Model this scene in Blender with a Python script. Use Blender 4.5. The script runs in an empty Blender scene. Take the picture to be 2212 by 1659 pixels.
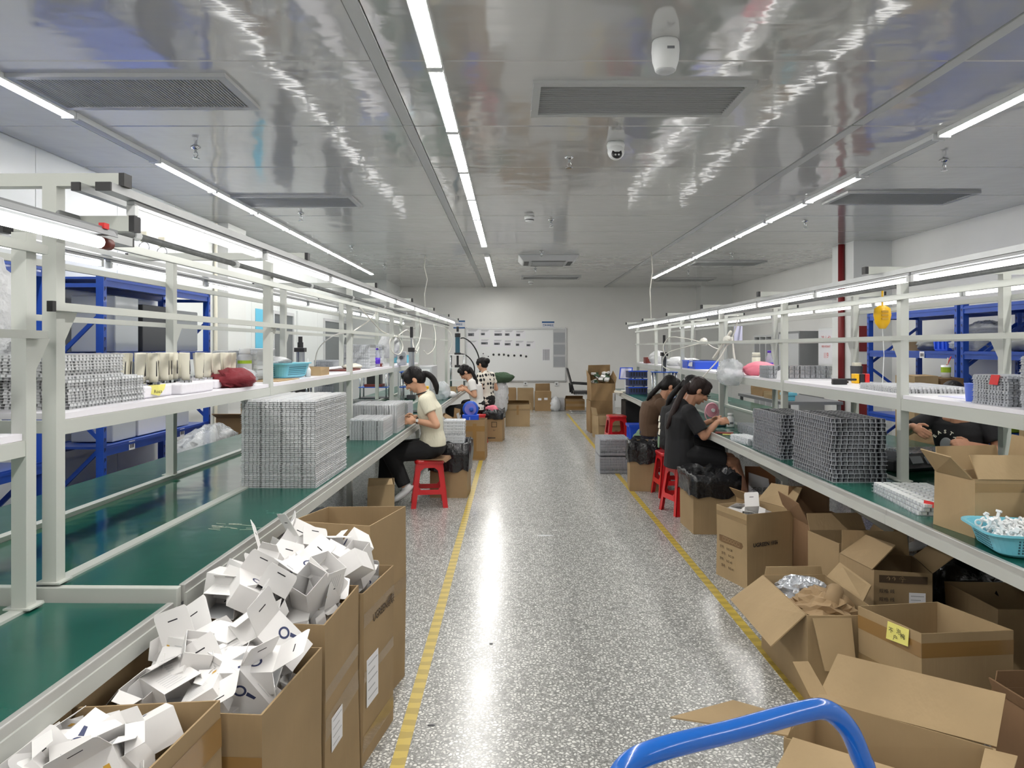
import bpy, math, random
from mathutils import Vector, Matrix
R = math.radians
scene = bpy.context.scene
col = scene.collection
rnd = random.Random(7)

# ------------------------------------------------------------------ camera, world, exposure
cam_d = bpy.data.cameras.new('camera')
cam_d.sensor_width = 36.0
cam_d.lens = 36.0 * 1600.0 / 2212.0
cam_d.shift_y = -79.5 / 2212.0
cam_d.clip_start = 0.05
cam_d.clip_end = 80
cam = bpy.data.objects.new('camera', cam_d)
cam.location = (0, 0, 1.5)
cam.rotation_euler = (R(90), 0, 0)
col.objects.link(cam)
scene.camera = cam
world = bpy.data.worlds.new('world')
world.use_nodes = True
world.node_tree.nodes['Background'].inputs[0].default_value = (0.8, 0.85, 0.9, 1)
world.node_tree.nodes['Background'].inputs[1].default_value = 0.3
scene.world = world
scene.view_settings.view_transform = 'Standard'
scene.view_settings.look = 'None'
scene.view_settings.gamma = 1.0
scene.view_settings.use_curve_mapping = False
scene.view_settings.exposure = 0.4
try:
    scene.cycles.max_bounces = 5
    scene.cycles.use_adaptive_sampling = True
    scene.cycles.adaptive_threshold = 0.07
    scene.cycles.diffuse_bounces = 3
    scene.cycles.glossy_bounces = 2
    scene.cycles.transmission_bounces = 3
    scene.cycles.transparent_max_bounces = 7
    scene.cycles.use_light_tree = False
    scene.cycles.caustics_reflective = False
    scene.cycles.caustics_refractive = False
    scene.cycles.sample_clamp_indirect = 4.0
except Exception:
    pass
LAMP_CEIL = 50.0     # emission strength of the ceiling battens
LAMP_BENCH = 5.0    # emission strength of the tubes over the benches

FOC, CX, HY, EYE = 1600.0, 1106.0, 750.0, 1.5
def W(px, py, Y):
    """world point seen at photo pixel (px,py) at depth Y"""
    return Vector(((px - CX) * Y / FOC, Y, EYE - (py - HY) * Y / FOC))
def G(px, py, z=0.0):
    """world point seen at photo pixel on the horizontal plane z"""
    Y = FOC * (EYE - z) / (py - HY)
    return Vector(((px - CX) * Y / FOC, Y, z))

# ------------------------------------------------------------------ materials
def lin(c):
    return tuple(((v / 255.0) / 12.92 if v <= 10 else (((v / 255.0) + 0.055) / 1.055) ** 2.4) for v in c)
MATS = {}
def mat(name, rgb, rough=0.5, metal=0.0, spec=0.5, alpha=1.0, trans=0.0, coat=0.0, emit=None, noise=None, bump=None, sheen=0.0):
    """rgb in display values; noise=(scale, amount) colour mottling; bump=(scale, strength, stretch)"""
    m = bpy.data.materials.new(name)
    m.use_nodes = True
    nt = m.node_tree
    b = nt.nodes['Principled BSDF']
    c = lin(rgb)
    b.inputs['Base Color'].default_value = (*c, 1)
    b.inputs['Roughness'].default_value = rough
    b.inputs['Metallic'].default_value = metal
    b.inputs['Specular IOR Level'].default_value = spec
    b.inputs['Alpha'].default_value = alpha
    b.inputs['Transmission Weight'].default_value = trans
    b.inputs['Coat Weight'].default_value = coat
    b.inputs['Sheen Weight'].default_value = sheen
    if emit:
        b.inputs['Emission Color'].default_value = (*lin(emit[0]), 1)
        b.inputs['Emission Strength'].default_value = emit[1]
    if noise or bump:
        tc = nt.nodes.new('ShaderNodeTexCoord')
    if noise:
        n = nt.nodes.new('ShaderNodeTexNoise')
        n.inputs['Scale'].default_value = noise[0]
        n.inputs['Detail'].default_value = 5
        nt.links.new(tc.outputs['Object'], n.inputs['Vector'])
        r = nt.nodes.new('ShaderNodeValToRGB')
        a = noise[1]
        r.color_ramp.elements[0].position = 0.3
        r.color_ramp.elements[1].position = 0.7
        r.color_ramp.elements[0].color = (*[v * (1 - a) for v in c], 1)
        r.color_ramp.elements[1].color = (*[min(1, v * (1 + a)) for v in c], 1)
        nt.links.new(n.outputs['Fac'], r.inputs['Fac'])
        nt.links.new(r.outputs['Color'], b.inputs['Base Color'])
    if bump:
        mp = nt.nodes.new('ShaderNodeMapping')
        mp.inputs['Scale'].default_value = bump[2]
        nt.links.new(tc.outputs['Object'], mp.inputs['Vector'])
        n2 = nt.nodes.new('ShaderNodeTexNoise')
        n2.inputs['Scale'].default_value = bump[0]
        n2.inputs['Detail'].default_value = 3
        nt.links.new(mp.outputs['Vector'], n2.inputs['Vector'])
        bp = nt.nodes.new('ShaderNodeBump')
        bp.inputs['Strength'].default_value = bump[1]
        bp.inputs['Distance'].default_value = 0.02
        nt.links.new(n2.outputs['Fac'], bp.inputs['Height'])
        nt.links.new(bp.outputs['Normal'], b.inputs['Normal'])
    MATS[name] = m
    return m

mat('wall_white', (240, 240, 237), 0.55, noise=(1.5, 0.03))
mat('panel_white', (226, 230, 229), 0.35, noise=(0.8, 0.03))
mat('column_white', (226, 228, 226), 0.6)
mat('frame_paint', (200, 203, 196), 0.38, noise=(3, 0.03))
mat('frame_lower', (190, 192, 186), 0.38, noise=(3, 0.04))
mat('alu', (196, 198, 198), 0.32, 0.7, noise=(8, 0.06))
mat('alu_strip', (186, 186, 182), 0.42, 0.35, noise=(4, 0.08))
mat('pipe_grey', (120, 122, 122), 0.5, 0.2, noise=(30, 0.15))
mat('black_plastic', (30, 30, 32), 0.45)
mat('dark_grey', (62, 64, 68), 0.5)
mat('mid_grey', (128, 130, 132), 0.45)
mat('light_grey', (196, 198, 200), 0.45)
mat('steel', (190, 194, 198), 0.22, 0.9)
mat('chrome', (220, 222, 224), 0.1, 1.0)
mat('white_plastic', (238, 240, 240), 0.35)
mat('white_card', (238, 236, 234), 0.5, noise=(14, 0.02))
mat('card_inside', (206, 208, 210), 0.7)
mat('white_foam', (244, 242, 248), 0.85, noise=(60, 0.02))
mat('white_sheet', (246, 244, 250), 0.35)
mat('paper', (238, 238, 242), 0.7)
mat('paper_lilac', (214, 214, 238), 0.7)
mat('cream_plastic', (236, 232, 214), 0.35)
mat('note_yellow', (240, 232, 130), 0.7)
mat('ink', (34, 34, 40), 0.7)
mat('ink_grey', (120, 122, 128), 0.7)
mat('ink_pale', (178, 180, 184), 0.7)
mat('ink_blue', (52, 60, 96), 0.6)
mat('ink_gold', (206, 160, 60), 0.6)
mat('ink_brown', (74, 58, 40), 0.8)
mat('sign_blue', (32, 92, 150), 0.5)
mat('poster_cyan', (96, 190, 222), 0.5)
mat('rack_blue', (30, 74, 168), 0.38, coat=0.2, noise=(6, 0.08))
mat('trolley_blue', (22, 98, 190), 0.22, coat=0.6)
mat('bin_blue', (40, 86, 214), 0.35)
mat('bin_blue_light', (92, 124, 232), 0.35)
mat('fan_blue', (34, 84, 190), 0.35)
mat('fan_lilac', (120, 120, 200), 0.45)
mat('basket_cyan', (122, 204, 224), 0.32, coat=0.2)
mat('plate_blue', (40, 92, 186), 0.4)
mat('stool_red', (206, 26, 34), 0.28, coat=0.3)
mat('red_paint', (120, 22, 26), 0.5)
mat('red_bright', (214, 40, 40), 0.5)
mat('pink_plastic', (240, 176, 190), 0.4)
mat('pink_cloth', (250, 140, 160), 0.6)
mat('maroon_cloth', (120, 30, 40), 0.75, bump=(30, 0.3, (1, 1, 1)))
mat('green_cloth', (112, 138, 110), 0.85, bump=(20, 0.4, (1, 1, 1)))
mat('olive_cloth', (66, 88, 66), 0.85, bump=(6, 0.4, (1, 1, 1)))
mat('lime', (160, 190, 40), 0.45)
mat('yellow', (244, 190, 20), 0.4)
mat('bag_black', (24, 24, 27), 0.26, coat=0.3, bump=(16, 0.7, (1, 1, 1)))
mat('bag_white', (232, 234, 236), 0.3, alpha=0.82, bump=(22, 0.8, (1, 1, 1)))
mat('clear_bag', (226, 232, 236), 0.12, alpha=0.45, bump=(26, 0.9, (1, 1, 1)))
mat('clear_plastic', (226, 232, 236), 0.08, alpha=0.4)
mat('tray_clear', (246, 248, 250), 0.16, spec=0.9, alpha=0.62)
mat('tray_grey', (196, 200, 206), 0.16, spec=0.8, alpha=0.7)
mat('tray_thin', (206, 210, 216), 0.1, spec=0.8, alpha=0.2)
mat('tray_rim', (222, 226, 232), 0.12, spec=0.9, alpha=0.34)  # paler than the tray shell: white glints along the edges put into the colour
mat('tray_frost', (228, 232, 236), 0.3, alpha=0.85)
mat('tape_clear', (176, 146, 100), 0.15, alpha=0.5, coat=0.4)
mat('tape_brown', (150, 116, 70), 0.2, coat=0.3)
mat('dark_part', (20, 22, 32), 0.4)
mat('wood', (140, 92, 56), 0.6, noise=(8, 0.2))
mat('purple', (84, 40, 190), 0.35)
mat('bottle_clear', (222, 228, 240), 0.1, alpha=0.4)
mat('teal_cyl', (40, 86, 104), 0.3, coat=0.3)
mat('hose_white', (232, 230, 220), 0.4)
mat('hose_black', (28, 28, 30), 0.5)
mat('silver_bag', (206, 210, 216), 0.18, 0.5, bump=(26, 0.9, (1, 1, 1)))
mat('brown_leather', (110, 40, 30), 0.5)
mat('dark_glass', (92, 98, 102), 0.08, spec=0.9)
mat('vent_grey', (184, 186, 186), 0.55)
mat('vent_dark', (170, 172, 172), 0.7)
mat('cam_white', (234, 236, 236), 0.35)
mat('cardboard_dark', (120, 92, 60), 0.75)
mat('mdf', (96, 84, 72), 0.7)

def tube_mat(name, strength, tint):
    m = bpy.data.materials.new(name)
    m.use_nodes = True
    nt = m.node_tree
    nt.nodes.remove(nt.nodes['Principled BSDF'])
    e = nt.nodes.new('ShaderNodeEmission')
    e.inputs[0].default_value = (*tint, 1)
    e.inputs[1].default_value = strength
    nt.links.new(e.outputs[0], nt.nodes['Material Output'].inputs[0])
    try:
        m.cycles.emission_sampling = 'FRONT'
    except Exception:
        pass
    MATS[name] = m
tube_mat('tube_ceiling', LAMP_CEIL, (1.0, 0.975, 0.94))
tube_mat('tube_bench', LAMP_BENCH, (1.0, 0.985, 0.965))

def cardboard(name, rgb):
    m = mat(name, rgb, 0.78, spec=0.25)
    nt = m.node_tree
    b = nt.nodes['Principled BSDF']
    tc = nt.nodes.new('ShaderNodeTexCoord')
    n = nt.nodes.new('ShaderNodeTexNoise')
    n.inputs['Scale'].default_value = 2.6
    n.inputs['Detail'].default_value = 6
    nt.links.new(tc.outputs['Object'], n.inputs['Vector'])
    r = nt.nodes.new('ShaderNodeValToRGB')
    c = lin(rgb)
    r.color_ramp.elements[0].position = 0.32
    r.color_ramp.elements[1].position = 0.7
    r.color_ramp.elements[0].color = (*[v * 0.86 for v in c], 1)
    r.color_ramp.elements[1].color = (*[v * 1.08 for v in c], 1)
    nt.links.new(n.outputs['Fac'], r.inputs['Fac'])
    nt.links.new(r.outputs['Color'], b.inputs['Base Color'])
    # corrugation flutes and creases
    mp = nt.nodes.new('ShaderNodeMapping')
    mp.inputs['Scale'].default_value = (1, 1, 0.06)
    nt.links.new(tc.outputs['Object'], mp.inputs['Vector'])
    n2 = nt.nodes.new('ShaderNodeTexNoise')
    n2.inputs['Scale'].default_value = 40
    n2.inputs['Detail'].default_value = 2
    nt.links.new(mp.outputs['Vector'], n2.inputs['Vector'])
    bp = nt.nodes.new('ShaderNodeBump')
    bp.inputs['Strength'].default_value = 0.18
    bp.inputs['Distance'].default_value = 0.01
    nt.links.new(n2.outputs['Fac'], bp.inputs['Height'])
    nt.links.new(bp.outputs['Normal'], b.inputs['Normal'])
cardboard('carton', (162, 138, 104))
cardboard('carton_b', (156, 128, 92))
cardboard('carton_c', (174, 150, 114))
cardboard('carton_red', (142, 112, 84))
cardboard('kraft', (170, 144, 110))

def ramp_mat(name, build):
    m = bpy.data.materials.new(name)
    m.use_nodes = True
    nt = m.node_tree
    build(nt, nt.nodes['Principled BSDF'])
    MATS[name] = m

def _terrazzo(nt, b):
    tc = nt.nodes.new('ShaderNodeTexCoord')
    wn = nt.nodes.new('ShaderNodeTexNoise'); wn.inputs['Scale'].default_value = 30; wn.inputs['Detail'].default_value = 2
    nt.links.new(tc.outputs['Object'], wn.inputs['Vector'])
    mx = nt.nodes.new('ShaderNodeMixRGB'); mx.blend_type = 'ADD'; mx.inputs[0].default_value = 0.02
    nt.links.new(tc.outputs['Object'], mx.inputs[1]); nt.links.new(wn.outputs['Color'], mx.inputs[2])
    def chips(scale, lo, hi):
        v = nt.nodes.new('ShaderNodeTexVoronoi'); v.feature = 'DISTANCE_TO_EDGE'; v.inputs['Scale'].default_value = scale
        nt.links.new(mx.outputs[0], v.inputs['Vector'])
        r = nt.nodes.new('ShaderNodeValToRGB')
        r.color_ramp.elements[0].position = lo; r.color_ramp.elements[1].position = hi
        nt.links.new(v.outputs['Distance'], r.inputs['Fac'])
        c = nt.nodes.new('ShaderNodeTexVoronoi'); c.inputs['Scale'].default_value = scale
        nt.links.new(mx.outputs[0], c.inputs['Vector'])
        return r, c
    r1, c1 = chips(60, 0.15, 0.23)
    r2, c2 = chips(120, 0.08, 0.2)
    sel = nt.nodes.new('ShaderNodeSeparateColor'); nt.links.new(c1.outputs['Color'], sel.inputs[0])
    col1 = nt.nodes.new('ShaderNodeValToRGB')
    e = col1.color_ramp.elements
    e[0].position = 0.0; e[0].color = (*lin((120, 121, 118)), 1)
    e[1].position = 0.3; e[1].color = (*lin((206, 206, 201)), 1)
    x = col1.color_ramp.elements.new(0.75); x.color = (*lin((228, 228, 223)), 1)
    nt.links.new(sel.outputs[0], col1.inputs['Fac'])
    sel2 = nt.nodes.new('ShaderNodeSeparateColor'); nt.links.new(c2.outputs['Color'], sel2.inputs[0])
    col2 = nt.nodes.new('ShaderNodeValToRGB')
    e = col2.color_ramp.elements
    e[0].position = 0.2; e[0].color = (*lin((122, 122, 120)), 1)
    e[1].position = 0.8; e[1].color = (*lin((190, 190, 186)), 1)
    nt.links.new(sel2.outputs[0], col2.inputs['Fac'])
    base = nt.nodes.new('ShaderNodeMixRGB'); base.inputs[1].default_value = (*lin((138, 138, 135)), 1)
    nt.links.new(r2.outputs['Color'], base.inputs[0]); nt.links.new(col2.outputs['Color'], base.inputs[2])
    top = nt.nodes.new('ShaderNodeMixRGB')
    nt.links.new(r1.outputs['Color'], top.inputs[0]); nt.links.new(base.outputs[0], top.inputs[1]); nt.links.new(col1.outputs['Color'], top.inputs[2])
    nt.links.new(top.outputs[0], b.inputs['Base Color'])
    n = nt.nodes.new('ShaderNodeTexNoise'); n.inputs['Scale'].default_value = 1.3; n.inputs['Detail'].default_value = 4
    nt.links.new(tc.outputs['Object'], n.inputs['Vector'])
    rr = nt.nodes.new('ShaderNodeMapRange'); rr.inputs[3].default_value = 0.13; rr.inputs[4].default_value = 0.34
    nt.links.new(n.outputs['Fac'], rr.inputs[0]); nt.links.new(rr.outputs[0], b.inputs['Roughness'])
    b.inputs['Specular IOR Level'].default_value = 0.55
ramp_mat('terrazzo', _terrazzo)

def _ceiling(nt, b):
    gm = nt.nodes.new('ShaderNodeNewGeometry')
    b.inputs['Base Color'].default_value = (*lin((204, 204, 203)), 1)
    b.inputs['Roughness'].default_value = 0.08
    b.inputs['Metallic'].default_value = 0.24
    b.inputs['Specular IOR Level'].default_value = 0.8
    hs = []
    for (sc, st, k) in (((1.0, 0.7, 1), 2.6, 1.0), ((0.5, 5.0, 1), 2.0, 0.16)):
        mp = nt.nodes.new('ShaderNodeMapping'); mp.inputs['Scale'].default_value = sc
        nt.links.new(gm.outputs['Position'], mp.inputs['Vector'])
        n = nt.nodes.new('ShaderNodeTexNoise'); n.inputs['Scale'].default_value = st; n.inputs['Detail'].default_value = 2
        nt.links.new(mp.outputs[0], n.inputs['Vector'])
        m = nt.nodes.new('ShaderNodeMath'); m.operation = 'MULTIPLY'; m.inputs[1].default_value = k
        nt.links.new(n.outputs['Fac'], m.inputs[0]); hs.append(m)
    ad = nt.nodes.new('ShaderNodeMath'); nt.links.new(hs[0].outputs[0], ad.inputs[0]); nt.links.new(hs[1].outputs[0], ad.inputs[1])
    bp = nt.nodes.new('ShaderNodeBump'); bp.inputs['Strength'].default_value = 0.17; bp.inputs['Distance'].default_value = 0.05
    nt.links.new(ad.outputs[0], bp.inputs['Height']); nt.links.new(bp.outputs['Normal'], b.inputs['Normal'])
ramp_mat('ceiling_panel', _ceiling)

def _green(nt, b):
    tc = nt.nodes.new('ShaderNodeTexCoord')
    n = nt.nodes.new('ShaderNodeTexNoise'); n.inputs['Scale'].default_value = 2.2; n.inputs['Detail'].default_value = 6
    nt.links.new(tc.outputs['Object'], n.inputs['Vector'])
    r = nt.nodes.new('ShaderNodeValToRGB')
    r.color_ramp.elements[0].position = 0.3; r.color_ramp.elements[1].position = 0.72
    r.color_ramp.elements[0].color = (*lin((16, 74, 62)), 1); r.color_ramp.elements[1].color = (*lin((28, 96, 82)), 1)
    nt.links.new(n.outputs['Fac'], r.inputs['Fac']); nt.links.new(r.outputs['Color'], b.inputs['Base Color'])
    rr = nt.nodes.new('ShaderNodeMapRange'); rr.inputs[3].default_value = 0.14; rr.inputs[4].default_value = 0.34
    nt.links.new(n.outputs['Fac'], rr.inputs[0]); nt.links.new(rr.outputs[0], b.inputs['Roughness'])
    b.inputs['Specular IOR Level'].default_value = 0.6
    n2 = nt.nodes.new('ShaderNodeTexNoise'); n2.inputs['Scale'].default_value = 5
    nt.links.new(tc.outputs['Object'], n2.inputs['Vector'])
    bp = nt.nodes.new('ShaderNodeBump'); bp.inputs['Strength'].default_value = 0.12; bp.inputs['Distance'].default_value = 0.02
    nt.links.new(n2.outputs['Fac'], bp.inputs['Height']); nt.links.new(bp.outputs['Normal'], b.inputs['Normal'])
ramp_mat('green_mat', _green)

def _belt(nt, b):
    b.inputs['Base Color'].default_value = (*lin((26, 88, 66)), 1)
    b.inputs['Roughness'].default_value = 0.1
    b.inputs['Specular IOR Level'].default_value = 0.9
    tc = nt.nodes.new('ShaderNodeTexCoord')
    n2 = nt.nodes.new('ShaderNodeTexNoise'); n2.inputs['Scale'].default_value = 3
    nt.links.new(tc.outputs['Object'], n2.inputs['Vector'])
    bp = nt.nodes.new('ShaderNodeBump'); bp.inputs['Strength'].default_value = 0.1; bp.inputs['Distance'].default_value = 0.03
    nt.links.new(n2.outputs['Fac'], bp.inputs['Height']); nt.links.new(bp.outputs['Normal'], b.inputs['Normal'])
ramp_mat('green_belt', _belt)

def _tape(nt, b):
    tc = nt.nodes.new('ShaderNodeTexCoord')
    w = nt.nodes.new('ShaderNodeTexWave'); w.bands_direction = 'Y'; w.inputs['Scale'].default_value = 3.4
    w.inputs['Distortion'].default_value = 1.2; w.inputs['Detail'].default_value = 1; w.inputs['Detail Scale'].default_value = 3
    nt.links.new(tc.outputs['Object'], w.inputs['Vector'])
    r = nt.nodes.new('ShaderNodeValToRGB')
    r.color_ramp.elements[0].position = 0.42; r.color_ramp.elements[1].position = 0.55
    r.color_ramp.elements[0].color = (*lin((172, 150, 66)), 1); r.color_ramp.elements[1].color = (*lin((198, 174, 78)), 1)
    nt.links.new(w.outputs['Fac'], r.inputs['Fac']); nt.links.new(r.outputs['Color'], b.inputs['Base Color'])
    b.inputs['Roughness'].default_value = 0.4
ramp_mat('floor_tape', _tape)

def _dots(nt, b):
    tc = nt.nodes.new('ShaderNodeTexCoord')
    v = nt.nodes.new('ShaderNodeTexVoronoi'); v.inputs['Scale'].default_value = 13; v.inputs['Randomness'].default_value = 0.35
    nt.links.new(tc.outputs['Object'], v.inputs['Vector'])
    r = nt.nodes.new('ShaderNodeValToRGB')
    r.color_ramp.elements[0].position = 0.36; r.color_ramp.elements[1].position = 0.4
    r.color_ramp.elements[0].color = (0.01, 0.01, 0.012, 1); r.color_ramp.elements[1].color = (*lin((228, 222, 210)), 1)
    nt.links.new(v.outputs['Distance'], r.inputs['Fac']); nt.links.new(r.outputs['Color'], b.inputs['Base Color'])
    b.inputs['Roughness'].default_value = 0.8
ramp_mat('polka', _dots)

def _grille(nt, b):
    b.inputs['Base Color'].default_value = (*lin((150, 152, 152)), 1)
    b.inputs['Roughness'].default_value = 0.6
ramp_mat('grille', _grille)

mat('skin', (206, 158, 128), 0.5, spec=0.4, noise=(20, 0.04))
mat('skin_b', (190, 140, 112), 0.5, spec=0.4, noise=(20, 0.04))
mat('hair', (18, 15, 15), 0.5, spec=0.25, bump=(60, 0.6, (1, 1, 0.1)))
mat('hair_brown', (38, 26, 24), 0.5, spec=0.25, bump=(60, 0.6, (1, 1, 0.1)))
mat('knit_cream', (226, 222, 200), 0.85, bump=(90, 0.35, (1, 1, 0.15)))
mat('tee_white', (232, 230, 226), 0.8, bump=(14, 0.25, (1, 1, 1)))
mat('tee_brown', (84, 62, 44), 0.85, bump=(12, 0.25, (1, 1, 1)))
mat('tee_black', (26, 26, 29), 0.85, bump=(12, 0.25, (1, 1, 1)))
mat('trousers_black', (22, 22, 24), 0.85, bump=(12, 0.3, (1, 1, 1)))
mat('jeans', (40, 48, 70), 0.85, bump=(30, 0.2, (1, 1, 1)))
mat('shoe_white', (222, 222, 222), 0.5)
mat('lip', (176, 96, 92), 0.5)

# ------------------------------------------------------------------ mesh helpers
class MB:
    def __init__(s):
        s.v = []; s.f = []; s.m = []
    def add(s, verts, faces, mi=0):
        o = len(s.v)
        s.v += [tuple(p) for p in verts]
        s.f += [tuple(i + o for i in f) for f in faces]
        s.m += [mi] * len(faces)
        return s
    def hexa(s, b, t, mi=0):
        """four bottom and four top corners, counter-clockwise from above"""
        return s.add(list(b) + list(t), [(3, 2, 1, 0), (4, 5, 6, 7), (0, 1, 5, 4), (1, 2, 6, 5), (2, 3, 7, 6), (3, 0, 4, 7)], mi)
    def box(s, x0, x1, y0, y1, z0, z1, mi=0):
        return s.hexa([(x0, y0, z0), (x1, y0, z0), (x1, y1, z0), (x0, y1, z0)], [(x0, y0, z1), (x1, y0, z1), (x1, y1, z1), (x0, y1, z1)], mi)
    def cbox(s, c, size, rot=None, mi=0):
        hx, hy, hz = size[0] / 2, size[1] / 2, size[2] / 2
        M = rot if rot is not None else Matrix()
        pts = [Vector(c) + (M @ Vector(p)) for p in [(-hx, -hy, -hz), (hx, -hy, -hz), (hx, hy, -hz), (-hx, hy, -hz), (-hx, -hy, hz), (hx, -hy, hz), (hx, hy, hz), (-hx, hy, hz)]]
        return s.hexa(pts[:4], pts[4:], mi)
    def plate(s, pts, t, mi=0):
        """flat polygon given in 3-D with thickness t"""
        P = [Vector(p) for p in pts]
        n = (P[1] - P[0]).cross(P[-1] - P[0]).normalized() * (t / 2)
        k = len(P)
        A = [p - n for p in P]; B = [p + n for p in P]
        fs = [tuple(range(k - 1, -1, -1)), tuple(range(k, 2 * k))]
        fs += [(i, (i + 1) % k, k + (i + 1) % k, k + i) for i in range(k)]
        return s.add(A + B, fs, mi)
    def beam(s, p0, p1, w, h, mi=0, up=(0, 0, 1)):
        a, b = Vector(p0), Vector(p1)
        d = (b - a).normalized()
        u = Vector(up)
        if abs(d.dot(u)) > 0.97:
            u = Vector((0, 1, 0))
        r = d.cross(u).normalized() * (w / 2)
        q = r.cross(d).normalized() * (h / 2)
        return s.hexa([a - r - q, a + r - q, b + r - q, b - r - q], [a - r + q, a + r + q, b + r + q, b - r + q], mi)
    def tube(s, pts, r, seg=8, mi=0, cap=True, closed=False):
        P = [Vector(p) for p in pts]
        n = len(P)
        rs = r if isinstance(r, (list, tuple)) else [r] * n
        verts = []; prev = None
        for i in range(n):
            if closed:
                d = P[(i + 1) % n] - P[i - 1]
            else:
                d = P[min(i + 1, n - 1)] - P[max(i - 1, 0)]
            d = d.normalized() if d.length > 1e-9 else Vector((0, 0, 1))
            if prev is None:
                up = Vector((0, 0, 1)) if abs(d.z) < 0.9 else Vector((1, 0, 0))
                a = d.cross(up).normalized()
            else:
                a = (prev - d * prev.dot(d)).normalized()
            prev = a
            b = d.cross(a)
            for k in range(seg):
                t = 2 * math.pi * k / seg
                verts.append(P[i] + (a * math.cos(t) + b * math.sin(t)) * rs[i])
        fs = []
        for i in range(n if closed else n - 1):
            j = (i + 1) % n
            for k in range(seg):
                l = (k + 1) % seg
                fs.append((i * seg + k, i * seg + l, j * seg + l, j * seg + k))
        if cap and not closed:
            fs.append(tuple(range(seg - 1, -1, -1)))
            fs.append(tuple((n - 1) * seg + k for k in range(seg)))
        return s.add(verts, fs, mi)
    def lathe(s, prof, seg=16, c=(0, 0, 0), mi=0, M=None, sx=1, sy=1):
        verts = []
        M = M if M is not None else Matrix()
        for (r, z) in prof:
            for k in range(seg):
                t = 2 * math.pi * k / seg
                verts.append(Vector(c) + M @ Vector((r * math.cos(t) * sx, r * math.sin(t) * sy, z)))
        fs = []
        for i in range(len(prof) - 1):
            for k in range(seg):
                l = (k + 1) % seg
                fs.append((i * seg + k, i * seg + l, (i + 1) * seg + l, (i + 1) * seg + k))
        fs.append(tuple(range(seg - 1, -1, -1)))
        fs.append(tuple((len(prof) - 1) * seg + k for k in range(seg)))
        return s.add(verts, fs, mi)
    def ell(s, c, r, M=None, seg=14, rings=9, mi=0):
        prof = []
        for i in range(rings + 1):
            t = -math.pi / 2 + math.pi * i / rings
            prof.append((max(1e-4, math.cos(t)), math.sin(t)))
        M = M if M is not None else Matrix()
        D = Matrix.Diagonal((r[0], r[1], r[2], 1.0)).to_3x3()
        return s.lathe(prof, seg, c, mi, M.to_3x3() @ D)
    def loft(s, rings, seg=16, mi=0, power=2.0):
        """rings: (center, u_axis, v_axis, a, b)"""
        verts = []
        for (c, u, v, a, b) in rings:
            c, u, v = Vector(c), Vector(u).normalized(), Vector(v).normalized()
            for k in range(seg):
                t = 2 * math.pi * k / seg
                ct, st = math.cos(t), math.sin(t)
                e = 2.0 / power
                verts.append(c + u * (a * math.copysign(abs(ct) ** e, ct)) + v * (b * math.copysign(abs(st) ** e, st)))
        n = len(rings); fs = []
        for i in range(n - 1):
            for k in range(seg):
                l = (k + 1) % seg
                fs.append((i * seg + k, i * seg + l, (i + 1) * seg + l, (i + 1) * seg + k))
        fs.append(tuple(range(seg - 1, -1, -1)))
        fs.append(tuple((n - 1) * seg + k for k in range(seg)))
        return s.add(verts, fs, mi)
    def mesh(s, name, mats, smooth=False):
        me = bpy.data.meshes.new(name)
        me.from_pydata(s.v, [], s.f)
        for m in (mats if isinstance(mats, (list, tuple)) else [mats]):
            me.materials.append(MATS[m])
        if any(s.m):
            me.polygons.foreach_set('material_index', s.m)
        if smooth:
            me.polygons.foreach_set('use_smooth', [True] * len(me.polygons))
        me.update()
        return me

MX = {}
def link(name, data, parent=None, loc=None, rotz=None):
    o = bpy.data.objects.new(name, data)
    col.objects.link(o)
    if parent is not None:
        o.parent = parent
    if loc is not None:
        o.location = loc
    if rotz is not None:
        o.rotation_euler = (0, 0, rotz)
    return o
def B(mb, name, mats, parent=None, smooth=False, world=False, bevel=0, sub=0, auto=False):
    """link a mesh builder as one object; world=True when built in world coordinates under a placed parent"""
    if world and parent is not None:
        P = parent; M = Matrix()
        chain = []
        while P is not None:
            chain.append(MX.get(P.name, Matrix.Translation(P.location) @ P.rotation_euler.to_matrix().to_4x4()))
            P = P.parent
        for c in reversed(chain):
            M = M @ c
        I = M.inverted()
        mb.v = [tuple(I @ Vector(p)) for p in mb.v]
    o = link(name, mb.mesh(name, mats, smooth), parent)
    if bevel:
        md = o.modifiers.new('edge', 'BEVEL'); md.width = bevel; md.segments = 2; md.limit_method = 'ANGLE'
    if sub:
        md = o.modifiers.new('soft', 'SUBSURF'); md.levels = sub; md.render_levels = sub
    return o
def tag(o, label=None, cat=None, group=None, kind=None):
    if label: o['label'] = label
    if cat: o['category'] = cat
    if group: o['group'] = group
    if kind: o['kind'] = kind
    return o
def thing(name, label, cat, loc=(0, 0, 0), rotz=0.0, group=None):
    o = link(name, None, None, loc, rotz)
    o.empty_display_size = 0.05
    return tag(o, label, cat, group)
def struct(mb, name, mats, label=None, **k):
    o = B(mb, name, mats, **k)
    o['kind'] = 'structure'
    if label: o['label'] = label
    return o
KIDS = {}
def copy_tree(o, loc=None, rot=None, label=None, group=None, parent=None):
    c = o.copy(); col.objects.link(c)
    c.parent = parent
    if loc is not None: c.location = loc
    if rot is not None: c.rotation_euler = rot if isinstance(rot, (tuple, list)) or hasattr(rot, 'order') else (0, 0, rot)
    if label: c['label'] = label
    if group: c['group'] = group
    for ch in list(o.children):
        copy_tree(ch, parent=c)
    return c
TXT = {}
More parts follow.
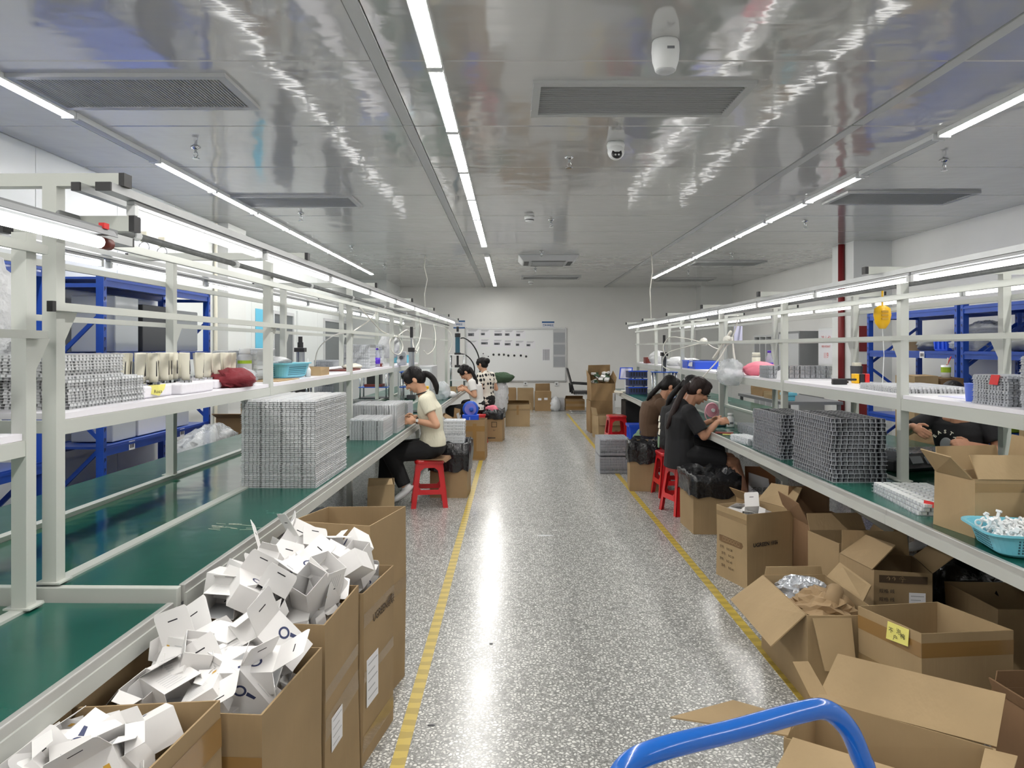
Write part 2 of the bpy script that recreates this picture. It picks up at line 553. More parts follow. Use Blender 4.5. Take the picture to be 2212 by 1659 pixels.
def text_mesh(s, size, mname, bold=0.0):
    key = (s, size, mname, bold)
    if key not in TXT:
        cu = bpy.data.curves.new('lettering', 'FONT')
        cu.body = s; cu.size = size; cu.align_x = 'CENTER'; cu.align_y = 'CENTER'
        cu.resolution_u = 2; cu.offset = bold
        t = bpy.data.objects.new('lettering', cu)
        col.objects.link(t)
        dg = bpy.context.evaluated_depsgraph_get()
        me = bpy.data.meshes.new_from_object(t.evaluated_get(dg))
        me.materials.clear(); me.materials.append(MATS[mname])
        bpy.data.objects.remove(t)
        TXT[key] = me
    return TXT[key]
def text_on(parent, s, size, mname, pos, right, up, name='lettering', bold=0.0):
    """flat lettering at a local position with given right and up directions"""
    o = link(name, text_mesh(s, size, mname, bold), parent)
    r = Vector(right).normalized(); u = Vector(up).normalized(); n = r.cross(u)
    M = Matrix((r, u, n)).transposed()
    o.location = Vector(pos) + n * 0.0012
    o.rotation_euler = M.to_euler()
    return o
ORD = ['first', 'second', 'third', 'fourth', 'fifth', 'sixth', 'seventh', 'eighth', 'ninth', 'tenth', 'eleventh', 'twelfth', 'thirteenth', 'fourteenth', 'fifteenth', 'sixteenth', 'seventeenth', 'eighteenth']
def RZ(a): return Matrix.Rotation(a, 3, 'Z')
def RX(a): return Matrix.Rotation(a, 3, 'X')
def RY(a): return Matrix.Rotation(a, 3, 'Y')

# ------------------------------------------------------------------ room shell
XL, XR, YB, YF, CH = -3.57, 5.36, 18.5, -5.0, 3.0
struct(MB().box(XL - .2, XR + .2, YF - .2, YB + .2, -.1, 0), 'floor', 'terrazzo', 'speckled grey terrazzo floor of the workshop')
ceil = struct(MB().box(XL - .2, XR + .2, YF - .2, YB + .2, CH + .02, CH + .1), 'ceiling', 'vent_grey', 'glossy grey metal panel ceiling')
pan = {}
for (x0, x1) in ((XL, -.735), (-.665, 2.295), (2.365, XR)):
    k = 0
    y = 3.88 - 1.145 * 8
    while y < YB:
        y0, y1 = max(y + .004, YF), min(y + 1.141, YB)
        if y1 > y0:
            key = (x0, round(y1 - y0, 3))
            if key not in pan:
                m = MB()
                a, b_, c, d = x0, x1, 0, y1 - y0
                e = .006
                m.add([(a, c, .012), (b_, c, .012), (b_, d, .012), (a, d, .012), (a + e, c + e, 0), (b_ - e, c + e, 0), (b_ - e, d - e, 0), (a + e, d - e, 0)],
                      [(4, 7, 6, 5), (0, 4, 5, 1), (1, 5, 6, 2), (2, 6, 7, 3), (3, 7, 4, 0), (0, 1, 2, 3)])
                pan[key] = m.mesh('ceiling_panel', 'ceiling_panel')
            o = link('ceiling_panel', pan[key], ceil, (0, y0, CH))
        y += 1.145
for x in (-.7, 2.33):
    for (y0, y1) in ((YF, 4.98), (5.0, 11.0), (11.02, YB)):
        B(MB().box(x - .034, x + .034, y0, y1, CH - .006, CH + .012), 'joint_cover', 'vent_grey', ceil)

wl = struct(MB().box(XL - .2, XL - .01, YF, YB, 0, CH + .02), 'wall_left', 'wall_white', 'white sandwich panel wall behind the blue racks')
me = None
y = YF + .2
while y < 16.3:
    if me is None:
        me = MB().box(-.012, 0, .004, 1.146, 0, CH).mesh('wall_panel', 'panel_white')
    link('wall_panel', me, wl, (XL, y, 0))
    y += 1.15
struct(MB().box(XL, XL + .14, 8.95, 9.55, 0, CH), 'wall_column_left', 'column_white', 'white column projecting slightly from the panel wall')
B(MB().tube([(XL + .03, 8.85, 0), (XL + .03, 8.85, 2.98)], .022, 8), 'drain_pipe', 'cream_plastic', wl)
struct(MB().box(XL, -2.79, 16.45, YB, 0, CH), 'wall_left_end', 'panel_white', 'bright white box wall closing the end of the left row')
struct(MB().box(XL - .2, XR + .2, YB, YB + .2, 0, CH + .02), 'wall_back', 'wall_white', 'plain white back wall with the whiteboard')
struct(MB().box(XR, XR + .2, YF, YB, 0, CH + .02), 'wall_right', 'wall_white', 'plain white wall behind the right row')
struct(MB().box(XL - .2, XR + .2, YF - .2, YF, 0, CH + .02), 'wall_front', 'wall_white', 'plain white wall behind the viewpoint')
struct(MB().box(4.82, XR, 10.45, 11.15, 0, CH), 'wall_column_right', 'column_white', 'white square column by the right wall with red pipe')
struct(MB().box(4.6, XR, 18.0, YB, 0, CH), 'wall_corner_right', 'column_white', 'white column in the far right corner')
# dark glazed panels in the left wall
for i, (y0, y1, z0, z1) in enumerate(((11.0, 12.05, .0, 2.05), (14.0, 15.35, .0, 2.05), (15.5, 16.4, 0, 2.05)), 1):
    t = link('window_%d' % i, None); t['kind'] = 'structure'; t['label'] = ['tall dark glass panel past the white column', 'wide grey glass panel in the left wall', 'grey glass panel beside the end wall'][i - 1]
    fr = MB()
    for a in (MB().box(XL - .005, XL + .03, y0, y0 + .05, z0, z1), MB().box(XL - .005, XL + .03, y1 - .05, y1, z0, z1), MB().box(XL - .005, XL + .03, y0 + .05, y1 - .05, z1 - .05, z1)):
        fr.add(a.v, a.f)
    B(fr, 'window_frame', 'light_grey', t)
    B(MB().box(XL - .002, XL + .012, y0 + .05, y1 - .05, z0, z1 - .05), 'pane', 'dark_glass', t)
t = link('door_1', None); t['kind'] = 'structure'; t['label'] = 'white panel door between the dark glass panels'
B(MB().box(XL, XL + .03, 12.25, 13.2, 0, 2.1), 'door_leaf', 'panel_white', t)
B(MB().box(XL + .03, XL + .06, 12.3, 12.33, .95, 1.1), 'door_handle', 'steel', t)
tag(B(MB().tube([(4.78, 10.75, 0), (4.78, 10.75, 2.99)], .045, 12), 'fire_pipe', 'red_paint', smooth=True), 'dark red vertical fire pipe running down the right column', 'pipe')
tag(B(MB().box(4.35, 4.98, 11.0, 11.03, 2.2, 2.23), 'wall_bracket', 'light_grey'), 'thin grey bracket strip high beside the red pipe', 'bracket')

# yellow floor lines
for x0, lab, nm in ((-.41, 'yellow striped floor tape line on the left of the aisle', 'a'), (1.245, 'yellow striped floor tape line on the right of the aisle', 'b')):
    m = MB()
    for i in range(26):
        y0 = 1.1 + i * .6
        m.box(x0 - .026, x0 + .026, y0, y0 + .599, 0.0002, .0016)
    tag(B(m, 'floor_tape', 'floor_tape'), lab, 'floor tape')
for (px, py, sx, sy, lab) in ((932, 1567, .016, .008, 'small dark oval spot on the floor near the left tape'), (1061, 1391, .01, .008, 'tiny dark crumb lying mid aisle'), (1178, 1157, .07, .02, 'pale worn patch of dried glue on the aisle floor')):
    p = G(px, py)
    tag(B(MB().lathe([(1, 0.0002), (.9, .0022)], 12, p, sx=sx, sy=sy), 'floor_spot', 'light_grey' if 'pale' in lab else 'dark_grey'), lab, 'spot')

# ------------------------------------------------------------------ ceiling fittings
def make_batten(lit):
    t = thing('ceiling_tube_lamp', 'x', 'ceiling lamp')
    m = MB().box(-.04, .04, 0, 1.12, -.016, 0).box(-.042, -.0365, 0, 1.12, -.034, -.0005).box(.0365, .042, 0, 1.12, -.034, -.0005)
    B(m, 'housing', 'white_plastic', t)
    prof = [(-.036, -.016), (-.03, -.034), (0, -.044), (.03, -.034), (.036, -.016)]
    m = MB(); n = len(prof)
    m.add([(x, .02, z) for x, z in prof] + [(x, 1.1, z) for x, z in prof], [(i, i + n, i + n + 1, i + 1) for i in range(n - 1)] + [tuple(range(n)), tuple(range(2 * n - 1, n - 1, -1))])
    B(m, 'diffuser', 'tube_ceiling' if lit else 'light_grey', t)
    for y in (0, 1.1):
        B(MB().box(-.039, .039, y, y + .02, -.046, -.016), 'end_cap', 'white_plastic', t)
    return t
bat = {True: make_batten(True), False: make_batten(False)}
used = {True: False, False: False}
def put_batten(x, y, lit, label, group):
    b = bat[lit]
    if not used[lit]:
        used[lit] = True
        b.location = (x, y, CH); tag(b, label, None, group); return b
    return copy_tree(b, (x, y, CH), None, label, group)
rows = ((-2.82, 3.6 - 1.13 * 6, 1.13, (7, ), (), 'left', 'near the panel wall'), (-.405, 3.9 - 1.15 * 7, 1.15, (), (13, ), 'middle', 'over the aisle'), (3.0, 4.03 - 1.17 * 6, 1.17, (7, ), (16, ), 'right', 'over the right benches'))
for (x, y0, st, off, skip, nm, where) in rows:
    j = 0; k = 0
    while y0 + st * k + 1.12 < (15.4 if nm == 'left' else 17.9):
        y = y0 + st * k
        if k not in skip:
            seen = y + 1.12 > 2.2
            if k in off:
                put_batten(x, y, False, 'unlit grey ceiling batten interrupting the %s row' % nm, 'ceiling battens')
            elif seen:
                put_batten(x, y, True, '%s lit batten from the viewer in the ceiling row %s' % (ORD[j], where), 'ceiling battens, %s row' % nm); j += 1
            else:
                put_batten(x, y, True, 'ceiling batten of the %s row behind the viewpoint' % nm, 'ceiling battens behind the viewpoint')
        k += 1

def vent(x0, x1, y0, y1, label, slats, along):
    t = thing('ceiling_vent', label, 'vent', ((x0 + x1) / 2, (y0 + y1) / 2, CH))
    w, d = (x1 - x0) / 2, (y1 - y0) / 2
    f = .045
    m = MB()
    for (a, b_, c, e) in ((-w, w, -d, -d + f), (-w, w, d - f, d), (-w, -w + f, -d + f, d - f), (w - f, w, -d + f, d - f)):
        m.box(a, b_, c, e, -.022, 0)
    B(m, 'frame', 'vent_grey', t)
    B(MB().box(-w + f, w - f, -d + f, d - f, -.006, -.001), 'backing', 'vent_dark', t)
    n = slats
    if along == 'x':
        sm = MB().hexa([(-w + f, -.003, -.016), (w - f, -.003, -.016), (w - f, .001, -.016), (-w + f, .001, -.016)], [(-w + f, -.001, -.006), (w - f, -.001, -.006), (w - f, .003, -.006), (-w + f, .003, -.006)]).mesh('slat', 'vent_grey')
        for i in range(n):
            link('slat', sm, t, (0, -d + f + (i + .5) * (2 * d - 2 * f) / n, 0))
    else:
        sm = MB().box(-.003, .003, -d + f, d - f, -.016, -.006).mesh('slat', 'vent_grey')
        for i in range(n):
            link('slat', sm, t, (-w + f + (i + .5) * (2 * w - 2 * f) / n, 0, 0))
vent(-2.79, -1.57, 4.05, 4.62, 'large grey ceiling grille with fine ribs at upper left', 60, 'y')
vent(.12, 1.38, 4.16, 4.76, 'large louvred ceiling vent right of the middle lamps', 14, 'x')
vent(-2.79, -1.58, 7.3, 7.85, 'second grey ceiling grille of the left bay', 12, 'x')
vent(3.22, 4.5, 7.1, 7.7, 'grey ceiling vent near the right column', 12, 'x')
vent(3.2, 4.45, 12.9, 13.5, 'thin looking ceiling vent far along the right bay', 10, 'x')
vent(3.2, 4.45, 16.1, 16.7, 'farthest ceiling vent of the right bay', 10, 'x')
vent(.2, 1.46, 15.6, 16.2, 'ceiling vent just before the back wall', 10, 'x')

# air conditioner cassette
p = (.6, 12.5, CH)
t = thing('air_conditioner', 'white four way air conditioner cassette in the ceiling', 'air conditioner', p)
B(MB().hexa([(-.42, -.42, -.09), (.42, -.42, -.09), (.42, .42, -.09), (-.42, .42, -.09)], [(-.5, -.5, 0), (.5, -.5, 0), (.5, .5, 0), (-.5, .5, 0)]), 'body', 'light_grey', t, bevel=.01)
B(MB().box(-.27, .27, -.27, .27, -.098, -.09), 'intake_grille', 'vent_dark', t)
for i in range(6):
    B(MB().box(-.26, .26, -.24 + i * .09, -.225 + i * .09, -.104, -.098), 'slat', 'light_grey', t)
for s in (-1, 1):
    B(MB().box(s * .36 - .04, s * .36 + .04, -.28, .28, -.094, -.06), 'air_outlet', 'dark_grey', t)
    B(MB().box(-.28, .28, s * .36 - .04, s * .36 + .04, -.094, -.06), 'air_outlet', 'dark_grey', t)

# cameras
t = thing('dome_camera', 'large white speed dome camera hanging from the ceiling', 'camera', (.752, 3.63, CH))
B(MB().lathe([(.05, -.146), (.052, -.14), (.056, -.125), (.058, -.12), (.064, -.1), (.068, -.05), (.066, -.01), (.062, 0)], 24), 'body', 'cam_white', t, smooth=True)
B(MB().lathe([(.03, -.158), (.046, -.15), (.05, -.145)], 20), 'lens_bowl', 'light_grey', t, smooth=True)
B(MB().box(-.005, .03, -.0692, -.067, -.062, -.05), 'sticker', 'ink_grey', t)
t = thing('dome_camera', 'small white ball camera with black lens face', 'camera', (.76, 5.43, CH))
B(MB().lathe([(.052, -.05), (.062, -.045), (.066, -.02), (.06, 0)], 24), 'mount', 'cam_white', t, smooth=True)
B(MB().ell((0, -.012, -.07), (.062, .062, .062)), 'ball', 'cam_white', t, smooth=True)
B(MB().lathe([(.004, .012), (.034, .01), (.04, -.01)], 20, (0, -.06, -.092), M=RX(R(70))), 'lens_face', 'black_plastic', t, smooth=True)
for s in (-1, 1):
    B(MB().lathe([(.002, .004), (.007, .002), (.007, -.004)], 10, (s * .012, -.078, -.108), M=RX(R(70))), 'led', 'white_plastic', t)

# sprinklers and detectors
def make_sprinkler():
    t = thing('sprinkler', 'x', 'sprinkler')
    B(MB().lathe([(.012, -.02), (.036, -.006), (.036, 0)], 14), 'rosette', 'chrome', t, smooth=True)
    m = MB().tube([(0, 0, -.02), (0, 0, -.045)], .01, 8)
    m.tube([(-.012, 0, -.04), (-.016, 0, -.06), (0, 0, -.085)], .003, 6).tube([(.012, 0, -.04), (.016, 0, -.06), (0, 0, -.085)], .003, 6)
    B(m, 'frame', 'steel', t)
    B(MB().lathe([(.026, -.089), (.028, -.085)], 12), 'deflector', 'chrome', t)
    return t
spr = None
SP = [(-2.37, 5.55, 'left bay'), (-2.36, 8.28, 'left bay'), (-2.37, 10.96, 'left bay'), (-2.34, 13.6, 'left bay'), (.45, 5.84, 'middle bay'), (.46, 8.7, 'middle bay'), (.46, 11.6, 'middle bay'), (.45, 14.2, 'middle bay'), (3.46, 5.93, 'right bay'), (3.48, 8.8, 'right bay'), (3.5, 11.8, 'right bay'), (3.5, 14.7, 'right bay')]
cnt = {}
for (x, y, bay) in SP:
    i = cnt.get(bay, 0); cnt[bay] = i + 1
    lab = '%s chrome fire sprinkler from the viewer in the ceiling of the %s' % (ORD[i], bay)
    if spr is None:
        spr = make_sprinkler(); spr.location = (x, y, CH); tag(spr, lab, None, 'ceiling sprinklers')
    else:
        copy_tree(spr, (x, y, CH), None, lab, 'ceiling sprinklers')
for (x, y, lab) in ((.2, 8.5, 'round white smoke detector on the ceiling past the ball camera'), (.43, 16.9, 'small white smoke detector near the back wall')):
    t = thing('smoke_detector', lab, 'smoke detector', (x, y, CH))
    B(MB().lathe([(.03, -.062), (.05, -.05), (.052, -.03), (.058, -.026), (.06, 0)], 18), 'body', 'cam_white', t, smooth=True)
    B(MB().lathe([(.051, -.048), (.0525, -.036)], 18), 'sensor_slot', 'dark_grey', t)

# ------------------------------------------------------------------ back wall
YW = YB - .001
t = thing('whiteboard', 'wide whiteboard with grey frame on the back wall', 'whiteboard', (.1, YW, .64))
B(MB().box(-1.24, 1.24, -.02, 0, .02, 1.32), 'panel', 'white_plastic', t)
for (a, b_, c, d) in ((-1.26, 1.26, 0, .035), (-1.26, 1.26, 1.305, 1.34), (-1.26, -1.225, .035, 1.305), (1.225, 1.26, .035, 1.305)):
    B(MB().box(a, b_, -.035, 0, c, d), 'frame_bar', 'alu', t)
for sx in (-1, 1):
    for z in (.02, 1.32):
        B(MB().lathe([(.03, -.012), (.03, .012)], 12, (sx * 1.24, -.018, z), M=RX(R(90))), 'corner_cap', 'mid_grey', t)
def board_paper(px, py, w, h, pic, label, m='paper'):
    p = W(px, py, YW)
    t = thing('paper_sheet', label, 'paper', (p.x, YW - .0205, p.z), 0, 'papers on the whiteboard')
    B(MB().box(-w / 2, w / 2, -.001, 0, -h / 2, h / 2), 'sheet', m, t)
    if pic:
        for i in range(3):
            B(MB().box(-w * .4, w * (.38 - .07 * i), -.0018, -.001, h * (.42 - .07 * i), h * (.445 - .07 * i)), 'text_line', 'ink_grey', t)
        B(MB().box(-w * .42, -w * .42 + pic * w, -.0018, -.001, -h * .18, h * .12), 'printed_picture', 'ink_grey', t)
        B(MB().box(-w * .36, -w * .36 + pic * w * .6, -.0024, -.0018, -h * .14, h * .02), 'picture_detail', 'dark_grey', t)
for i, (px, py, pic) in enumerate(((1048, 721, .4), (1077, 722, .75), (1100, 722, .45), (1124, 723, .4))):
    board_paper(px, py, .25, .2, pic, '%s printed sheet in the upper row on the whiteboard' % ORD[i])
for i, (px, py, pic) in enumerate(((1048, 741, .7), (1076, 742, .6), (1099, 743, .6), (1123, 744, .35), (1146, 745, .4))):
    board_paper(px, py, .24, .19, pic, '%s printed sheet in the lower row on the whiteboard' % ORD[i])
board_paper(1022, 722, .3, .26, .5, 'crumpled clear sleeve sheet at the corner of the whiteboard')
board_paper(1020, 744, .3, .2, .001, 'blank plastic sleeve below the corner sheet of the whiteboard')
p = W(1180, 766, YW)
t = thing('paper_sheet', 'tall chart sheet full of lines on the whiteboard', 'paper', (p.x, YW - .022, p.z), 0, 'papers on the whiteboard')
B(MB().box(-.1, .1, -.001, 0, -.16, .16), 'sheet', 'paper', t)
for i in range(6):
    B(MB().box(-.08 + i * .028, -.065 + i * .028, -.0018, -.001, -.14, .13), 'chart_column', 'ink_grey', t)
p = W(1208, 753, YW)
t = thing('document_pouch', 'grey hanging document pouch sheet at the end of the whiteboard', 'pouch', (p.x, YW - .022, p.z))
B(MB().box(-.155, .155, -.006, 0, -.47, .47), 'backing', 'light_grey', t)
for i in range(3):
    B(MB().box(-.14, .14, -.012, -.006, -.45 + i * .3, -.2 + i * .3), 'pocket', 'tray_grey', t)
for i, (px, py) in enumerate(((1066, 766), (1078, 766), (1088.5, 766), (1098, 768), (1111, 768), (1125, 768), (1136.5, 770))):
    p = W(px, py, YW)
    t = thing('sample_disc', '%s black disc from the left in the row on the whiteboard' % ORD[i], 'sample', (p.x, YW - .02, p.z), 0, 'black discs on the whiteboard')
    B(MB().lathe([(.028, 0), (.028, .012), (.014, .014)], 14, M=RX(R(90))), 'disc', 'black_plastic', t, smooth=False)
    B(MB().box(-.045, .045, -.002, -.0005, .05, .1), 'backing_card', 'paper', t)
for (px, py, lab) in ((1044, 764, 'white sample part with dark mark stuck on the whiteboard'), (1055, 770, 'white square sample part below the other on the whiteboard')):
    p = W(px, py, YW)
    t = thing('sample_part', lab, 'sample', (p.x, YW - .02, p.z))
    B(MB().box(-.04, .04, -.02, 0, -.05, .05), 'block', 'white_plastic', t, bevel=.006)
    B(MB().lathe([(.016, 0), (.016, .003)], 10, (0, -.02, 0), M=RX(R(90))), 'mark', 'dark_grey', t)
for (px, py, lab, txt, w) in ((1184, 703, 'white sign with blue bands and blue characters above the whiteboard', '来料待检区', .31), (992, 701, 'white sign with blue bands half hidden behind the lamp row', '待检区', .29)):
    p = W(px, py, YW)
    t = thing('wall_sign', lab, 'sign', (p.x, YW, p.z))
    B(MB().box(-w / 2, w / 2, -.008, 0, -.1, .1), 'board', 'paper', t)
    B(MB().box(-w / 2, w / 2, -.0095, -.008, .062, .1), 'top_band', 'sign_blue', t)
    B(MB().box(-w / 2, w / 2, -.0095, -.008, -.1, -.066), 'bottom_band', 'sign_blue', t)
    text_on(t, txt, .056, 'sign_blue', (0, -.009, 0), (1, 0, 0), (0, 0, 1), bold=.001)
for (px, py, lab) in ((1135, 828, 'white double wall socket below the whiteboard'), (1202, 829, 'white wall socket with dark plug near the office chair')):
    p = W(px, py, YW)
    t = thing('wall_socket', lab, 'socket', (p.x, YW, p.z))
    B(MB().box(-.05, .05, -.03, 0, -.05, .05), 'plate', 'white_plastic', t, bevel=.006)
    B(MB().box(-.02, .02, -.032, -.03, -.02, .01), 'outlet', 'dark_grey', t)

# blue poster on the left wall
t = thing('wall_poster', 'blue vertical poster with white characters beside the white column', 'poster', (XL + .002, 11.0 - .5, 1.5))
t.location = (XL + .001, 10.45, 1.62)
B(MB().box(0, .008, -.15, .15, -.42, .42), 'sheet', 'poster_cyan', t)
B(MB().box(.008, .0095, -.15, .15, -.42, -.3), 'bottom_band', 'sign_blue', t)
B(MB().box(.008, .0095, -.06, .04, -.3, -.2), 'printed_badge', 'yellow', t)
for i, ch in enumerate('品质第一'):
    text_on(t, ch, .13, 'ink_blue', (.009, 0, .32 - i * .15), (0, -1, 0), (0, 0, 1))
# thin white cable dropping to the left line
tag(B(MB().tube([W(920, 520, 12.0) + Vector((0, 0, 0)), W(917, 570, 12.0), W(924, 600, 12.0), W(919, 640, 12.0), W(922, 668, 12.0)] if False else [(-1.4, 12, 2.99), (-1.42, 12, 2.8), (-1.37, 12, 2.6), (-1.42, 12, 2.35), (-1.4, 12, 2.1)], .008, 6), 'power_cable', 'hose_white', smooth=True), 'thin white power cable dropping from the ceiling over the left row', 'cable')
tag(B(MB().tube([(2.18, 11.6, 2.99), (2.2, 11.6, 2.7), (2.16, 11.6, 2.4), (2.18, 11.6, 1.95)], .008, 6), 'power_cable', 'hose_white', smooth=True), 'thin white power cable dropping from the ceiling over the right row', 'cable')

# ------------------------------------------------------------------ assembly benches
class Line:
    """an assembly bench written in straight coordinates and turned about a pivot"""
    def __init__(s, name, label, pivot, yaw):
        s.p = Vector((pivot[0], pivot[1], 0)); s.a = yaw
        s.root = thing(name, label, 'workbench', s.p, yaw)
    def w(s, x, y, z):
        q = RZ(s.a) @ (Vector((x, y, z)) - s.p)
        return q + s.p
    def part(s, mb, name, mats, parent=None, **k):
        off = s.p
        mb.v = [(v[0] - off.x, v[1] - off.y, v[2]) for v in mb.v]
        return B(mb, name, mats, parent or s.root, **k)
def seg(a, b, n):
    d = (b - a) / n
    return [(a + i * d, a + (i + 1) * d) for i in range(n)]

def build_line(L, sg, xf, xr1, xr2, xb, y0, y1, zt, posts, zs, shelf_y, sbh, zbars, ztop, arm_x, lamp_x, nseg, edge):
    """sg=+1 when the aisle lies towards +x (left line), -1 for the right line"""
    P = L.part
    lo, hi = min, max
    def bx(xa, xb_, ya, yb, za, zb):
        return MB().box(min(xa, xb_), max(xa, xb_), ya, yb, za, zb)
    for (a, b) in seg(y0, y1, nseg):
        P(bx(xf - sg * .02, xr1 + sg * .022, a + .001, b - .001, zt - .004, zt), 'worktop_mat', 'green_mat')
        P(bx(xr2 - sg * .022, xb, a + .001, b - .001, zt - .004, zt), 'worktop_mat', 'green_mat')
        P(bx(xf, xf - sg * .02, a + .001, b - .001, zt - edge, zt + .004), 'edge_strip', 'alu_strip', bevel=.003)
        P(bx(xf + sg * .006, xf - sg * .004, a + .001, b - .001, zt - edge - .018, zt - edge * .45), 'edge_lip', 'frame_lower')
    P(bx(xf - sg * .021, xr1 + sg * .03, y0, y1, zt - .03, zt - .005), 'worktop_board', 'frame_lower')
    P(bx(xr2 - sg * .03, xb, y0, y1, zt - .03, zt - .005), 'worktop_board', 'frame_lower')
    P(bx(xf - sg * .01, xb, y0 - .03, y0, zt - .06, zt + .001), 'end_strip', 'frame_paint', bevel=.003)
    P(bx(xr1 - sg * .02, xr2 + sg * .02, y0, y1, zt - .03, zt - .012), 'conveyor_belt', 'green_belt')
    for xr in (xr1, xr2):
        P(bx(xr - .021, xr + .021, y0, y1, zt - .05, zt + .008), 'base_rail', 'frame_paint')
    # legs, posts, arms
    leg_h = MB().box(-.022, .022, -.022, .022, 0, zt - .05).mesh('leg', 'frame_lower')
    post_m = MB().box(-.0225, .0225, -.0225, .0225, zt + .008, ztop)
    post_m.box(-.04, .04, -.034, .034, zt + .008, zt + .013)
    post_m = post_m.mesh('post', 'frame_paint')
    # a small triangular stiffener below the upper bar
    for yp in posts:
        for xr in (xr1, xr2):
            o = link('post', post_m, L.root, (xr - L.p.x, yp - L.p.y, 0))
            br = MB().plate([(0, .022, zbars[0][0] - .11), (0, .1, zbars[0][0]), (0, .022, zbars[0][0])], .03).mesh('gusset', 'frame_paint')
            link('gusset', br, o)
        for xl, xe in ((xr1, xf), (xr2, xb)):
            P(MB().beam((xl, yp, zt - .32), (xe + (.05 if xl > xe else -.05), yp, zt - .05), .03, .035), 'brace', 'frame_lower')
        for xl in (xr1, xr2):
            link('leg', leg_h, L.root, (xl - L.p.x, yp - L.p.y, 0))
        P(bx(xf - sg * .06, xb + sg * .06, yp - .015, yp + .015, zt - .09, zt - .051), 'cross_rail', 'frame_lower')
        a0, a1 = min(arm_x), max(arm_x)
        arm = P(MB().box(a0 + .018, a1 - .018, yp - .022, yp + .022, ztop, ztop + .04), 'cross_arm', 'frame_paint')
        for (u, v) in ((a0, a0 + .018), (a1 - .018, a1)):
            P(MB().box(u, v, yp - .0225, yp + .0225, ztop - .0005, ztop + .0405), 'end_cap', 'black_plastic', arm)
    # shelf
    ys = [y for y in posts if shelf_y[0] <= y <= shelf_y[1]]
    for (a, b) in zip(ys[:-1], ys[1:]):
        P(bx(xr1 + sg * .012, xr2 - sg * .012, a + .024, b - .024, zs - .02, zs), 'shelf_board', 'white_sheet')
        for xr in (xr1, xr2):
            P(bx(xr - .02, xr + .02, a + .0226, b - .0226, zs - .022 - sbh, zs - .021), 'shelf_beam', 'frame_paint')
    for y in ys:
        P(bx(xr1 - sg * .023, xr2 + sg * .023, y - .012, y + .012, zs - .06, zs - .021), 'shelf_bearer', 'frame_paint')
    # bars along the posts
    for (za, zb) in zbars:
        for (xr, off) in ((xr1, sg * .0315), (xr2, -sg * .0315)):
            P(MB().box(xr + off - .009, xr + off + .009, posts[0] - .05, posts[-1] + .05, za, zb), 'long_bar', 'frame_paint')
    # lamp rails under the arms
    for xc, wd in lamp_x:
        for (a, b) in ((posts[0] - .08, posts[-1] + .12), ):
            r = P(MB().box(xc - wd / 2, xc + wd / 2, a + .008, b - .008, ztop - .026, ztop), 'lamp_rail', 'alu')
            for (u, v) in ((a, a + .008), (b - .008, b)):
                P(MB().box(xc - wd / 2 - .0005, xc + wd / 2 + .0005, u, v, ztop - .0265, ztop - .0002), 'end_cap', 'black_plastic', r)

LL = Line('assembly_bench', 'long green topped assembly bench with white posts on the left', (-1.05, 2.3), R(-1.0))
LPOST = [2.34, 4.3, 6.3, 8.3, 10.3, 12.3, 14.05]
build_line(LL, 1, -1.03, -1.453, -2.02, -2.42, 2.33, 14.2, .75, LPOST, 1.288, (2.3, 10.4), .045, ((1.614, 1.64), (1.85, 1.878)), 2.006, (-2.28, -1.215),
           ((-1.335, .026), (-1.25, .046), (-2.15, .026), (-2.235, .046)), 6, .05)
LL.part(MB().tube([(-1.41, 2.3, 1.915), (-1.41, 14.1, 1.915)], .0125, 10), 'air_pipe', 'pipe_grey', smooth=True)
for y in (2.75, 3.7, 5.0, 6.2, 7.6, 9.0):
    LL.part(MB().tube([(-1.41, y - .02, 1.915), (-1.41, y + .02, 1.915)], .018, 10), 'pipe_coupling', 'white_plastic')
LL.part(MB().box(-1.9, -1.24, 2.39, 2.43, 1.875, 1.925), 'lower_arm', 'frame_paint')
LL.part(MB().box(-1.24, -1.222, 2.3895, 2.4305, 1.8745, 1.9255), 'end_cap', 'black_plastic')
for z in (1.627, ):
    LL.part(MB().box(-1.43, -1.4115, 2.27, 2.288, 1.61, 1.643), 'end_cap', 'black_plastic')

NL = Line('assembly_bench', 'lower near green bench section cut by the left picture edge', (-1.05, 2.3), R(-1.0))
build_line(NL, 1, -1.03, -1.453, -2.02, -2.42, .45, 2.26, .718, [.55, 2.2], 1.245, (.5, 2.3), .045, ((1.526, 1.55), (1.782, 1.81)), 1.84, (-2.28, -1.5),
           ((-1.215, .06), ), 2, .05)
RL = Line('assembly_bench', 'long green topped assembly bench with white posts on the right', (1.71, 2.5), R(-.5))
RPOST = [2.3, 4.12, 5.95, 7.8, 9.65, 11.5, 13.25]
build_line(RL, -1, 1.71, 2.157, 2.72, 3.2, 1.4, 13.4, .75, RPOST, 1.235, (2.2, 13.3), .062, ((1.537, 1.563), (1.762, 1.79)), 1.905, (1.94, 2.96),
           ((2.01, .03), (2.1, .026), (2.9, .03)), 6, .045)
RL.part(MB().tube([(2.2, 1.4, 1.85), (2.2, 13.3, 1.85)], .0125, 10), 'air_pipe', 'pipe_grey', smooth=True)

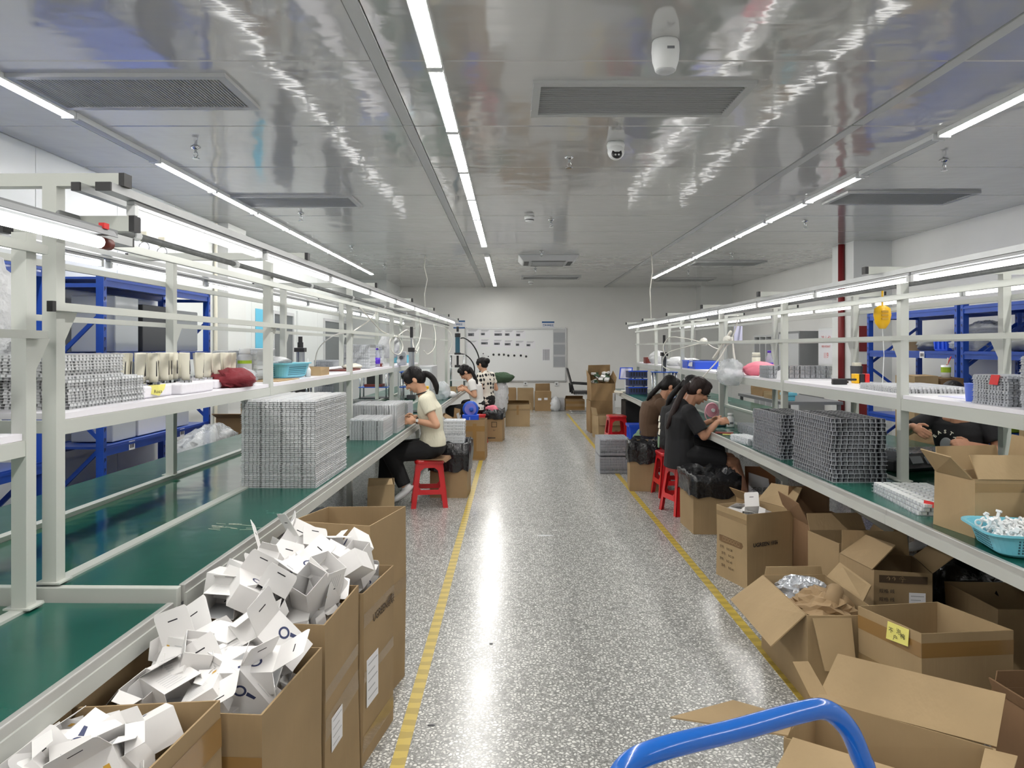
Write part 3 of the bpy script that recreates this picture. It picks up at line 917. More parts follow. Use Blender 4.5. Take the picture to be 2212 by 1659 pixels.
# ------------------------------------------------------------------ tube lamps over the benches
def make_tube_lamp():
    t = thing('tube_lamp', 'x', 'lamp')
    B(MB().box(-.013, .013, .0, 1.18, .022, .034), 'housing', 'light_grey', t)
    B(MB().tube([(0, .03, 0), (0, 1.15, 0)], .0125, 6), 'tube', 'tube_bench', t, smooth=True)
    for y in (0, 1.155):
        B(MB().box(-.014, .014, y, y + .025, -.012, .02), 'lamp_holder', 'white_plastic', t)
    return t
tl = make_tube_lamp()
first = [True]
def put_lamp(L, x, y, z, label, group):
    p = L.w(x, y, z)
    if first[0]:
        first[0] = False
        tl.location = p; tl.rotation_euler = (0, 0, L.a); tag(tl, label, None, group); return tl
    return copy_tree(tl, p, (0, 0, L.a), label, group)
for i in range(9):
    put_lamp(LL, -1.25, 2.42 + i * 1.24, 1.944, '%s tube lamp from the viewer on the aisle side of the left bench' % ORD[i], 'tube lamps, left bench aisle side')
for i in range(9):
    put_lamp(LL, -2.235, 2.78 + i * 1.24, 1.944, '%s tube lamp from the viewer on the wall side of the left bench' % ORD[i], 'tube lamps, left bench wall side')
for i in range(10):
    put_lamp(RL, 2.01, 1.35 + i * 1.2, 1.843, '%s tube lamp from the viewer on the aisle side of the right bench' % ORD[i], 'tube lamps, right bench aisle side')
for i in range(10):
    put_lamp(RL, 2.9, 1.2 + i * 1.2, 1.843, '%s tube lamp from the viewer on the wall side of the right bench' % ORD[i], 'tube lamps, right bench wall side')
# big lamp of the near bench
t = thing('tube_lamp', 'large bright tube lamp with red switch close at the left edge', 'lamp', (-1.2, .98, 1.8), R(-1))
B(MB().box(-.03, .03, 0, 1.18, .025, .04).plate([(.03, .0, .034), (.03, 1.16, .034), (.042, 1.16, .016), (.042, .0, .016)], .002).plate([(-.03, 0, .034), (-.03, 1.16, .034), (-.05, 1.16, .002), (-.05, 0, .002)], .002), 'reflector', 'mid_grey', t)
B(MB().tube([(0, .01, 0), (0, 1.14, 0)], .0165, 10), 'tube', 'tube_bench', t, smooth=True)
B(MB().tube([(0, 1.14, 0), (0, 1.19, 0)], .017, 10), 'tube_end', 'brown_leather', t, smooth=True)
B(MB().box(.02, .036, 1.1, 1.125, .034, .05), 'switch', 'red_bright', t)

# ------------------------------------------------------------------ blue racks
def rack(name, label, x0, x1, y0, y1, levels, h, decks=True):
    """x0 is the face towards the aisle"""
    t = thing(name, label, 'rack', ((x0 + x1) / 2, (y0 + y1) / 2, 0))
    hx, hy = abs(x1 - x0) / 2, (y1 - y0) / 2
    um = MB()
    um.box(-.028, .028, -.022, .022, 0, h)
    um = um.mesh('upright', 'rack_blue')
    sm = MB()
    k = .12
    while k < h - .05:
        sm.box(-.0292, .0292, -.007, -.001, k, k + .03); sm.box(-.0292, .0292, .003, .009, k + .01, k + .03)
        k += .075
    sm = sm.mesh('slots', 'black_plastic')
    for sx in (-1, 1):
        for sy in (-1, 1):
            o = link('upright', um, t, (sx * hx, sy * hy, 0))
            s_ = link('slots', sm, o); s_['kind'] = 'stuff'
            B(MB().box(sx * hx - .04, sx * hx + .04, sy * hy - .04, sy * hy + .04, 0, .006), 'foot_plate', 'rack_blue', t)
    for sy in (-1, 1):
        B(MB().beam((-hx, sy * hy, h - .1), (hx, sy * hy, h - .1), .02, .03), 'end_tie', 'rack_blue', t)
        z = .3
        s = 1
        while z + .5 < h:
            B(MB().beam((-hx * s, sy * hy, z), (hx * s, sy * hy, z + .45), .018, .03), 'end_brace', 'rack_blue', t)
            z += .5; s = -s
    for z in levels:
        for sx in (-1, 1):
            b = MB().box(sx * hx - .02, sx * hx + .02, -hy + .022, hy - .022, z - .075, z)
            b.box(sx * hx - .026, sx * hx + .026, -hy + .022, hy - .022, z - .03, z - .012)
            B(b, 'beam', 'rack_blue', t)
        B(MB().box(-hx + .02, hx - .02, -hy + .022, hy - .022, z - .022, z - .004), 'deck', 'rack_blue', t)
    return t
def rack_tag(t, x, y, z, sgn):
    o = B(MB().box(min(0, sgn * .002), max(0, sgn * .002), -.045, .045, -.035, .035), 'location_tag', 'paper', t)
    o.location = (x, y, z)
    for i in range(3):
        q = B(MB().box(min(sgn * .002, sgn * .003), max(sgn * .002, sgn * .003), -.03 + i * .022, -.018 + i * .022, -.02, .015), 'tag_print', 'ink', o)
rk1 = rack('storage_rack', 'blue steel storage rack standing behind the left bench', -3.05, -3.5, 5.5, 7.4, (.1, .76, 1.46, 2.03), 2.06)
for (y, z) in ((-.7, 1.42), (.0, 1.42), (-.55, .72), (.35, .72)):
    rack_tag(rk1, .247, y, z, 1)
rk2 = rack('storage_rack', 'blue steel storage rack cut by the left picture edge', -3.05, -3.5, 2.9, 4.8, (.1, .76, 1.46, 2.03), 2.06)
rk3 = rack('storage_rack', 'blue steel storage rack beside the fire cabinet on the right', 4.4, 5.0, 7.3, 9.1, (.1, .72, 1.46, 1.9), 1.95)
rack_tag(rk3, -.327, -.3, 1.42, -1)
rk4 = rack('storage_rack', 'blue steel storage rack at the right picture edge', 4.4, 5.0, 5.3, 7.2, (.1, .72, 1.46, 1.9), 1.95)
rack_tag(rk4, -.327, .3, .68, -1)

# ------------------------------------------------------------------ cardboard cartons
def carton(label, corners, h, m='carton', flaps=(), tapes=(), group=None, jit=.006, name='cardboard_box', base=0.0, seed=0, floor_only=True, rim=None):
    """corners: four plan corners counter-clockwise from above starting at the near-left one.
    flaps: (side, angle from upright outwards in degrees, length[, skew]); side 0 = between corner 0 and 1 ..."""
    rg = random.Random(hash(label) % 9999 if not seed else seed)
    cx = sum(c[0] for c in corners) / 4; cy = sum(c[1] for c in corners) / 4
    t = thing(name, label, 'box', (cx, cy, base), 0, group)
    t_ = .005
    C = [Vector((c[0] - cx, c[1] - cy, 0)) for c in corners]
    T = [c + Vector((rg.uniform(-jit, jit), rg.uniform(-jit, jit), h + (rim[i] if rim else 0) + rg.uniform(-jit, jit))) for i, c in enumerate(C)]
    mid = [C[i].lerp(T[i], .55) + Vector((rg.uniform(-jit, jit), rg.uniform(-jit, jit), 0)) * .8 for i in range(4)]
    def inn(p):
        d = Vector((p.x, p.y, 0)); return p - d.normalized() * (t_ * 1.4)
    m_ = MB()
    O = C + mid + T
    I = [inn(c) + Vector((0, 0, .006)) for c in C] + [inn(c) for c in mid] + [inn(c) for c in T]
    fs = [(3, 2, 1, 0)]
    for lv in (0, 4):
        for i in range(4):
            j = (i + 1) % 4
            fs.append((lv + i, lv + j, lv + 4 + j, lv + 4 + i))
    n = 12
    for lv in (0, 4):
        for i in range(4):
            j = (i + 1) % 4
            fs.append((n + lv + j, n + lv + i, n + lv + 4 + i, n + lv + 4 + j))
    fs.append((n, n + 1, n + 2, n + 3))
    for i in range(4):
        j = (i + 1) % 4
        fs.append((8 + i, 8 + j, n + 8 + j, n + 8 + i))
    m_.add(O + I, fs)
    B(m_, 'body', m, t)
    for fl in flaps:
        s, ang, ln = fl[:3]
        tw = fl[3] if len(fl) > 3 else 0
        a, b = T[s], T[(s + 1) % 4]
        e = (b - a).normalized()
        out = Vector((e.y, -e.x, 0)).normalized()
        d = out * math.sin(R(ang)) + Vector((0, 0, 1)) * math.cos(R(ang))
        d2 = out * math.sin(R(ang + tw)) + Vector((0, 0, 1)) * math.cos(R(ang + tw))
        off = out * .003
        k = .012
        q = [a + off + e * k, b + off - e * k, b + off - e * (k * 1.6) + d2 * ln, a + off + e * (k * 1.6) + d * ln]
        fm = MB()
        nrm = (q[1] - q[0]).cross(q[3] - q[0]).normalized() * .0025
        fm.hexa([p - nrm for p in q], [p + nrm for p in q])
        B(fm, 'flap', m, t)
    for (s, z0, z1, mm) in tapes:
        a, b = C[s], C[(s + 1) % 4]
        e = (b - a).normalized(); out = Vector((e.y, -e.x, 0))
        # follow the slightly bowed wall
        fa = lambda z: C[s].lerp(mid[s], min(1, z / (.55 * h))) if z < .55 * h else mid[s].lerp(T[s], (z - .55 * h) / (.45 * h))
        fb = lambda z: C[(s + 1) % 4].lerp(mid[(s + 1) % 4], min(1, z / (.55 * h))) if z < .55 * h else mid[(s + 1) % 4].lerp(T[(s + 1) % 4], (z - .55 * h) / (.45 * h))
        P = [fa(z0), fb(z0), fb(z1), fa(z1)]
        q = [p + out * .0014 for p in P]
        B(MB().add(q, [(0, 1, 2, 3)]), 'tape', mm, t)
    t['_'] = 0
    del t['_']
    BOXES[label] = (t, C, T, mid, h)
    return t
BOXES = {}
def on_wall(t, label, side, u, v):
    """local point and axes on a carton wall: u along 0..1, v height 0..1"""
    _, C, T, mid, h = BOXES[label]
    a, b = C[side], C[(side + 1) % 4]; ta, tb = T[side], T[(side + 1) % 4]
    ma, mb_ = mid[side], mid[(side + 1) % 4]
    def ed(c, m, t_): return c.lerp(m, v / .55) if v < .55 else m.lerp(t_, (v - .55) / .45)
    p = ed(a, ma, ta).lerp(ed(b, mb_, tb), u)
    e = (b - a).normalized(); out = Vector((e.y, -e.x, 0))
    return p + out * .003, e, out
def wall_label(t, key, side, u, v, w, h, m='paper', lines=4, lean=0):
    p, e, out = on_wall(t, key, side, u, v)
    up = Vector((0, 0, 1))
    q = [p - e * w / 2 - up * h / 2, p + e * w / 2 - up * h / 2, p + e * w / 2 + up * h / 2, p - e * w / 2 + up * h / 2]
    o = B(MB().plate([x + out * .0005 for x in q], .001), 'shipping_label', m, t)
    for i in range(lines):
        z = h * (.36 - .72 * i / max(1, lines - 1)) if lines > 1 else 0
        L = w * (.8 if i % 2 == 0 else .6)
        c = p + out * .0016 + up * z - e * (w * .4)
        B(MB().add([c, c + e * L, c + e * L + up * h * .03, c + up * h * .03], [(0, 1, 2, 3)]), 'print_line', 'ink_pale', o)
def wall_text(t, key, side, u, v, s, size, m='ink_brown', vertical=False, bold=.0):
    p, e, out = on_wall(t, key, side, u, v)
    if vertical:
        return text_on(t, s, size, m, p, (0, 0, 1), -e, bold=bold)
    return text_on(t, s, size, m, p, e, (0, 0, 1), bold=bold)
def rect(x0, x1, y0, y1, yaw=0.0):
    cx, cy = (x0 + x1) / 2, (y0 + y1) / 2
    out = []
    for (x, y) in ((x0, y0), (x1, y0), (x1, y1), (x0, y1)):
        q = RZ(R(yaw)) @ Vector((x - cx, y - cy, 0))
        out.append((cx + q.x, cy + q.y))
    return out

# the five big cartons by the left bench, from near to far
k1 = 'nearest open carton at the left full of white boxes'
b1 = carton(k1, [(-1.1, 1.36), (-.73, 1.36), (-.69, 1.76), (-1.06, 1.78)], .66, 'carton', tapes=[(1, .55, .62, 'tape_brown')], seed=11, rim=(-.03, 0, 0, -.02))
k2 = 'second open carton with brown tape holding white boxes'
b2 = carton(k2, [(-1.1, 1.83), (-.605, 1.81), (-.562, 2.2), (-1.08, 2.21)], .605, 'carton', tapes=[(0, .02, .5, 'tape_brown'), (1, .12, .2, 'tape_clear')], seed=12)
k3 = 'third open carton with a small white label and white boxes'
b3 = carton(k3, [(-1.0, 2.27), (-.572, 2.25), (-.535, 2.61), (-.97, 2.62)], .66, 'carton', tapes=[(1, .3, .37, 'tape_clear'), (1, .42, .46, 'tape_clear')], seed=13)
wall_label(b3, k3, 1, .3, .44, .1, .105)
k4 = 'fourth open carton with a tall paper sheet taped on'
b4 = carton(k4, [(-.94, 2.65), (-.534, 2.64), (-.478, 2.98), (-.9, 2.99)], .625, 'carton', tapes=[(1, .05, .11, 'tape_clear'), (1, .3, .34, 'tape_clear'), (1, .5, .55, 'tape_clear')], seed=14)
wall_label(b4, k4, 1, .25, .46, .12, .17, lines=5)
wall_text(b4, k4, 1, .62, .8, 'UGREEN绿联', .042, 'ink_brown', bold=.0006)
k5 = 'fifth tall empty carton at the end of the left row'
b5 = carton(k5, [(-.905, 3.02), (-.572, 3.0), (-.49, 3.38), (-.85, 3.4)], .77, 'carton', tapes=[(0, .66, .72, 'tape_clear'), (1, .4, .46, 'tape_clear')], seed=15, rim=(.02, .01, 0, 0))

# ------------------------------------------------------------------ white retail boxes
def make_retail(kind):
    """one opened white retail box, lying with its open end towards +y; kind changes lid and print"""
    w, d, h = .098, .14, .074
    t = thing('retail_box', 'x', 'box')
    th = .0012
    m = MB()
    m.box(-w / 2, w / 2, -d / 2, d / 2, -h / 2, -h / 2 + th)
    m.box(-w / 2, w / 2, -d / 2, d / 2, h / 2 - th, h / 2)
    m.box(-w / 2, -w / 2 + th, -d / 2, d / 2, -h / 2 + th, h / 2 - th)
    m.box(w / 2 - th, w / 2, -d / 2, d / 2, -h / 2 + th, h / 2 - th)
    if kind != 2:
        m.box(-w / 2 + th, w / 2 - th, -d / 2, -d / 2 + th, -h / 2 + th, h / 2 - th)
    B(m, 'body', 'white_card', t)
    B(MB().box(-w / 2 + th * 1.2, w / 2 - th * 1.2, -d / 2 + th * 2, d / 2 - .002, -h / 2 + th, -h / 2 + th * 1.6), 'inner_floor', 'card_inside', t)
    la = R((100, 35, 150, 65)[kind])
    # lid: long flap with rounded tuck end hinged on the upper edge
    def lid_pts(ln, tuck):
        u = Vector((0, math.cos(la), math.sin(la)))
        o = Vector((0, d / 2, h / 2 - th / 2))
        ww = w / 2
        pts = [o + Vector((-ww, 0, 0)), o + Vector((ww, 0, 0)), o + Vector((ww, 0, 0)) + u * ln]
        for a in (30, 60):
            pts.append(o + Vector((ww - .012 + .012 * math.cos(R(a)), 0, 0)) + u * (ln + tuck * math.sin(R(a))))
        for a in (120, 150):
            pts.append(o + Vector((-ww + .012 + .012 * math.cos(R(a)), 0, 0)) + u * (ln + tuck * math.sin(R(a))))
        pts.append(o + Vector((-ww, 0, 0)) + u * ln)
        return pts, u, o
    pts, u, o = lid_pts((.062, .085, .06, .075)[kind], .018)
    lid = B(MB().plate(pts, th), 'lid', 'white_card', t)
    c = o + u * .058
    n = Vector((1, 0, 0)).cross(u)
    B(MB().plate([c + Vector((-.014, 0, 0)), c + Vector((.014, 0, 0)), c + Vector((.014, 0, 0)) + u * .0035, c + Vector((-.014, 0, 0)) + u * .0035], th + .0008), 'slot', 'ink', lid)
    for s in (-1, 1):
        v = Vector((s * math.sin(R(50 + 20 * kind)), math.cos(R(50 + 20 * kind)), 0))
        o2 = Vector((s * (w / 2 - th / 2), d / 2, 0))
        B(MB().plate([o2 + Vector((0, 0, -h * .46)), o2 + Vector((0, 0, h * .46)), o2 + Vector((0, 0, h * .3)) + v * .04, o2 + Vector((0, 0, -h * .36)) + v * .04], th), 'dust_flap', 'white_card', t)
    # print: dark ring device on top, small text and gold dot on a side
    pr = MB()
    if kind in (0, 1):
        z = h / 2 + .0005
        segs = 18
        vo = [(.012 + .017 * math.cos(2 * math.pi * k / segs), .018 + .017 * math.sin(2 * math.pi * k / segs), z) for k in range(segs)]
        vi = [(.012 + .011 * math.cos(2 * math.pi * k / segs), .018 + .011 * math.sin(2 * math.pi * k / segs), z) for k in range(segs)]
        pr.add(vo + vi, [(k, (k + 1) % segs, segs + (k + 1) % segs, segs + k) for k in range(segs)])
        pr.add([(.016, -.002, z), (.026, .004, z), (.034, -.022, z), (.026, -.024, z)], [(0, 3, 2, 1)])
    B(pr, 'logo_print', 'ink_blue', t) if pr.v else None
    tx = MB()
    z = h / 2 + .0005
    if kind in (2, 3):
        for i in range(6):
            tx.add([(-.034, -.05 + i * .011, z), (.02 - .006 * (i % 3), -.05 + i * .011, z), (.02 - .006 * (i % 3), -.0488 + i * .011, z), (-.034, -.0488 + i * .011, z)], [(0, 1, 2, 3)])
    x = w / 2 + .0005
    for i in range(5):
        tx.add([(x, -.05, -.018 + i * .009), (x, .0 + .01 * (i % 2), -.018 + i * .009), (x, .0 + .01 * (i % 2), -.0168 + i * .009), (x, -.05, -.0168 + i * .009)], [(0, 1, 2, 3)])
    B(tx, 'text_print', 'ink_pale', t)
    g = MB()
    g.add([(x, .022, -.016), (x, .034, -.016), (x, .034, -.004), (x, .022, -.004)], [(0, 1, 2, 3)])
    if kind in (2, 3):
        g.add([(.02, .03, z), (.032, .03, z), (.032, .042, z), (.02, .042, z)], [(0, 1, 2, 3)])
    B(g, 'gold_print', 'ink_gold', t)
    return t
RB = [make_retail(i) for i in range(4)]
RB_PTS = [[Vector(v.co) for ch in r.children if ch.name.split('.')[0] in ('body', 'lid', 'dust_flap') for v in ch.data.vertices] for r in RB]
from mathutils import Euler
RB_USED = [False] * 4
LOOK = ['showing a dark ring logo', 'with a long lid flung open', 'covered in small grey text', 'with raised lid and gold mark']
def put_retail(kind, loc, rot, where, group):
    lab = 'white retail box %s, heaped in %s' % (LOOK[kind], where)
    if not RB_USED[kind]:
        RB_USED[kind] = True
        o = RB[kind]; o.location = loc; o.rotation_euler = rot; tag(o, lab, None, group); return o
    return copy_tree(RB[kind], loc, rot, lab, group)
def heap(x0, x1, y0, y1, z0, z1, n, where, group, seed, slope=(0, 0), rimz=.6, walls=(0, 0, 0, 0, 0, 0)):
    wl0, wl1, wr0, wr1, wy0, wy1 = walls
    rg = random.Random(seed)
    pts = []
    tries = 0
    # two layers: a deep one and a visible one
    for L, (zz, cnt) in enumerate(((z0, n // 2), (z1, n - n // 2))):
        got = []
        tries = 0
        while len(got) < cnt and tries < 4000:
            tries += 1
            x, y = rg.uniform(x0, x1), rg.uniform(y0, y1)
            dmin = .094 if tries < 1500 else .074
            if all((x - a) ** 2 + (y - b) ** 2 > dmin ** 2 for a, b in got):
                got.append((x, y))
        for (x, y) in got:
            cxn = (x - (x0 + x1) / 2) / max(.01, (x1 - x0) / 2); cyn = (y - (y0 + y1) / 2) / max(.01, (y1 - y0) / 2)
            dome = .035 * (1 - .5 * (cxn * cxn + cyn * cyn)) if L else 0
            pts.append((x, y, zz + dome + rg.uniform(-.012, .012) + slope[0] * cxn + slope[1] * cyn))
    for i, p in enumerate(pts):
        rot = (R(rg.choice([0, 0, 25, -30, 60, 180, 90, -70]) + rg.uniform(-18, 18)), R(rg.uniform(-35, 35)), R(rg.uniform(0, 360)))
        kd = rg.randrange(4)
        # keep the box inside the carton walls below the rim and clear of the bench edge
        M = Euler(rot).to_matrix()
        cloud = [M @ q for q in RB_PTS[kd]]
        pos = Vector(p)
        for _ in range(40):
            bad = Vector((0, 0, 0))
            for q in cloud:
                w = pos + q
                if w.z < rimz + .01:
                    xa = wl0 + (wl1 - wl0) * (w.y - y0) / (y1 - y0)
                    xb = wr0 + (wr1 - wr0) * (w.y - y0) / (y1 - y0)
                    if w.x < xa: bad.x = max(bad.x, xa - w.x)
                    if w.x > xb: bad.x = min(bad.x, xb - w.x)
                    if w.y < wy0: bad.y = max(bad.y, wy0 - w.y)
                    if w.y > wy1: bad.y = min(bad.y, wy1 - w.y)
                elif w.x < -1.0:
                    bad.x = max(bad.x, -1.0 - w.x)
            if bad.length < 1e-4: break
            pos += bad * .6
            if _ > 12: pos.z += .006
        put_retail(kd, pos, rot, where, group)
heap(-1.03, -.79, 1.43, 1.7, .5, .595, 22, 'the nearest carton', 'white boxes in the nearest carton', 21, rimz=.66, walls=(-1.08, -1.05, -.735, -.705, 1.38, 1.755))
heap(-1.0, -.65, 1.9, 2.14, .5, .61, 34, 'the second carton', 'white boxes in the second carton', 22, (.02, .03), rimz=.605, walls=(-1.075, -1.06, -.612, -.585, 1.83, 2.185))
heap(-.95, -.61, 2.32, 2.56, .6, .705, 26, 'the third carton', 'white boxes in the third carton', 23, rimz=.66, walls=(-.98, -.96, -.582, -.552, 2.27, 2.595))
heap(-.87, -.57, 2.7, 2.92, .56, .675, 22, 'the fourth carton', 'white boxes in the fourth carton', 24, rimz=.625, walls=(-.92, -.89, -.54, -.5, 2.665, 2.97))

# ------------------------------------------------------------------ cartons on the right floor
kr = 'tan export carton with UGREEN lettering and open top'
bx_ = carton('open tan carton with black brand lettering beside the right tape line', [(1.455, 4.58), (1.79, 4.725), (1.66, 5.03), (1.35, 4.9)], .466, 'carton_c', flaps=[(1, 35, .16, 12)], tapes=[(3, .4, .43, 'tape_clear')], seed=31)
kb = 'open tan carton with black brand lettering beside the right tape line'
wall_text(bx_, kb, 0, .3, .58, 'UGREEN', .034, 'ink', bold=.0008); wall_text(bx_, kb, 0, .58, .58, '绿联', .03, 'ink', bold=.0002)
p, e, out = on_wall(bx_, kb, 3, .5, .55)
B(MB().plate([p - e * .13 + Vector((0, 0, -.02)), p + e * .13 + Vector((0, 0, -.02)), p + e * .13 + Vector((0, 0, .02)), p - e * .13 + Vector((0, 0, .02))], .001), 'printed_band', 'cardboard_dark', bx_)
wall_text(bx_, kb, 3, .5, .55, '□□○○○□', .034, 'kraft')
for i in range(4):
    for (u, s) in ((.2, '货号:'), (.45, 'NO.%d' % (38 + i))):
        wall_text(bx_, kb, 3, u + .06 * (i % 2), .43 - .085 * i, s, .022, 'ink_brown')
wall_text(bx_, kb, 0, .32, .07, 'C/NO', .014, 'ink_brown')
for i, (dx, dy, dz, kd) in enumerate(((-.06, .05, .4, 2), (.06, .08, .41, 0), (.02, .0, .4, 3))):
    put_retail(kd, (1.56 + dx, 4.8 + dy, dz), (R(20 * i), R(10), R(60 * i + 20)), 'the carton with black lettering', 'white boxes in the lettered carton')
carton('carton with upright back flap behind the lettered carton', rect(1.8, 2.12, 4.5, 4.85, 6), .42, 'carton_red', flaps=[(2, -6, .17), (3, 20, .15, 8)], seed=32)
carton('open carton standing empty behind the flapped carton', [(1.757, 3.98), (2.1, 4.0), (2.06, 4.3), (1.7, 4.26)], .44, 'carton', flaps=[(1, 35, .12), (2, 30, .1)], seed=33)
k6 = 'carton with printed arrows and white shipping label under the right bench'
b6 = carton(k6, [(1.77, 3.62), (2.03, 3.58), (2.1, 3.9), (1.755, 3.96)], .405, 'carton', flaps=[(3, -55, .17, 8), (1, 50, .14), (2, 10, .12)], seed=34)
wall_label(b6, k6, 0, .74, .6, .075, .13, lines=6)
p, e, out = on_wall(b6, k6, 0, .5, .91)
B(MB().plate([p - e * .11 + Vector((0, 0, -.018)), p + e * .11 + Vector((0, 0, -.018)), p + e * .11 + Vector((0, 0, .018)), p - e * .11 + Vector((0, 0, .018))], .001), 'printed_band', 'ink_brown', b6)
wall_text(b6, k6, 0, .38, .91, '↑↑ ☂', .03, 'carton')
for i in range(3):
    wall_text(b6, k6, 0, .22, .76 - .1 * i, '规格 线', .022, 'ink')
def free_flap(t, pts, m='carton_c'):
    q = [Vector(p) for p in pts]
    n = (q[1] - q[0]).cross(q[3] - q[0]).normalized() * .0025
    return B(MB().hexa([p - n for p in q], [p + n for p in q]), 'flap', m, t, world=True)
k7 = 'carton with wide drooping flaps and crumpled paper inside'
b7 = carton(k7, [(1.245, 3.12), (1.56, 3.12), (1.56, 3.69), (1.245, 3.7)], .365, 'carton_c', flaps=[(3, 126, .2, 8), (2, 2, .04)], seed=35)
free_flap(b7, [(1.262, 3.112, .362), (1.425, 3.112, .362), (1.41, 3.03, .17), (1.28, 3.03, .175)])
free_flap(b7, [(1.555, 3.66, .365), (1.565, 3.3, .365), (1.66, 3.42, .4), (1.63, 3.68, .43)])
k8 = 'open carton with a yellow handwritten note stuck on its rim'
b8 = carton(k8, [(1.536, 2.77), (1.9, 2.81), (1.816, 3.15), (1.44, 3.09)], .42, 'carton_c', tapes=[(3, .33, .385, 'tape_brown'), (0, .33, .385, 'tape_brown'), (3, .2, .23, 'tape_clear')], seed=36)
p, e, out = on_wall(b8, k8, 3, .66, .9)
nt = B(MB().plate([p - e * .055 + Vector((0, 0, -.034)) + out * .004, p + e * .06 + Vector((0, 0, -.022)) + out * .01, p + e * .055 + Vector((0, 0, .04)), p - e * .05 + Vector((0, 0, .036))], .001), 'sticky_note', 'note_yellow', b8)
for (s, du, dv) in (('泡', .012, .016), ('不', -.026, .008), ('棉', .032, .004), ('户', -.004, -.014)):
    text_on(b8, s, .024, 'ink', p + e * du + Vector((0, 0, dv)) + out * .0072, e, (0, 0, 1))
carton('dark open carton with clear tape tucked under the right bench', [(2.2, 3.36), (2.6, 3.34), (2.62, 3.74), (2.2, 3.76)], .31, 'carton', tapes=[(3, .05, .2, 'tape_clear')], seed=37)
carton('low brown carton at the right picture edge below the noted carton', rect(1.7, 2.05, 2.3, 2.62, 4), .3, 'carton_red', flaps=[(3, 25, .05), (2, -5, .06)], seed=38)
# foreground carton with the large raised flap
k9 = 'foreground carton with large raised flaps behind the blue handle'
t = carton(k9, [(.81, 2.2), (1.22, 1.9), (1.4, 2.14), (.99, 2.44)], .345, 'carton_c', flaps=[], seed=39)
free_flap(t, [(1.0, 2.43, .345), (1.4, 2.14, .345), (1.48, 2.22, .46), (1.1, 2.5, .465)])
free_flap(t, [(.82, 2.2, .345), (.88, 2.3, .348), (.72, 2.41, .35), (.5, 2.34, .33)])
free_flap(t, [(.83, 2.19, .345), (1.2, 1.92, .345), (1.08, 1.76, .31), (.7, 2.03, .3)])
free_flap(t, [(.985, 2.445, .345), (1.04, 2.41, .345), (1.0, 2.5, .44), (.955, 2.52, .43)])
free_flap(t, [(1.36, 2.13, .345), (1.2, 1.92, .345), (1.25, 1.88, .35), (1.42, 2.08, .35)])
# loose flattened cartons by it
tag(B(MB().plate([(.36, 2.16, .02), (.7, 2.05, .03), (.78, 2.5, .03), (.42, 2.48, .015)], .006), 'flattened_carton', 'carton_c'), 'flattened cardboard sheet lying on the floor near the blue handle', 'cardboard')

# crumpled contents
def crumple(name, label, cat, c, r, m, seed, n=2, amp=.35, group=None, flat=1.0):
    rg = random.Random(seed)
    mb = MB().ell((0, 0, 0), (1, 1, 1), seg=28, rings=18)
    out = []
    ph = [(rg.uniform(3, 7), rg.uniform(3, 7), rg.uniform(3, 7), rg.uniform(0, 6), rg.uniform(.4, 1)) for _ in range(6)]
    for v in mb.v:
        p = Vector(v)
        k = 1.0
        for (a, b, c_, d, e_) in ph:
            k += amp * .22 * e_ * abs(math.sin(a * p.x + b * p.y + c_ * p.z + d)) - amp * .07
        k += rg.uniform(-.05, .05) * amp
        out.append((p.x * r[0] * k, p.y * r[1] * k, max(-r[2] * flat, p.z * r[2] * k)))
    mb.v = out
    o = B(mb, name, m, smooth=(m not in ('kraft', 'silver_bag')))
    o.location = c
    return tag(o, label, cat, group)
crumple('crumpled_paper', 'crumpled kraft paper stuffed in the drooping flap carton', 'paper', (1.4, 3.34, .315), (.11, .13, .07), 'kraft', 41, amp=1.0)
tag(B(MB().tube([(1.4, 3.26, .37), (1.46, 3.34, .4), (1.5, 3.46, .36)], .035, 10).add([(1.37, 3.22, .35), (1.44, 3.2, .39), (1.5, 3.31, .36), (1.42, 3.34, .41)], [(0, 1, 2, 3)]), 'paper_roll', 'kraft', smooth=True), 'curled kraft paper strip on top of the crumpled paper', 'paper')
crumple('plastic_bag', 'silver crinkled plastic bag inside the drooping flap carton', 'bag', (1.38, 3.54, .33), (.1, .1, .06), 'silver_bag', 42, amp=1.0)

# boxes lined with black bags
def bag_liner(label, corners, z0, z1, seed, parent_label=None):
    rg = random.Random(seed)
    cx = sum(c[0] for c in corners) / 4; cy = sum(c[1] for c in corners) / 4
    ring = []
    n = 32
    def at(u):
        k = int(u * 4) % 4; f = u * 4 - int(u * 4)
        a, b = corners[k], corners[(k + 1) % 4]
        return Vector((a[0] + (b[0] - a[0]) * f - cx, a[1] + (b[1] - a[1]) * f - cy, 0))
    m = MB(); V = []
    levels = ((z1 - .3, .78), (z1 - .12, .88), (z1 - .01, .93), (z1 + .014, 1.0), (z1 - .01, 1.09), ((z0 + z1) / 2, 1.1), (z0, 1.08))
    for (z, s) in levels:
        for i in range(n):
            p = at(i / n)
            w = rg.uniform(-.012, .012)
            zz = z + (rg.uniform(-.022, .022) if z in (z0, z1 + .014) else rg.uniform(-.008, .008))
            d = p.normalized()
            q = p * s + d * w * (1.0 if s > 1 else .4)
            V.append((q.x, q.y, zz))
    fs = []
    for l in range(len(levels) - 1):
        for i in range(n):
            j = (i + 1) % n
            fs.append((l * n + i, (l + 1) * n + i, (l + 1) * n + j, l * n + j))
    m.add(V, fs)
    o = B(m, 'bin_liner', 'bag_black', smooth=True)
    o.location = (cx, cy, 0)
    return tag(o, label, 'bag')
c_ = [(1.455, 5.94), (1.81, 5.92), (1.84, 6.32), (1.44, 6.34)]
carton('tan carton under a black bin liner beside the seated woman in black', c_, .47, 'carton', seed=51)
bag_liner('black bin liner over the carton beside the woman in black', c_, .30, .478, 51)
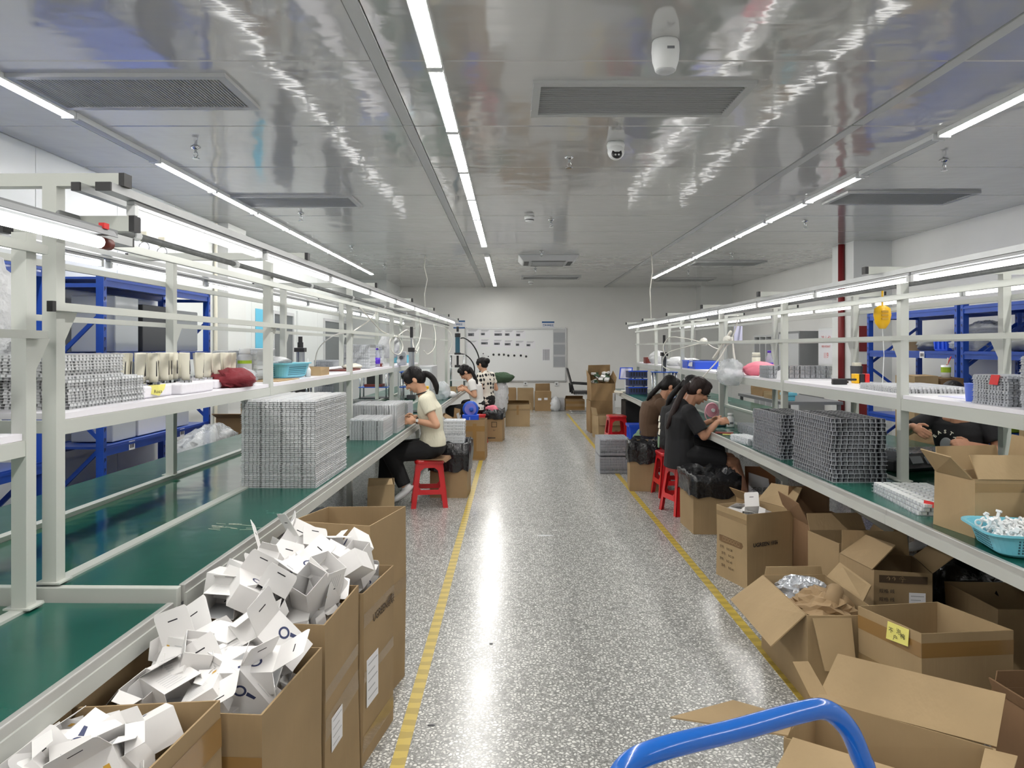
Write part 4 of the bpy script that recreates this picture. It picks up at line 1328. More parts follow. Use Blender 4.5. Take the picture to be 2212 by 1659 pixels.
c_ = [(1.224, 7.72), (1.52, 7.69), (1.54, 8.0), (1.25, 8.02)]
carton('tan carton under a black bin liner near the brown shirt', c_, .5, 'carton', seed=52)
bag_liner('black bin liner over the carton near the brown shirt', c_, .3, .508, 52)
c_ = [(-.82, 7.38), (-.448, 7.36), (-.43, 7.75), (-.8, 7.77)]
carton('tan carton under a black bin liner behind the red stool on the left', c_, .54, 'carton', seed=53)
bag_liner('big black bin liner on the carton behind the cream shirt', c_, .27, .548, 53)
c_ = [(-.49, 11.78), (-.157, 11.76), (-.12, 12.1), (-.46, 12.12)]
k = 'tan carton with printed marks under a black liner further along the aisle'
b = carton(k, c_, .48, 'carton_b', seed=54)
wall_text(b, k, 0, .62, .55, '□', .12, 'ink_brown'); wall_text(b, k, 0, .62, .38, '⊔', .05, 'ink'); wall_text(b, k, 0, .5, .12, '■■■■■■', .022, 'ink')
bag_liner('black bin liner with pink scraps on the carton along the aisle', c_, .36, .488, 54)
crumple('pink_scrap', 'bright pink plastic scraps in the black bin liner', 'scrap', (-.33, 11.93, .5), (.08, .07, .05), 'pink_cloth', 55, amp=1.2)
# tall carton behind
k = 'tall taped carton with open flaps beyond the cream shirt'
b = carton(k, [(-.84, 9.84), (-.36, 9.81), (-.34, 10.2), (-.82, 10.22)], .53, 'carton_b', flaps=[(3, 60, .12)], tapes=[(0, .38, .45, 'tape_brown'), (0, .02, .12, 'tape_brown')], seed=56)
p, e, out = on_wall(b, k, 0, .72, .5)
B(MB().plate([p - e * .025 + Vector((0, 0, -.2)), p + e * .025 + Vector((0, 0, -.2)), p + e * .025 + Vector((0, 0, .22)), p - e * .025 + Vector((0, 0, .22))], .001), 'tape', 'tape_brown', b)
# blue fan device standing behind the tall carton's rim
t = thing('desk_fan', 'round blue fan on a blue box base above the tall carton', 'fan', (-.56, 10.02, .43))
B(MB().box(-.11, .11, -.07, .07, 0, .16), 'base_box', 'bin_blue', t, bevel=.006)
B(MB().lathe([(.1, -.03), (.108, -.02), (.108, .02), (.1, .03)], 28, (0, 0, .235), M=RX(R(90))), 'ring', 'fan_blue', t, smooth=True)
B(MB().lathe([(.08, 0), (.08, .012)], 24, (0, -.03, .235), M=RX(R(90))), 'disc', 'fan_lilac', t)
B(MB().lathe([(.03, 0), (.03, .03), (.018, .036)], 16, (.015, -.04, .235), M=RX(R(90))), 'hub', 'fan_blue', t)
B(MB().box(-.012, -.006, -.074, -.07, .05, .13), 'white_tag', 'white_plastic', t)
tag(B(MB().plate([(-.8, 10.0, .36), (-.72, 10.02, .36), (-.7, 10.05, .66), (-.78, 10.03, .68)], .012), 'cardboard_strip', 'carton_b'), 'cardboard strip sticking up from the tall taped carton', 'cardboard')
tag(B(MB().plate([(-.7, 9.98, .36), (-.66, 9.98, .36), (-.72, 10.0, .62), (-.75, 10.0, .6)], .01), 'cardboard_strip', 'card_inside'), 'pale strip leaning in the tall taped carton', 'cardboard')
k = 'wide carton with torn tape at the far end of the aisle'
b = carton(k, [(-.12, 14.02), (.335, 14.0), (.34, 14.35), (-.13, 14.37)], .42, 'carton_c', flaps=[(1, 165, .16), (2, -70, .18)], tapes=[(0, .3, .34, 'tape_clear')], seed=57)
p, e, out = on_wall(b, k, 0, .5, .72)
B(MB().plate([p - e * .02 + Vector((0, 0, -.08)), p + e * .02 + Vector((0, 0, -.08)), p + e * .02 + Vector((0, 0, .1)), p - e * .02 + Vector((0, 0, .1))], .001), 'tape', 'tape_brown', b)
# along the back wall
carton('flat brown carton leaning at the back wall by the olive cloth', rect(-.26, .1, 17.85, 18.2), .5, 'carton_b', flaps=[(0, -85, .17), (2, -85, .17)], seed=58)
carton('plain brown carton under the whiteboard', rect(.13, .52, 17.7, 18.1), .5, 'carton', flaps=[(0, -85, .18), (2, -85, .18)], seed=59)
k = 'carton with two white labels and raised flap under the whiteboard'
b = carton(k, rect(.54, .92, 17.4, 17.75), .45, 'carton_b', flaps=[(2, -3, .18), (0, -80, .12)], seed=60)
wall_label(b, k, 0, .3, .62, .08, .05, lines=1); wall_label(b, k, 0, .68, .64, .08, .05, lines=1)
k = 'small brown carton bound with shiny tape near the office chair'
b = carton(k, rect(1.27, 1.72, 17.5, 17.9), .26, 'carton_b', tapes=[(0, .04, .1, 'tape_brown'), (0, .16, .22, 'tape_brown')], flaps=[(2, -60, .15)], seed=61)
carton('blank grey bin box beside the knotted white bag', rect(1.08, 1.25, 17.7, 18.0), .28, 'card_inside', seed=62)
crumple('plastic_bag', 'knotted white plastic bag on the floor below the whiteboard', 'bag', (1.02, 17.45, .14), (.12, .12, .18), 'bag_white', 63, amp=.6, flat=.75)
# tall carton stack on the right
carton('lower carton of the tall stack near the back on the right', rect(1.36, 1.78, 12.95, 13.4, 3), .56, 'carton_b', flaps=[(0, -88, .2), (2, -88, .2)], seed=64)
k = 'upper open carton of the tall stack holding white packs'
b = carton(k, rect(1.37, 1.8, 12.95, 13.4, 3), .42, 'carton_b', flaps=[(2, -14, .2), (1, 12, .1, 10), (3, 5, .12)], base=.565, seed=65, rim=(-.12, -.12, .0, .0))
rg = random.Random(66)
for i in range(12):
    t = thing('white_pack', 'small white and green pack in the carton atop the tall stack', 'pack', (1.44 + .28 * rg.random(), 13.05 + .28 * (i % 4) / 3, .88 + .1 * (i % 4) / 3 + .06 * rg.random()), 0, 'white packs in the tall stack')
    t.rotation_euler = (rg.uniform(-.6, .6), rg.uniform(-.6, .6), rg.uniform(0, 6))
    B(MB().box(-.06, .06, -.04, .04, -.02, .02), 'pack', 'white_card', t, bevel=.006)
    B(MB().box(-.061, -.02, -.041, .041, -.021, .021), 'green_band', 'olive_cloth', t)
k = 'small open carton in front of the tall stack'
b = carton(k, rect(1.38, 1.78, 12.1, 12.5, 8), .38, 'carton_c', flaps=[(3, 10, .12), (0, 170, .16)], seed=67)
wall_text(b, k, 0, .3, .15, '▦', .06, 'ink_brown'); wall_text(b, k, 0, .75, .3, '▦', .06, 'ink_brown')
# near the right bench, below
k = 'wooden edged board with a white paper under the right bench'
t = thing('board', k, 'board', (2.22, 6.6, 0), R(-12))
B(MB().hexa([(-.13, 0, .0), (.13, 0, .0), (.13, .02, .0), (-.13, .02, .0)], [(-.13, .09, .42), (.13, .09, .42), (.13, .11, .42), (-.13, .11, .42)]), 'panel', 'wood', t)
B(MB().plate([(-.11, .006, .06), (.1, .006, .06), (.07, .058, .32), (-.1, .07, .37)], .002), 'paper', 'paper', t)
text_on(t, '不良品', .05, 'ink_grey', (-.01, .03, .22), (1, 0, 0), (0, .2, 1))
carton('taped carton lid behind the lettered carton under the bench', rect(1.75, 2.1, 5.35, 5.7, 12), .36, 'carton_b', flaps=[(0, -80, .16), (2, -85, .17), (3, 40, .1)], tapes=[(0, .3, .35, 'tape_brown')], seed=68)
carton('small labelled carton under the left bench by the dark trays', rect(-1.22, -1.0, 6.1, 6.45, 10), .36, 'carton_c', flaps=[(0, -70, .1)], seed=69)
crumple('plastic_bag', 'clear crumpled plastic bag beneath the left bench', 'bag', (-1.13, 5.85, .09), (.1, .1, .09), 'clear_bag', 70, amp=1.0)
crumple('plastic_bag', 'black plastic bag slumped under the right bench', 'bag', (2.4, 3.98, .2), (.17, .2, .26), 'bag_black', 71, amp=.6, flat=.75)
carton('dark carton deep under the right bench near the edge', rect(2.45, 2.95, 2.75, 3.2), .45, 'carton_red', flaps=[(0, -80, .2), (2, -80, .2)], seed=72)

# ------------------------------------------------------------------ clear plastic trays
def castle(w, d, pitch, ind, grp):
    """closed outline of a rectangle w x d with pocket-like indentations"""
    pts = []
    def side(L):
        n = max(3, int(round(L / pitch)))
        st = L / n
        out = []
        for i in range(n):
            wide = (i % grp == grp - 1)
            a = i * st; g = st * (.34 if not wide else .62)
            dp = ind if not wide else ind * 2.4
            out += [(a, 0), (a + st - g, 0), (a + st - g * .9, dp), (a + st - g * .1, dp)]
        return out
    for (L, M, o) in ((w, lambda s, q: (s - w / 2, q - d / 2), 0), (d, lambda s, q: (w / 2 - q, s - d / 2), 0), (w, lambda s, q: (w / 2 - s, d / 2 - q), 0), (d, lambda s, q: (q - w / 2, d / 2 - s), 0)):
        pts += [M(s, q) for s, q in side(L)]
    return pts
TRAYS = {}
def tray_mesh(w, d, h, pitch=.022, ind=.007, grp=5, m='tray_clear', ribs=True):
    key = (w, d, h, pitch, ind, grp, m)
    if key in TRAYS: return TRAYS[key]
    o = castle(w - .006, d - .006, pitch, ind, grp)
    n = len(o)
    mb = MB()
    z0, z1 = .0, h * .9
    mb.add([(x, y, z0) for x, y in o] + [(x * .992, y * .992, z1) for x, y in o],
           [(i, (i + 1) % n, n + (i + 1) % n, n + i) for i in range(n)] + [tuple(range(n, 2 * n))])
    mb.box(-w / 2, w / 2, -d / 2, d / 2, 0, min(.0016, h * .18))
    if ribs:
        k = int(w / pitch)
        for i in range(k):
            x = -w / 2 + (i + .5) * w / k
            if i % grp == grp - 1: continue
            mb.box(x - pitch * .3, x + pitch * .3, -d / 2 + .012, d / 2 - .012, z1 - .0005, z1 + .004)
    TRAYS[key] = mb.mesh('plastic_tray', m)
    return TRAYS[key]
def tray_stack(label, group, x0, x1, y0, y1, z, n, h, yaw=0.0, seed=1, jit=.0015, **k):
    rg = random.Random(seed)
    w, d = round(x1 - x0, 4), round(y1 - y0, 4)
    me = tray_mesh(w, d, h, **k)
    for i in range(n):
        o = link('plastic_tray', me, None, ((x0 + x1) / 2 + rg.uniform(-jit, jit), (y0 + y1) / 2 + rg.uniform(-jit, jit), z + i * h), yaw + rg.uniform(-.004, .004) * (jit / .0015))
        tag(o, label, 'tray', group)
def sheet_row(label, group, x0, x1, y, w_along, zb, hgt, n, axis='x', m='tray_frost', seed=1, lean=.04):
    """trays standing on edge side by side along an axis"""
    rg = random.Random(seed)
    th = (x1 - x0) / n
    me = tray_mesh(round(hgt, 4), round(w_along, 4), round(th * .98, 4), m=m, pitch=.03, ind=.005, ribs=True)
    for i in range(n):
        p = x0 + (i + .5) * th
        o = link('plastic_tray', me, None)
        lz = zb + hgt / 2
        if axis == 'x':
            o.location = (p - th / 2, y, lz); o.rotation_euler = (0, R(90) + rg.uniform(-lean, lean) * .3, 0)
        else:
            o.location = (y, p + th / 2, lz); o.rotation_euler = (R(90) + rg.uniform(-lean, lean) * .3, 0, 0)
            o.rotation_euler = Matrix(((0, 1, 0), (0, 0, 1), (1, 0, 0))).to_euler()
            o.location = (y, p - th / 2, lz)
        tag(o, label, 'tray', group)
YL = R(-1)
zb = .7505
tray_stack('clear plastic tray in the tall block at the left bench edge', 'tall block of clear trays', -1.44, -1.035, 3.94, 4.62, zb, 45, .0104, YL, 1)
tray_stack('clear plastic tray in the low stack between tall block and woman', 'low stack of clear trays', -1.31, -1.03, 5.97, 6.38, zb, 16, .0104, YL, 2)
tray_stack('clear plastic tray in the stack right before the woman in cream', 'stack of clear trays by the cream shirt', -1.4, -.995, 6.46, 6.88, zb, 24, .0104, YL, 3)
tray_stack('clear plastic tray in the small pile just past the woman in cream', 'small pile of clear trays', -1.32, -1.05, 7.5, 7.85, zb, 18, .0104, YL, 4)
tray_stack('clear plastic tray of the lower pile at the shelf start', 'lower trays on the left shelf', -1.94, -1.49, 2.5, 3.0, 1.2885, 10, .01, YL, 5, .003, ind=.009)
tray_stack('clear plastic tray of the upper pile at the shelf start', 'upper trays on the left shelf', -1.94, -1.51, 2.46, 2.88, 1.3895, 8, .0105, YL, 6, .006, ind=.01)
tray_stack('clear plastic tray stacked on the near shelf at the left edge', 'trays on the near left shelf', -1.94, -1.49, 1.55, 2.12, 1.2455, 17, .0102, YL, 7, .004, ind=.01)
tray_stack('clear plastic tray in the pile on the far side of the left bench', 'trays on the far side of the left bench', -1.86, -1.5, 7.9, 8.3, zb, 12, .014, YL, 8, .005, ind=.01)
# standing trays
sheet_row('frosted tray standing on edge in the row behind the maroon cloth', 'standing trays on the left shelf', -1.9, -1.62, 4.85, .3, 1.2885, .19, 12, 'x', seed=11)
sheet_row('frosted tray standing in the block left of the purple bottle', 'standing trays left of the bottle', -1.66, -1.4, 7.45, .3, 1.2885, .24, 12, 'x', seed=12)
sheet_row('frosted tray standing in the block right of the purple bottle', 'standing trays right of the bottle', -1.62, -1.41, 8.1, .14, 1.2885, .24, 9, 'x', seed=13)
sheet_row('grey tray standing on edge on the wall side bench', 'standing trays on the wall side bench', -2.25, -2.03, 8.6, .35, .751, .6, 9, 'x', m='tray_grey', seed=14)
sheet_row('frosted tray standing in the lined carton behind the cream shirt', 'standing trays in the lined carton', -.68, -.475, 7.5, .22, .5, .27, 10, 'x', seed=15)
for tier, zt in enumerate((0.0, .21)):
    sheet_row('dark grey tray on edge in the %s layer of the floor block' % ('lower', 'upper')[tier], 'floor block of grey trays, %s layer' % ('lower', 'upper')[tier], 1.04, 1.4, 9.02, .5, zt + .001, .2, 20, 'x', m='tray_grey', seed=16 + tier)
sheet_row('dark tray standing on edge under the left bench', 'dark trays under the left bench', -1.6, -1.2, 5.6, .3, .001, .26, 16, 'x', m='tray_grey', seed=18)
# trays with dark pieces on the right bench
def loaded_tray(w, d, h, dark, lab, group, loc, yaw, first=None, pm='dark_part'):
    t = thing('plastic_tray', lab, 'tray', loc, yaw, group)
    link('shell', tray_mesh(w, d, h, pitch=.03, ind=.006, grp=9, m='tray_thin', ribs=False), t)
    key = (w, d, h, pm)
    if key not in LOADED:
        m = MB()
        nx, ny = int(w / .042), int(d / .042)
        for i in range(nx):
            for j in range(ny):
                x = -w / 2 + (i + .5) * w / nx; y = -d / 2 + (j + .5) * d / ny
                edge = i in (0, nx - 1) or j in (0, ny - 1)
                gx = .0175 if edge else .014
                m.box(x - gx, x + gx, y - gx, y + gx, h * .12, h * .98)
        LOADED[key] = m.mesh('pieces', pm)
    o = link('pieces', LOADED[key], t); o['kind'] = 'stuff'
    if (w, d) not in RIMS:
        r_ = MB()
        e_ = .003
        for (a, b_, c, f_) in ((-w / 2 - e_, w / 2 + e_, -d / 2 - e_, -d / 2 + .004), (-w / 2 - e_, w / 2 + e_, d / 2 - .004, d / 2 + e_), (-w / 2 - e_, -w / 2 + .004, -d / 2, d / 2), (w / 2 - .004, w / 2 + e_, -d / 2, d / 2)):
            r_.box(a, b_, c, f_, 0, .0026)
        for k_ in range(int(d / .032)):
            y_ = -d / 2 + (k_ + .5) * .032
            for s_ in (-1, 1):
                r_.box(s_ * w / 2 - .003, s_ * w / 2 + .003, y_ - .0011, y_ + .0011, 0, h)
        for k_ in range(int(w / .032)):
            x_ = -w / 2 + (k_ + .5) * .032
            for s_ in (-1, 1):
                r_.box(x_ - .0011, x_ + .0011, s_ * d / 2 - .003, s_ * d / 2 + .003, 0, h)
        RIMS[(w, d)] = r_.mesh('rim', 'tray_rim')
    link('rim', RIMS[(w, d)], t)
    return t
LOADED = {}; RIMS = {}
rg = random.Random(5)
for i in range(15):
    loaded_tray(.3, .58, .0232, True, 'clear tray of black pieces in the nearer tall stack', 'nearer stack of black piece trays', (1.925 + rg.uniform(-.004, .004), 4.39 + rg.uniform(-.004, .004), zb + i * .0235), rg.uniform(-.02, .02))
for i in range(13):
    loaded_tray(.27, .58, .0225, True, 'clear tray of black pieces in the farther stack', 'farther stack of black piece trays', (1.935 + rg.uniform(-.005, .005), 5.24 + rg.uniform(-.005, .005), zb + i * .0227), rg.uniform(-.025, .025))
for i in range(3):
    loaded_tray(.27, .56, .016, False, 'clear tray of white pieces next to the bench carton', 'trays of white pieces', (1.975 + i * .006, 3.56, zb + i * .017), -.12 + .02 * i, pm='white_plastic')
tag(B(MB().plate([(1.845, 3.32, .79), (1.88, 3.28, .785), (1.882, 3.282, .81), (1.848, 3.322, .815)], .002), 'red_sticker', 'red_bright'), 'small red sticker on the tray of white pieces', 'sticker')
tray_stack('silver grey tray in the shorter pile on the right shelf', 'shorter tray pile on the right shelf', 2.19, 2.52, 3.26, 3.53, 1.2355, 12, .0112, R(-.5), 21, .003, m='tray_grey', ind=.01)
tray_stack('silver grey tray in the taller pile at the right edge of the shelf', 'taller tray pile on the right shelf', 2.19, 2.52, 2.84, 3.2, 1.2355, 20, .0112, R(-.5), 22, .003, m='tray_grey', ind=.01)
tag(B(MB().plate([(2.183, 3.33, 1.33), (2.183, 3.39, 1.33), (2.187, 3.38, 1.375), (2.187, 3.32, 1.375)], .0015), 'red_sticker', 'red_bright'), 'red paper tag on the tray pile of the right shelf', 'sticker')
for i in range(3):
    loaded_tray(.52, .3, .034, False, 'wide clear tray of silver parts on the right shelf', 'wide trays of silver parts', (2.44, 6.4, 1.2365 + i * .035), R(-4), pm='steel')
# white strip pack near the black piece trays
tray_stack('white blister strip lying before the farther black tray stack', 'white blister strips', 1.78, 1.93, 5.65, 6.0, zb, 4, .012, R(6), 23, .003, m='tray_frost', pitch=.03, ind=.012)
tray_stack('long clear tray lying along the belt rail of the right bench', 'long trays at the belt rail', 2.0, 2.12, 5.7, 6.6, zb, 4, .02, R(-.5), 24, .004, m='tray_grey', pitch=.03, ind=.012)

# ------------------------------------------------------------------ carton and basket on the right bench
kc = 'open carton with raised flaps standing on the right bench'
carton(kc, [(1.815, 2.905), (2.12, 2.91), (2.1, 3.16), (1.785, 3.14)], .23, 'carton_c', flaps=[(3, 38, .12, 6), (0, -38, .11), (1, 8, .15), (2, 10, .1)], base=.7505, seed=81, tapes=[(0, .18, .215, 'tape_clear')])
def rrect(w, d, r, n=5):
    out = []
    for (cx, cy, a0) in ((w / 2 - r, d / 2 - r, 0), (-w / 2 + r, d / 2 - r, 90), (-w / 2 + r, -d / 2 + r, 180), (w / 2 - r, -d / 2 + r, 270)):
        for i in range(n + 1):
            a = R(a0 + 90 * i / n)
            out.append((cx + r * math.cos(a), cy + r * math.sin(a)))
    return out
def basket(label, loc, yaw, w, d, h, m='basket_cyan'):
    t = thing('plastic_basket', label, 'basket', loc, yaw)
    lv = [(.8, .004), (.86, h * .15), (.94, h * .75), (1.0, h), (1.07, h + .004), (1.07, h - .004), (.985, h - .004), (.925, h * .75), (.845, h * .15), (.79, .008)]
    V = []
    for (s, z) in lv:
        V += [(x * s, y * s, z) for x, y in rrect(w, d, .06)]
    n = len(rrect(w, d, .06)); f = []
    for l in range(len(lv) - 1):
        for i in range(n):
            f.append((l * n + i, l * n + (i + 1) % n, (l + 1) * n + (i + 1) % n, (l + 1) * n + i))
    f.append(tuple(range(n - 1, -1, -1)))
    f.append(tuple((len(lv) - 1) * n + i for i in range(n)))
    B(MB().add(V, f), 'tub', m, t, smooth=False)
    hm = MB()
    for row in range(5):
        z = h * (.22 + .125 * row)
        s = .86 + .08 * (z - h * .15) / (h * .6)
        for (L, ax) in ((w, 0), (d, 1)):
            k = int((L - .16) / .0125)
            for i in range(k):
                u = -(L - .16) / 2 + (i + .5) * (L - .16) / k
                for sg in (-1, 1):
                    if ax == 0:
                        y = sg * (d / 2 * s + .0012)
                        hm.box(u - .0028, u + .0028, y - .0008, y + .0008, z, z + .006)
                    else:
                        x = sg * (w / 2 * s + .0012)
                        hm.box(x - .0008, x + .0008, u - .0028, u + .0028, z, z + .006)
    o = B(hm, 'perforations', 'teal_cyl', t); o['kind'] = 'stuff'
    for (sx, sy) in ((-1, -1), (1, -1), (1, 1), (-1, 1)):
        B(MB().box(sx * w * .3 - .012, sx * w * .3 + .012, sy * d * .3 - .012, sy * d * .3 + .012, 0, .006), 'foot', m, t)
    return t
basket('light blue perforated basket of white parts on the right bench', (1.955, 2.71, .7505), R(-12), .46, .3, .085)
def make_clip():
    m = MB()
    pts = [(.011 * math.cos(2 * math.pi * k / 12), .011 * math.sin(2 * math.pi * k / 12), 0) for k in range(12)]
    m.tube(pts, .0035, 6, closed=True)
    m.box(.01, .036, -.005, .005, -.004, .004)
    m.box(.03, .038, -.009, .009, -.005, .009)
    return m.mesh('plastic_clip', 'white_plastic')
clip = make_clip()
rg = random.Random(9)
q = RZ(R(-12))
for i in range(150):
    a = Vector((rg.uniform(-.19, .19), rg.uniform(-.11, .11), 0))
    z = .822 + .024 * (1 - (a.x / .2) ** 2) * (1 - (a.y / .13) ** 2) + rg.uniform(-.012, .012)
    p = q @ a
    o = link('plastic_clip', clip, None, (1.955 + p.x, 2.71 + p.y, z))
    o.rotation_euler = (rg.uniform(-1.2, 1.2), rg.uniform(-1.2, 1.2), rg.uniform(0, 6.3))
    tag(o, 'small white plastic clip heaped in the light blue basket', 'plastic part', 'white clips in the basket')
tag(B(MB().ell((1.955, 2.71, .8), (.19, .115, .024)), 'clip_bed', 'white_plastic', smooth=True), 'dense lower bed of white clips filling the blue basket', 'plastic parts', None, 'stuff')
tag(B(MB().plate([(2.02, 2.6, .842), (2.1, 2.62, .85), (2.08, 2.7, .848), (2.0, 2.66, .856)], .001), 'paper_slip', 'paper_lilac'), 'pale lilac paper slip on the white clips in the basket', 'paper')
for i in range(5):
    tag(B(MB().plate([(1.76 + .012 * i, 2.47 + .006 * i, .753 + i * .004), (1.94, 2.4 + .01 * i, .753 + i * .004), (1.98, 2.5, .753 + i * .004), (1.8 + .012 * i, 2.56, .753 + i * .004)], .0035), 'cardboard_divider', 'carton_c'), 'thin cardboard divider piled in front of the light blue basket', 'cardboard', 'cardboard dividers')

# ------------------------------------------------------------------ things on the left shelf
zs = 1.2885
def foam(label, x0, x1, y0, y1, h, yaw=YL):
    o = B(MB().box(-(x1 - x0) / 2, (x1 - x0) / 2, -(y1 - y0) / 2, (y1 - y0) / 2, 0, h), 'foam_block', 'white_foam', bevel=.008)
    o.location = ((x0 + x1) / 2, (y0 + y1) / 2, zs); o.rotation_euler = (0, 0, yaw)
    return tag(o, label, 'foam block')
foam('white foam block with a yellow note beside the clear trays', -1.88, -1.5, 3.03, 3.27, .05)
foam('second white foam block carrying cream tubes', -1.86, -1.46, 3.29, 3.62, .05)
foam('third white foam block behind the maroon cloth', -1.86, -1.5, 3.78, 4.15, .045)
t = thing('sticky_note', 'curled yellow note stuck on the foam block', 'note', (-1.49, 3.11, zs + .022), R(62))
B(MB().add([(-.04, .004, .03), (0, -.006, .032), (.045, .004, .034), (-.035, -.004, -.005), (0, -.014, -.014), (.03, -.006, .012)], [(0, 3, 4, 1), (1, 4, 5, 2)]), 'sheet', 'note_yellow', t)
text_on(t, 'Rosa', .02, 'ink', (-.005, -.012, .004), (1, 0, 0), (0, 0, 1))
def make_shell():
    t = thing('cream_tube', 'x', 'plastic part')
    B(MB().lathe([(.017, .004), (.018, .03), (.0215, .13), (.021, .134), (.018, .134), (.016, .06)], 16, sx=1.0, sy=.8), 'shell', 'cream_plastic', t, smooth=True)
    m = MB()
    for k in range(6):
        a = 2 * math.pi * k / 6
        m.box(.018 * math.cos(a) - .007, .018 * math.cos(a) + .007, .015 * math.sin(a) - .006, .015 * math.sin(a) + .006, -.002, .01)
    B(m, 'metal_base', 'chrome', t)
    B(MB().box(.0165, .0202, -.002, .002, .035, .1), 'slit', 'black_plastic', t)
    return t
shl = None
rg = random.Random(3)
spots = []
for (x0, x1, y0, y1, z, n, w) in ((-1.8, -1.52, 3.06, 3.24, zs + .05, 11, 'first'), (-1.78, -1.48, 3.32, 3.59, zs + .05, 14, 'second'), (-1.8, -1.52, 3.81, 4.12, zs + .045, 12, 'third')):
    c = 0; got = []
    while c < n:
        x, y = rg.uniform(x0, x1), rg.uniform(y0, y1)
        if all((x - a) ** 2 + (y - b) ** 2 > .05 ** 2 for a, b in got) or rg.random() < .0005:
            got.append((x, y)); c += 1
            spots.append((x, y, z + .002, w))
for (x, y, z, w) in spots:
    lab = 'cream slotted plastic tube standing on the %s foam block' % w
    rot = (rg.uniform(-.08, .08), rg.uniform(-.08, .08), rg.uniform(-1, 1))
    if shl is None:
        shl = make_shell(); shl.location = (x, y, z); shl.rotation_euler = rot; tag(shl, lab, None, 'cream tubes on the %s foam block' % w)
    else:
        copy_tree(shl, (x, y, z), rot, lab, 'cream tubes on the %s foam block' % w)
crumple('cloth', 'maroon cloth bundled at the front of the left shelf', 'cloth', (-1.5, 3.98, zs + .035), (.1, .16, .06), 'maroon_cloth', 101, amp=.7, flat=.58)
crumple('plastic_bag', 'small clear bag with orange bit beside the maroon cloth', 'bag', (-1.52, 4.17, zs + .035), (.07, .06, .05), 'clear_bag', 102, amp=.9, flat=.7)
t = thing('bottle', 'pale jar with lime green label beside the first inner post', 'jar', (-1.66, 4.6, zs))
B(MB().lathe([(.04, 0), (.042, .01), (.042, .15), (.036, .165), (.03, .17)], 16), 'jar_body', 'light_grey', t, smooth=True)
B(MB().lathe([(.034, .17), (.034, .2), (.03, .204)], 16), 'cap', 'white_plastic', t, smooth=True)
B(MB().lathe([(.0426, .03), (.0426, .06)], 16), 'label_band', 'lime', t); B(MB().lathe([(.0426, .11), (.0426, .13)], 16), 'label_band', 'lime', t)
basket('light blue perforated basket on the left shelf', (-1.62, 5.15, zs), R(80), .42, .3, .1)
crumple('white_cloth', 'white netting heaped in the blue basket of the left shelf', 'cloth', (-1.66, 5.1, zs + .11), (.12, .15, .035), 'bag_white', 103, amp=.5, flat=.8)
tag(B(MB().box(-1.75, -1.42, 4.5, 4.95, zs, zs + .004), 'cardboard_sheet', 'carton_c'), 'flat cardboard sheet in front of the blue basket on the left shelf', 'cardboard')
t = thing('nozzle_bottle', 'small white nozzle bottle beside the blue basket', 'bottle', (-1.46, 5.3, zs))
B(MB().lathe([(.02, 0), (.021, .05), (.014, .062), (.01, .064), (.005, .1), (.002, .13)], 12), 'body', 'white_plastic', t, smooth=True)
carton('small tan open box on the left shelf past the nozzle bottle', rect(-1.6, -1.42, 5.5, 5.75), .062, 'carton_c', base=zs, seed=104)
t = thing('drink_bottle', 'bottle with purple label on the left shelf', 'bottle', (-1.43, 7.85, zs))
def bottle_parts(t):
    B(MB().lathe([(.03, 0), (.033, .008), (.033, .1), (.03, .13), (.014, .17), (.013, .185)], 18), 'bottle_body', 'bottle_clear', t, smooth=True)
    B(MB().lathe([(.0335, .035), (.0335, .1)], 18), 'label_band', 'purple', t, smooth=True)
    B(MB().lathe([(.015, .183), (.015, .2), (.012, .202)], 14), 'cap', 'purple', t, smooth=True)
bottle_parts(t)
tag(B(MB().box(-1.5, -1.41, 8.0, 8.1, zs, zs + .035), 'small_case', 'brown_leather', bevel=.004), 'small dark red case near the purple bottle', 'case')
tag(B(MB().box(-1.62, -1.42, 6.5, 6.95, zs, zs + .012), 'folded_cloth', 'brown_leather', bevel=.004), 'flat dark red folder on the left shelf', 'folder')
crumple('foam_roll', 'cream rolled foam sheet on the left shelf', 'foam', (-1.5, 6.95, zs + .03), (.08, .2, .03), 'cream_plastic', 105, amp=.3, flat=.9)
crumple('plastic_bag', 'white translucent bag tied at a post over the left shelf', 'bag', (-1.45, 8.7, 1.5), (.1, .09, .13), 'bag_white', 106, amp=.7)
basket('small light blue basket far along the left shelf', (-1.5, 10.1, zs), 0, .3, .22, .1)
crumple('plastic_bag', 'clear bag of parts on the left bench near the white shirt', 'bag', (-1.0, 10.6, .87), (.11, .13, .13), 'clear_bag', 107, amp=.8, flat=.9)
crumple('plastic_bag', 'small flat white bag on the left bench near the white shirt', 'bag', (-.94, 11.0, .795), (.11, .12, .05), 'bag_white', 108, amp=.6, flat=.9)
carton('small tan box on the left bench before the white shirt', rect(-1.03, -.87, 11.35, 11.6), .13, 'carton_c', base=.752, seed=109)

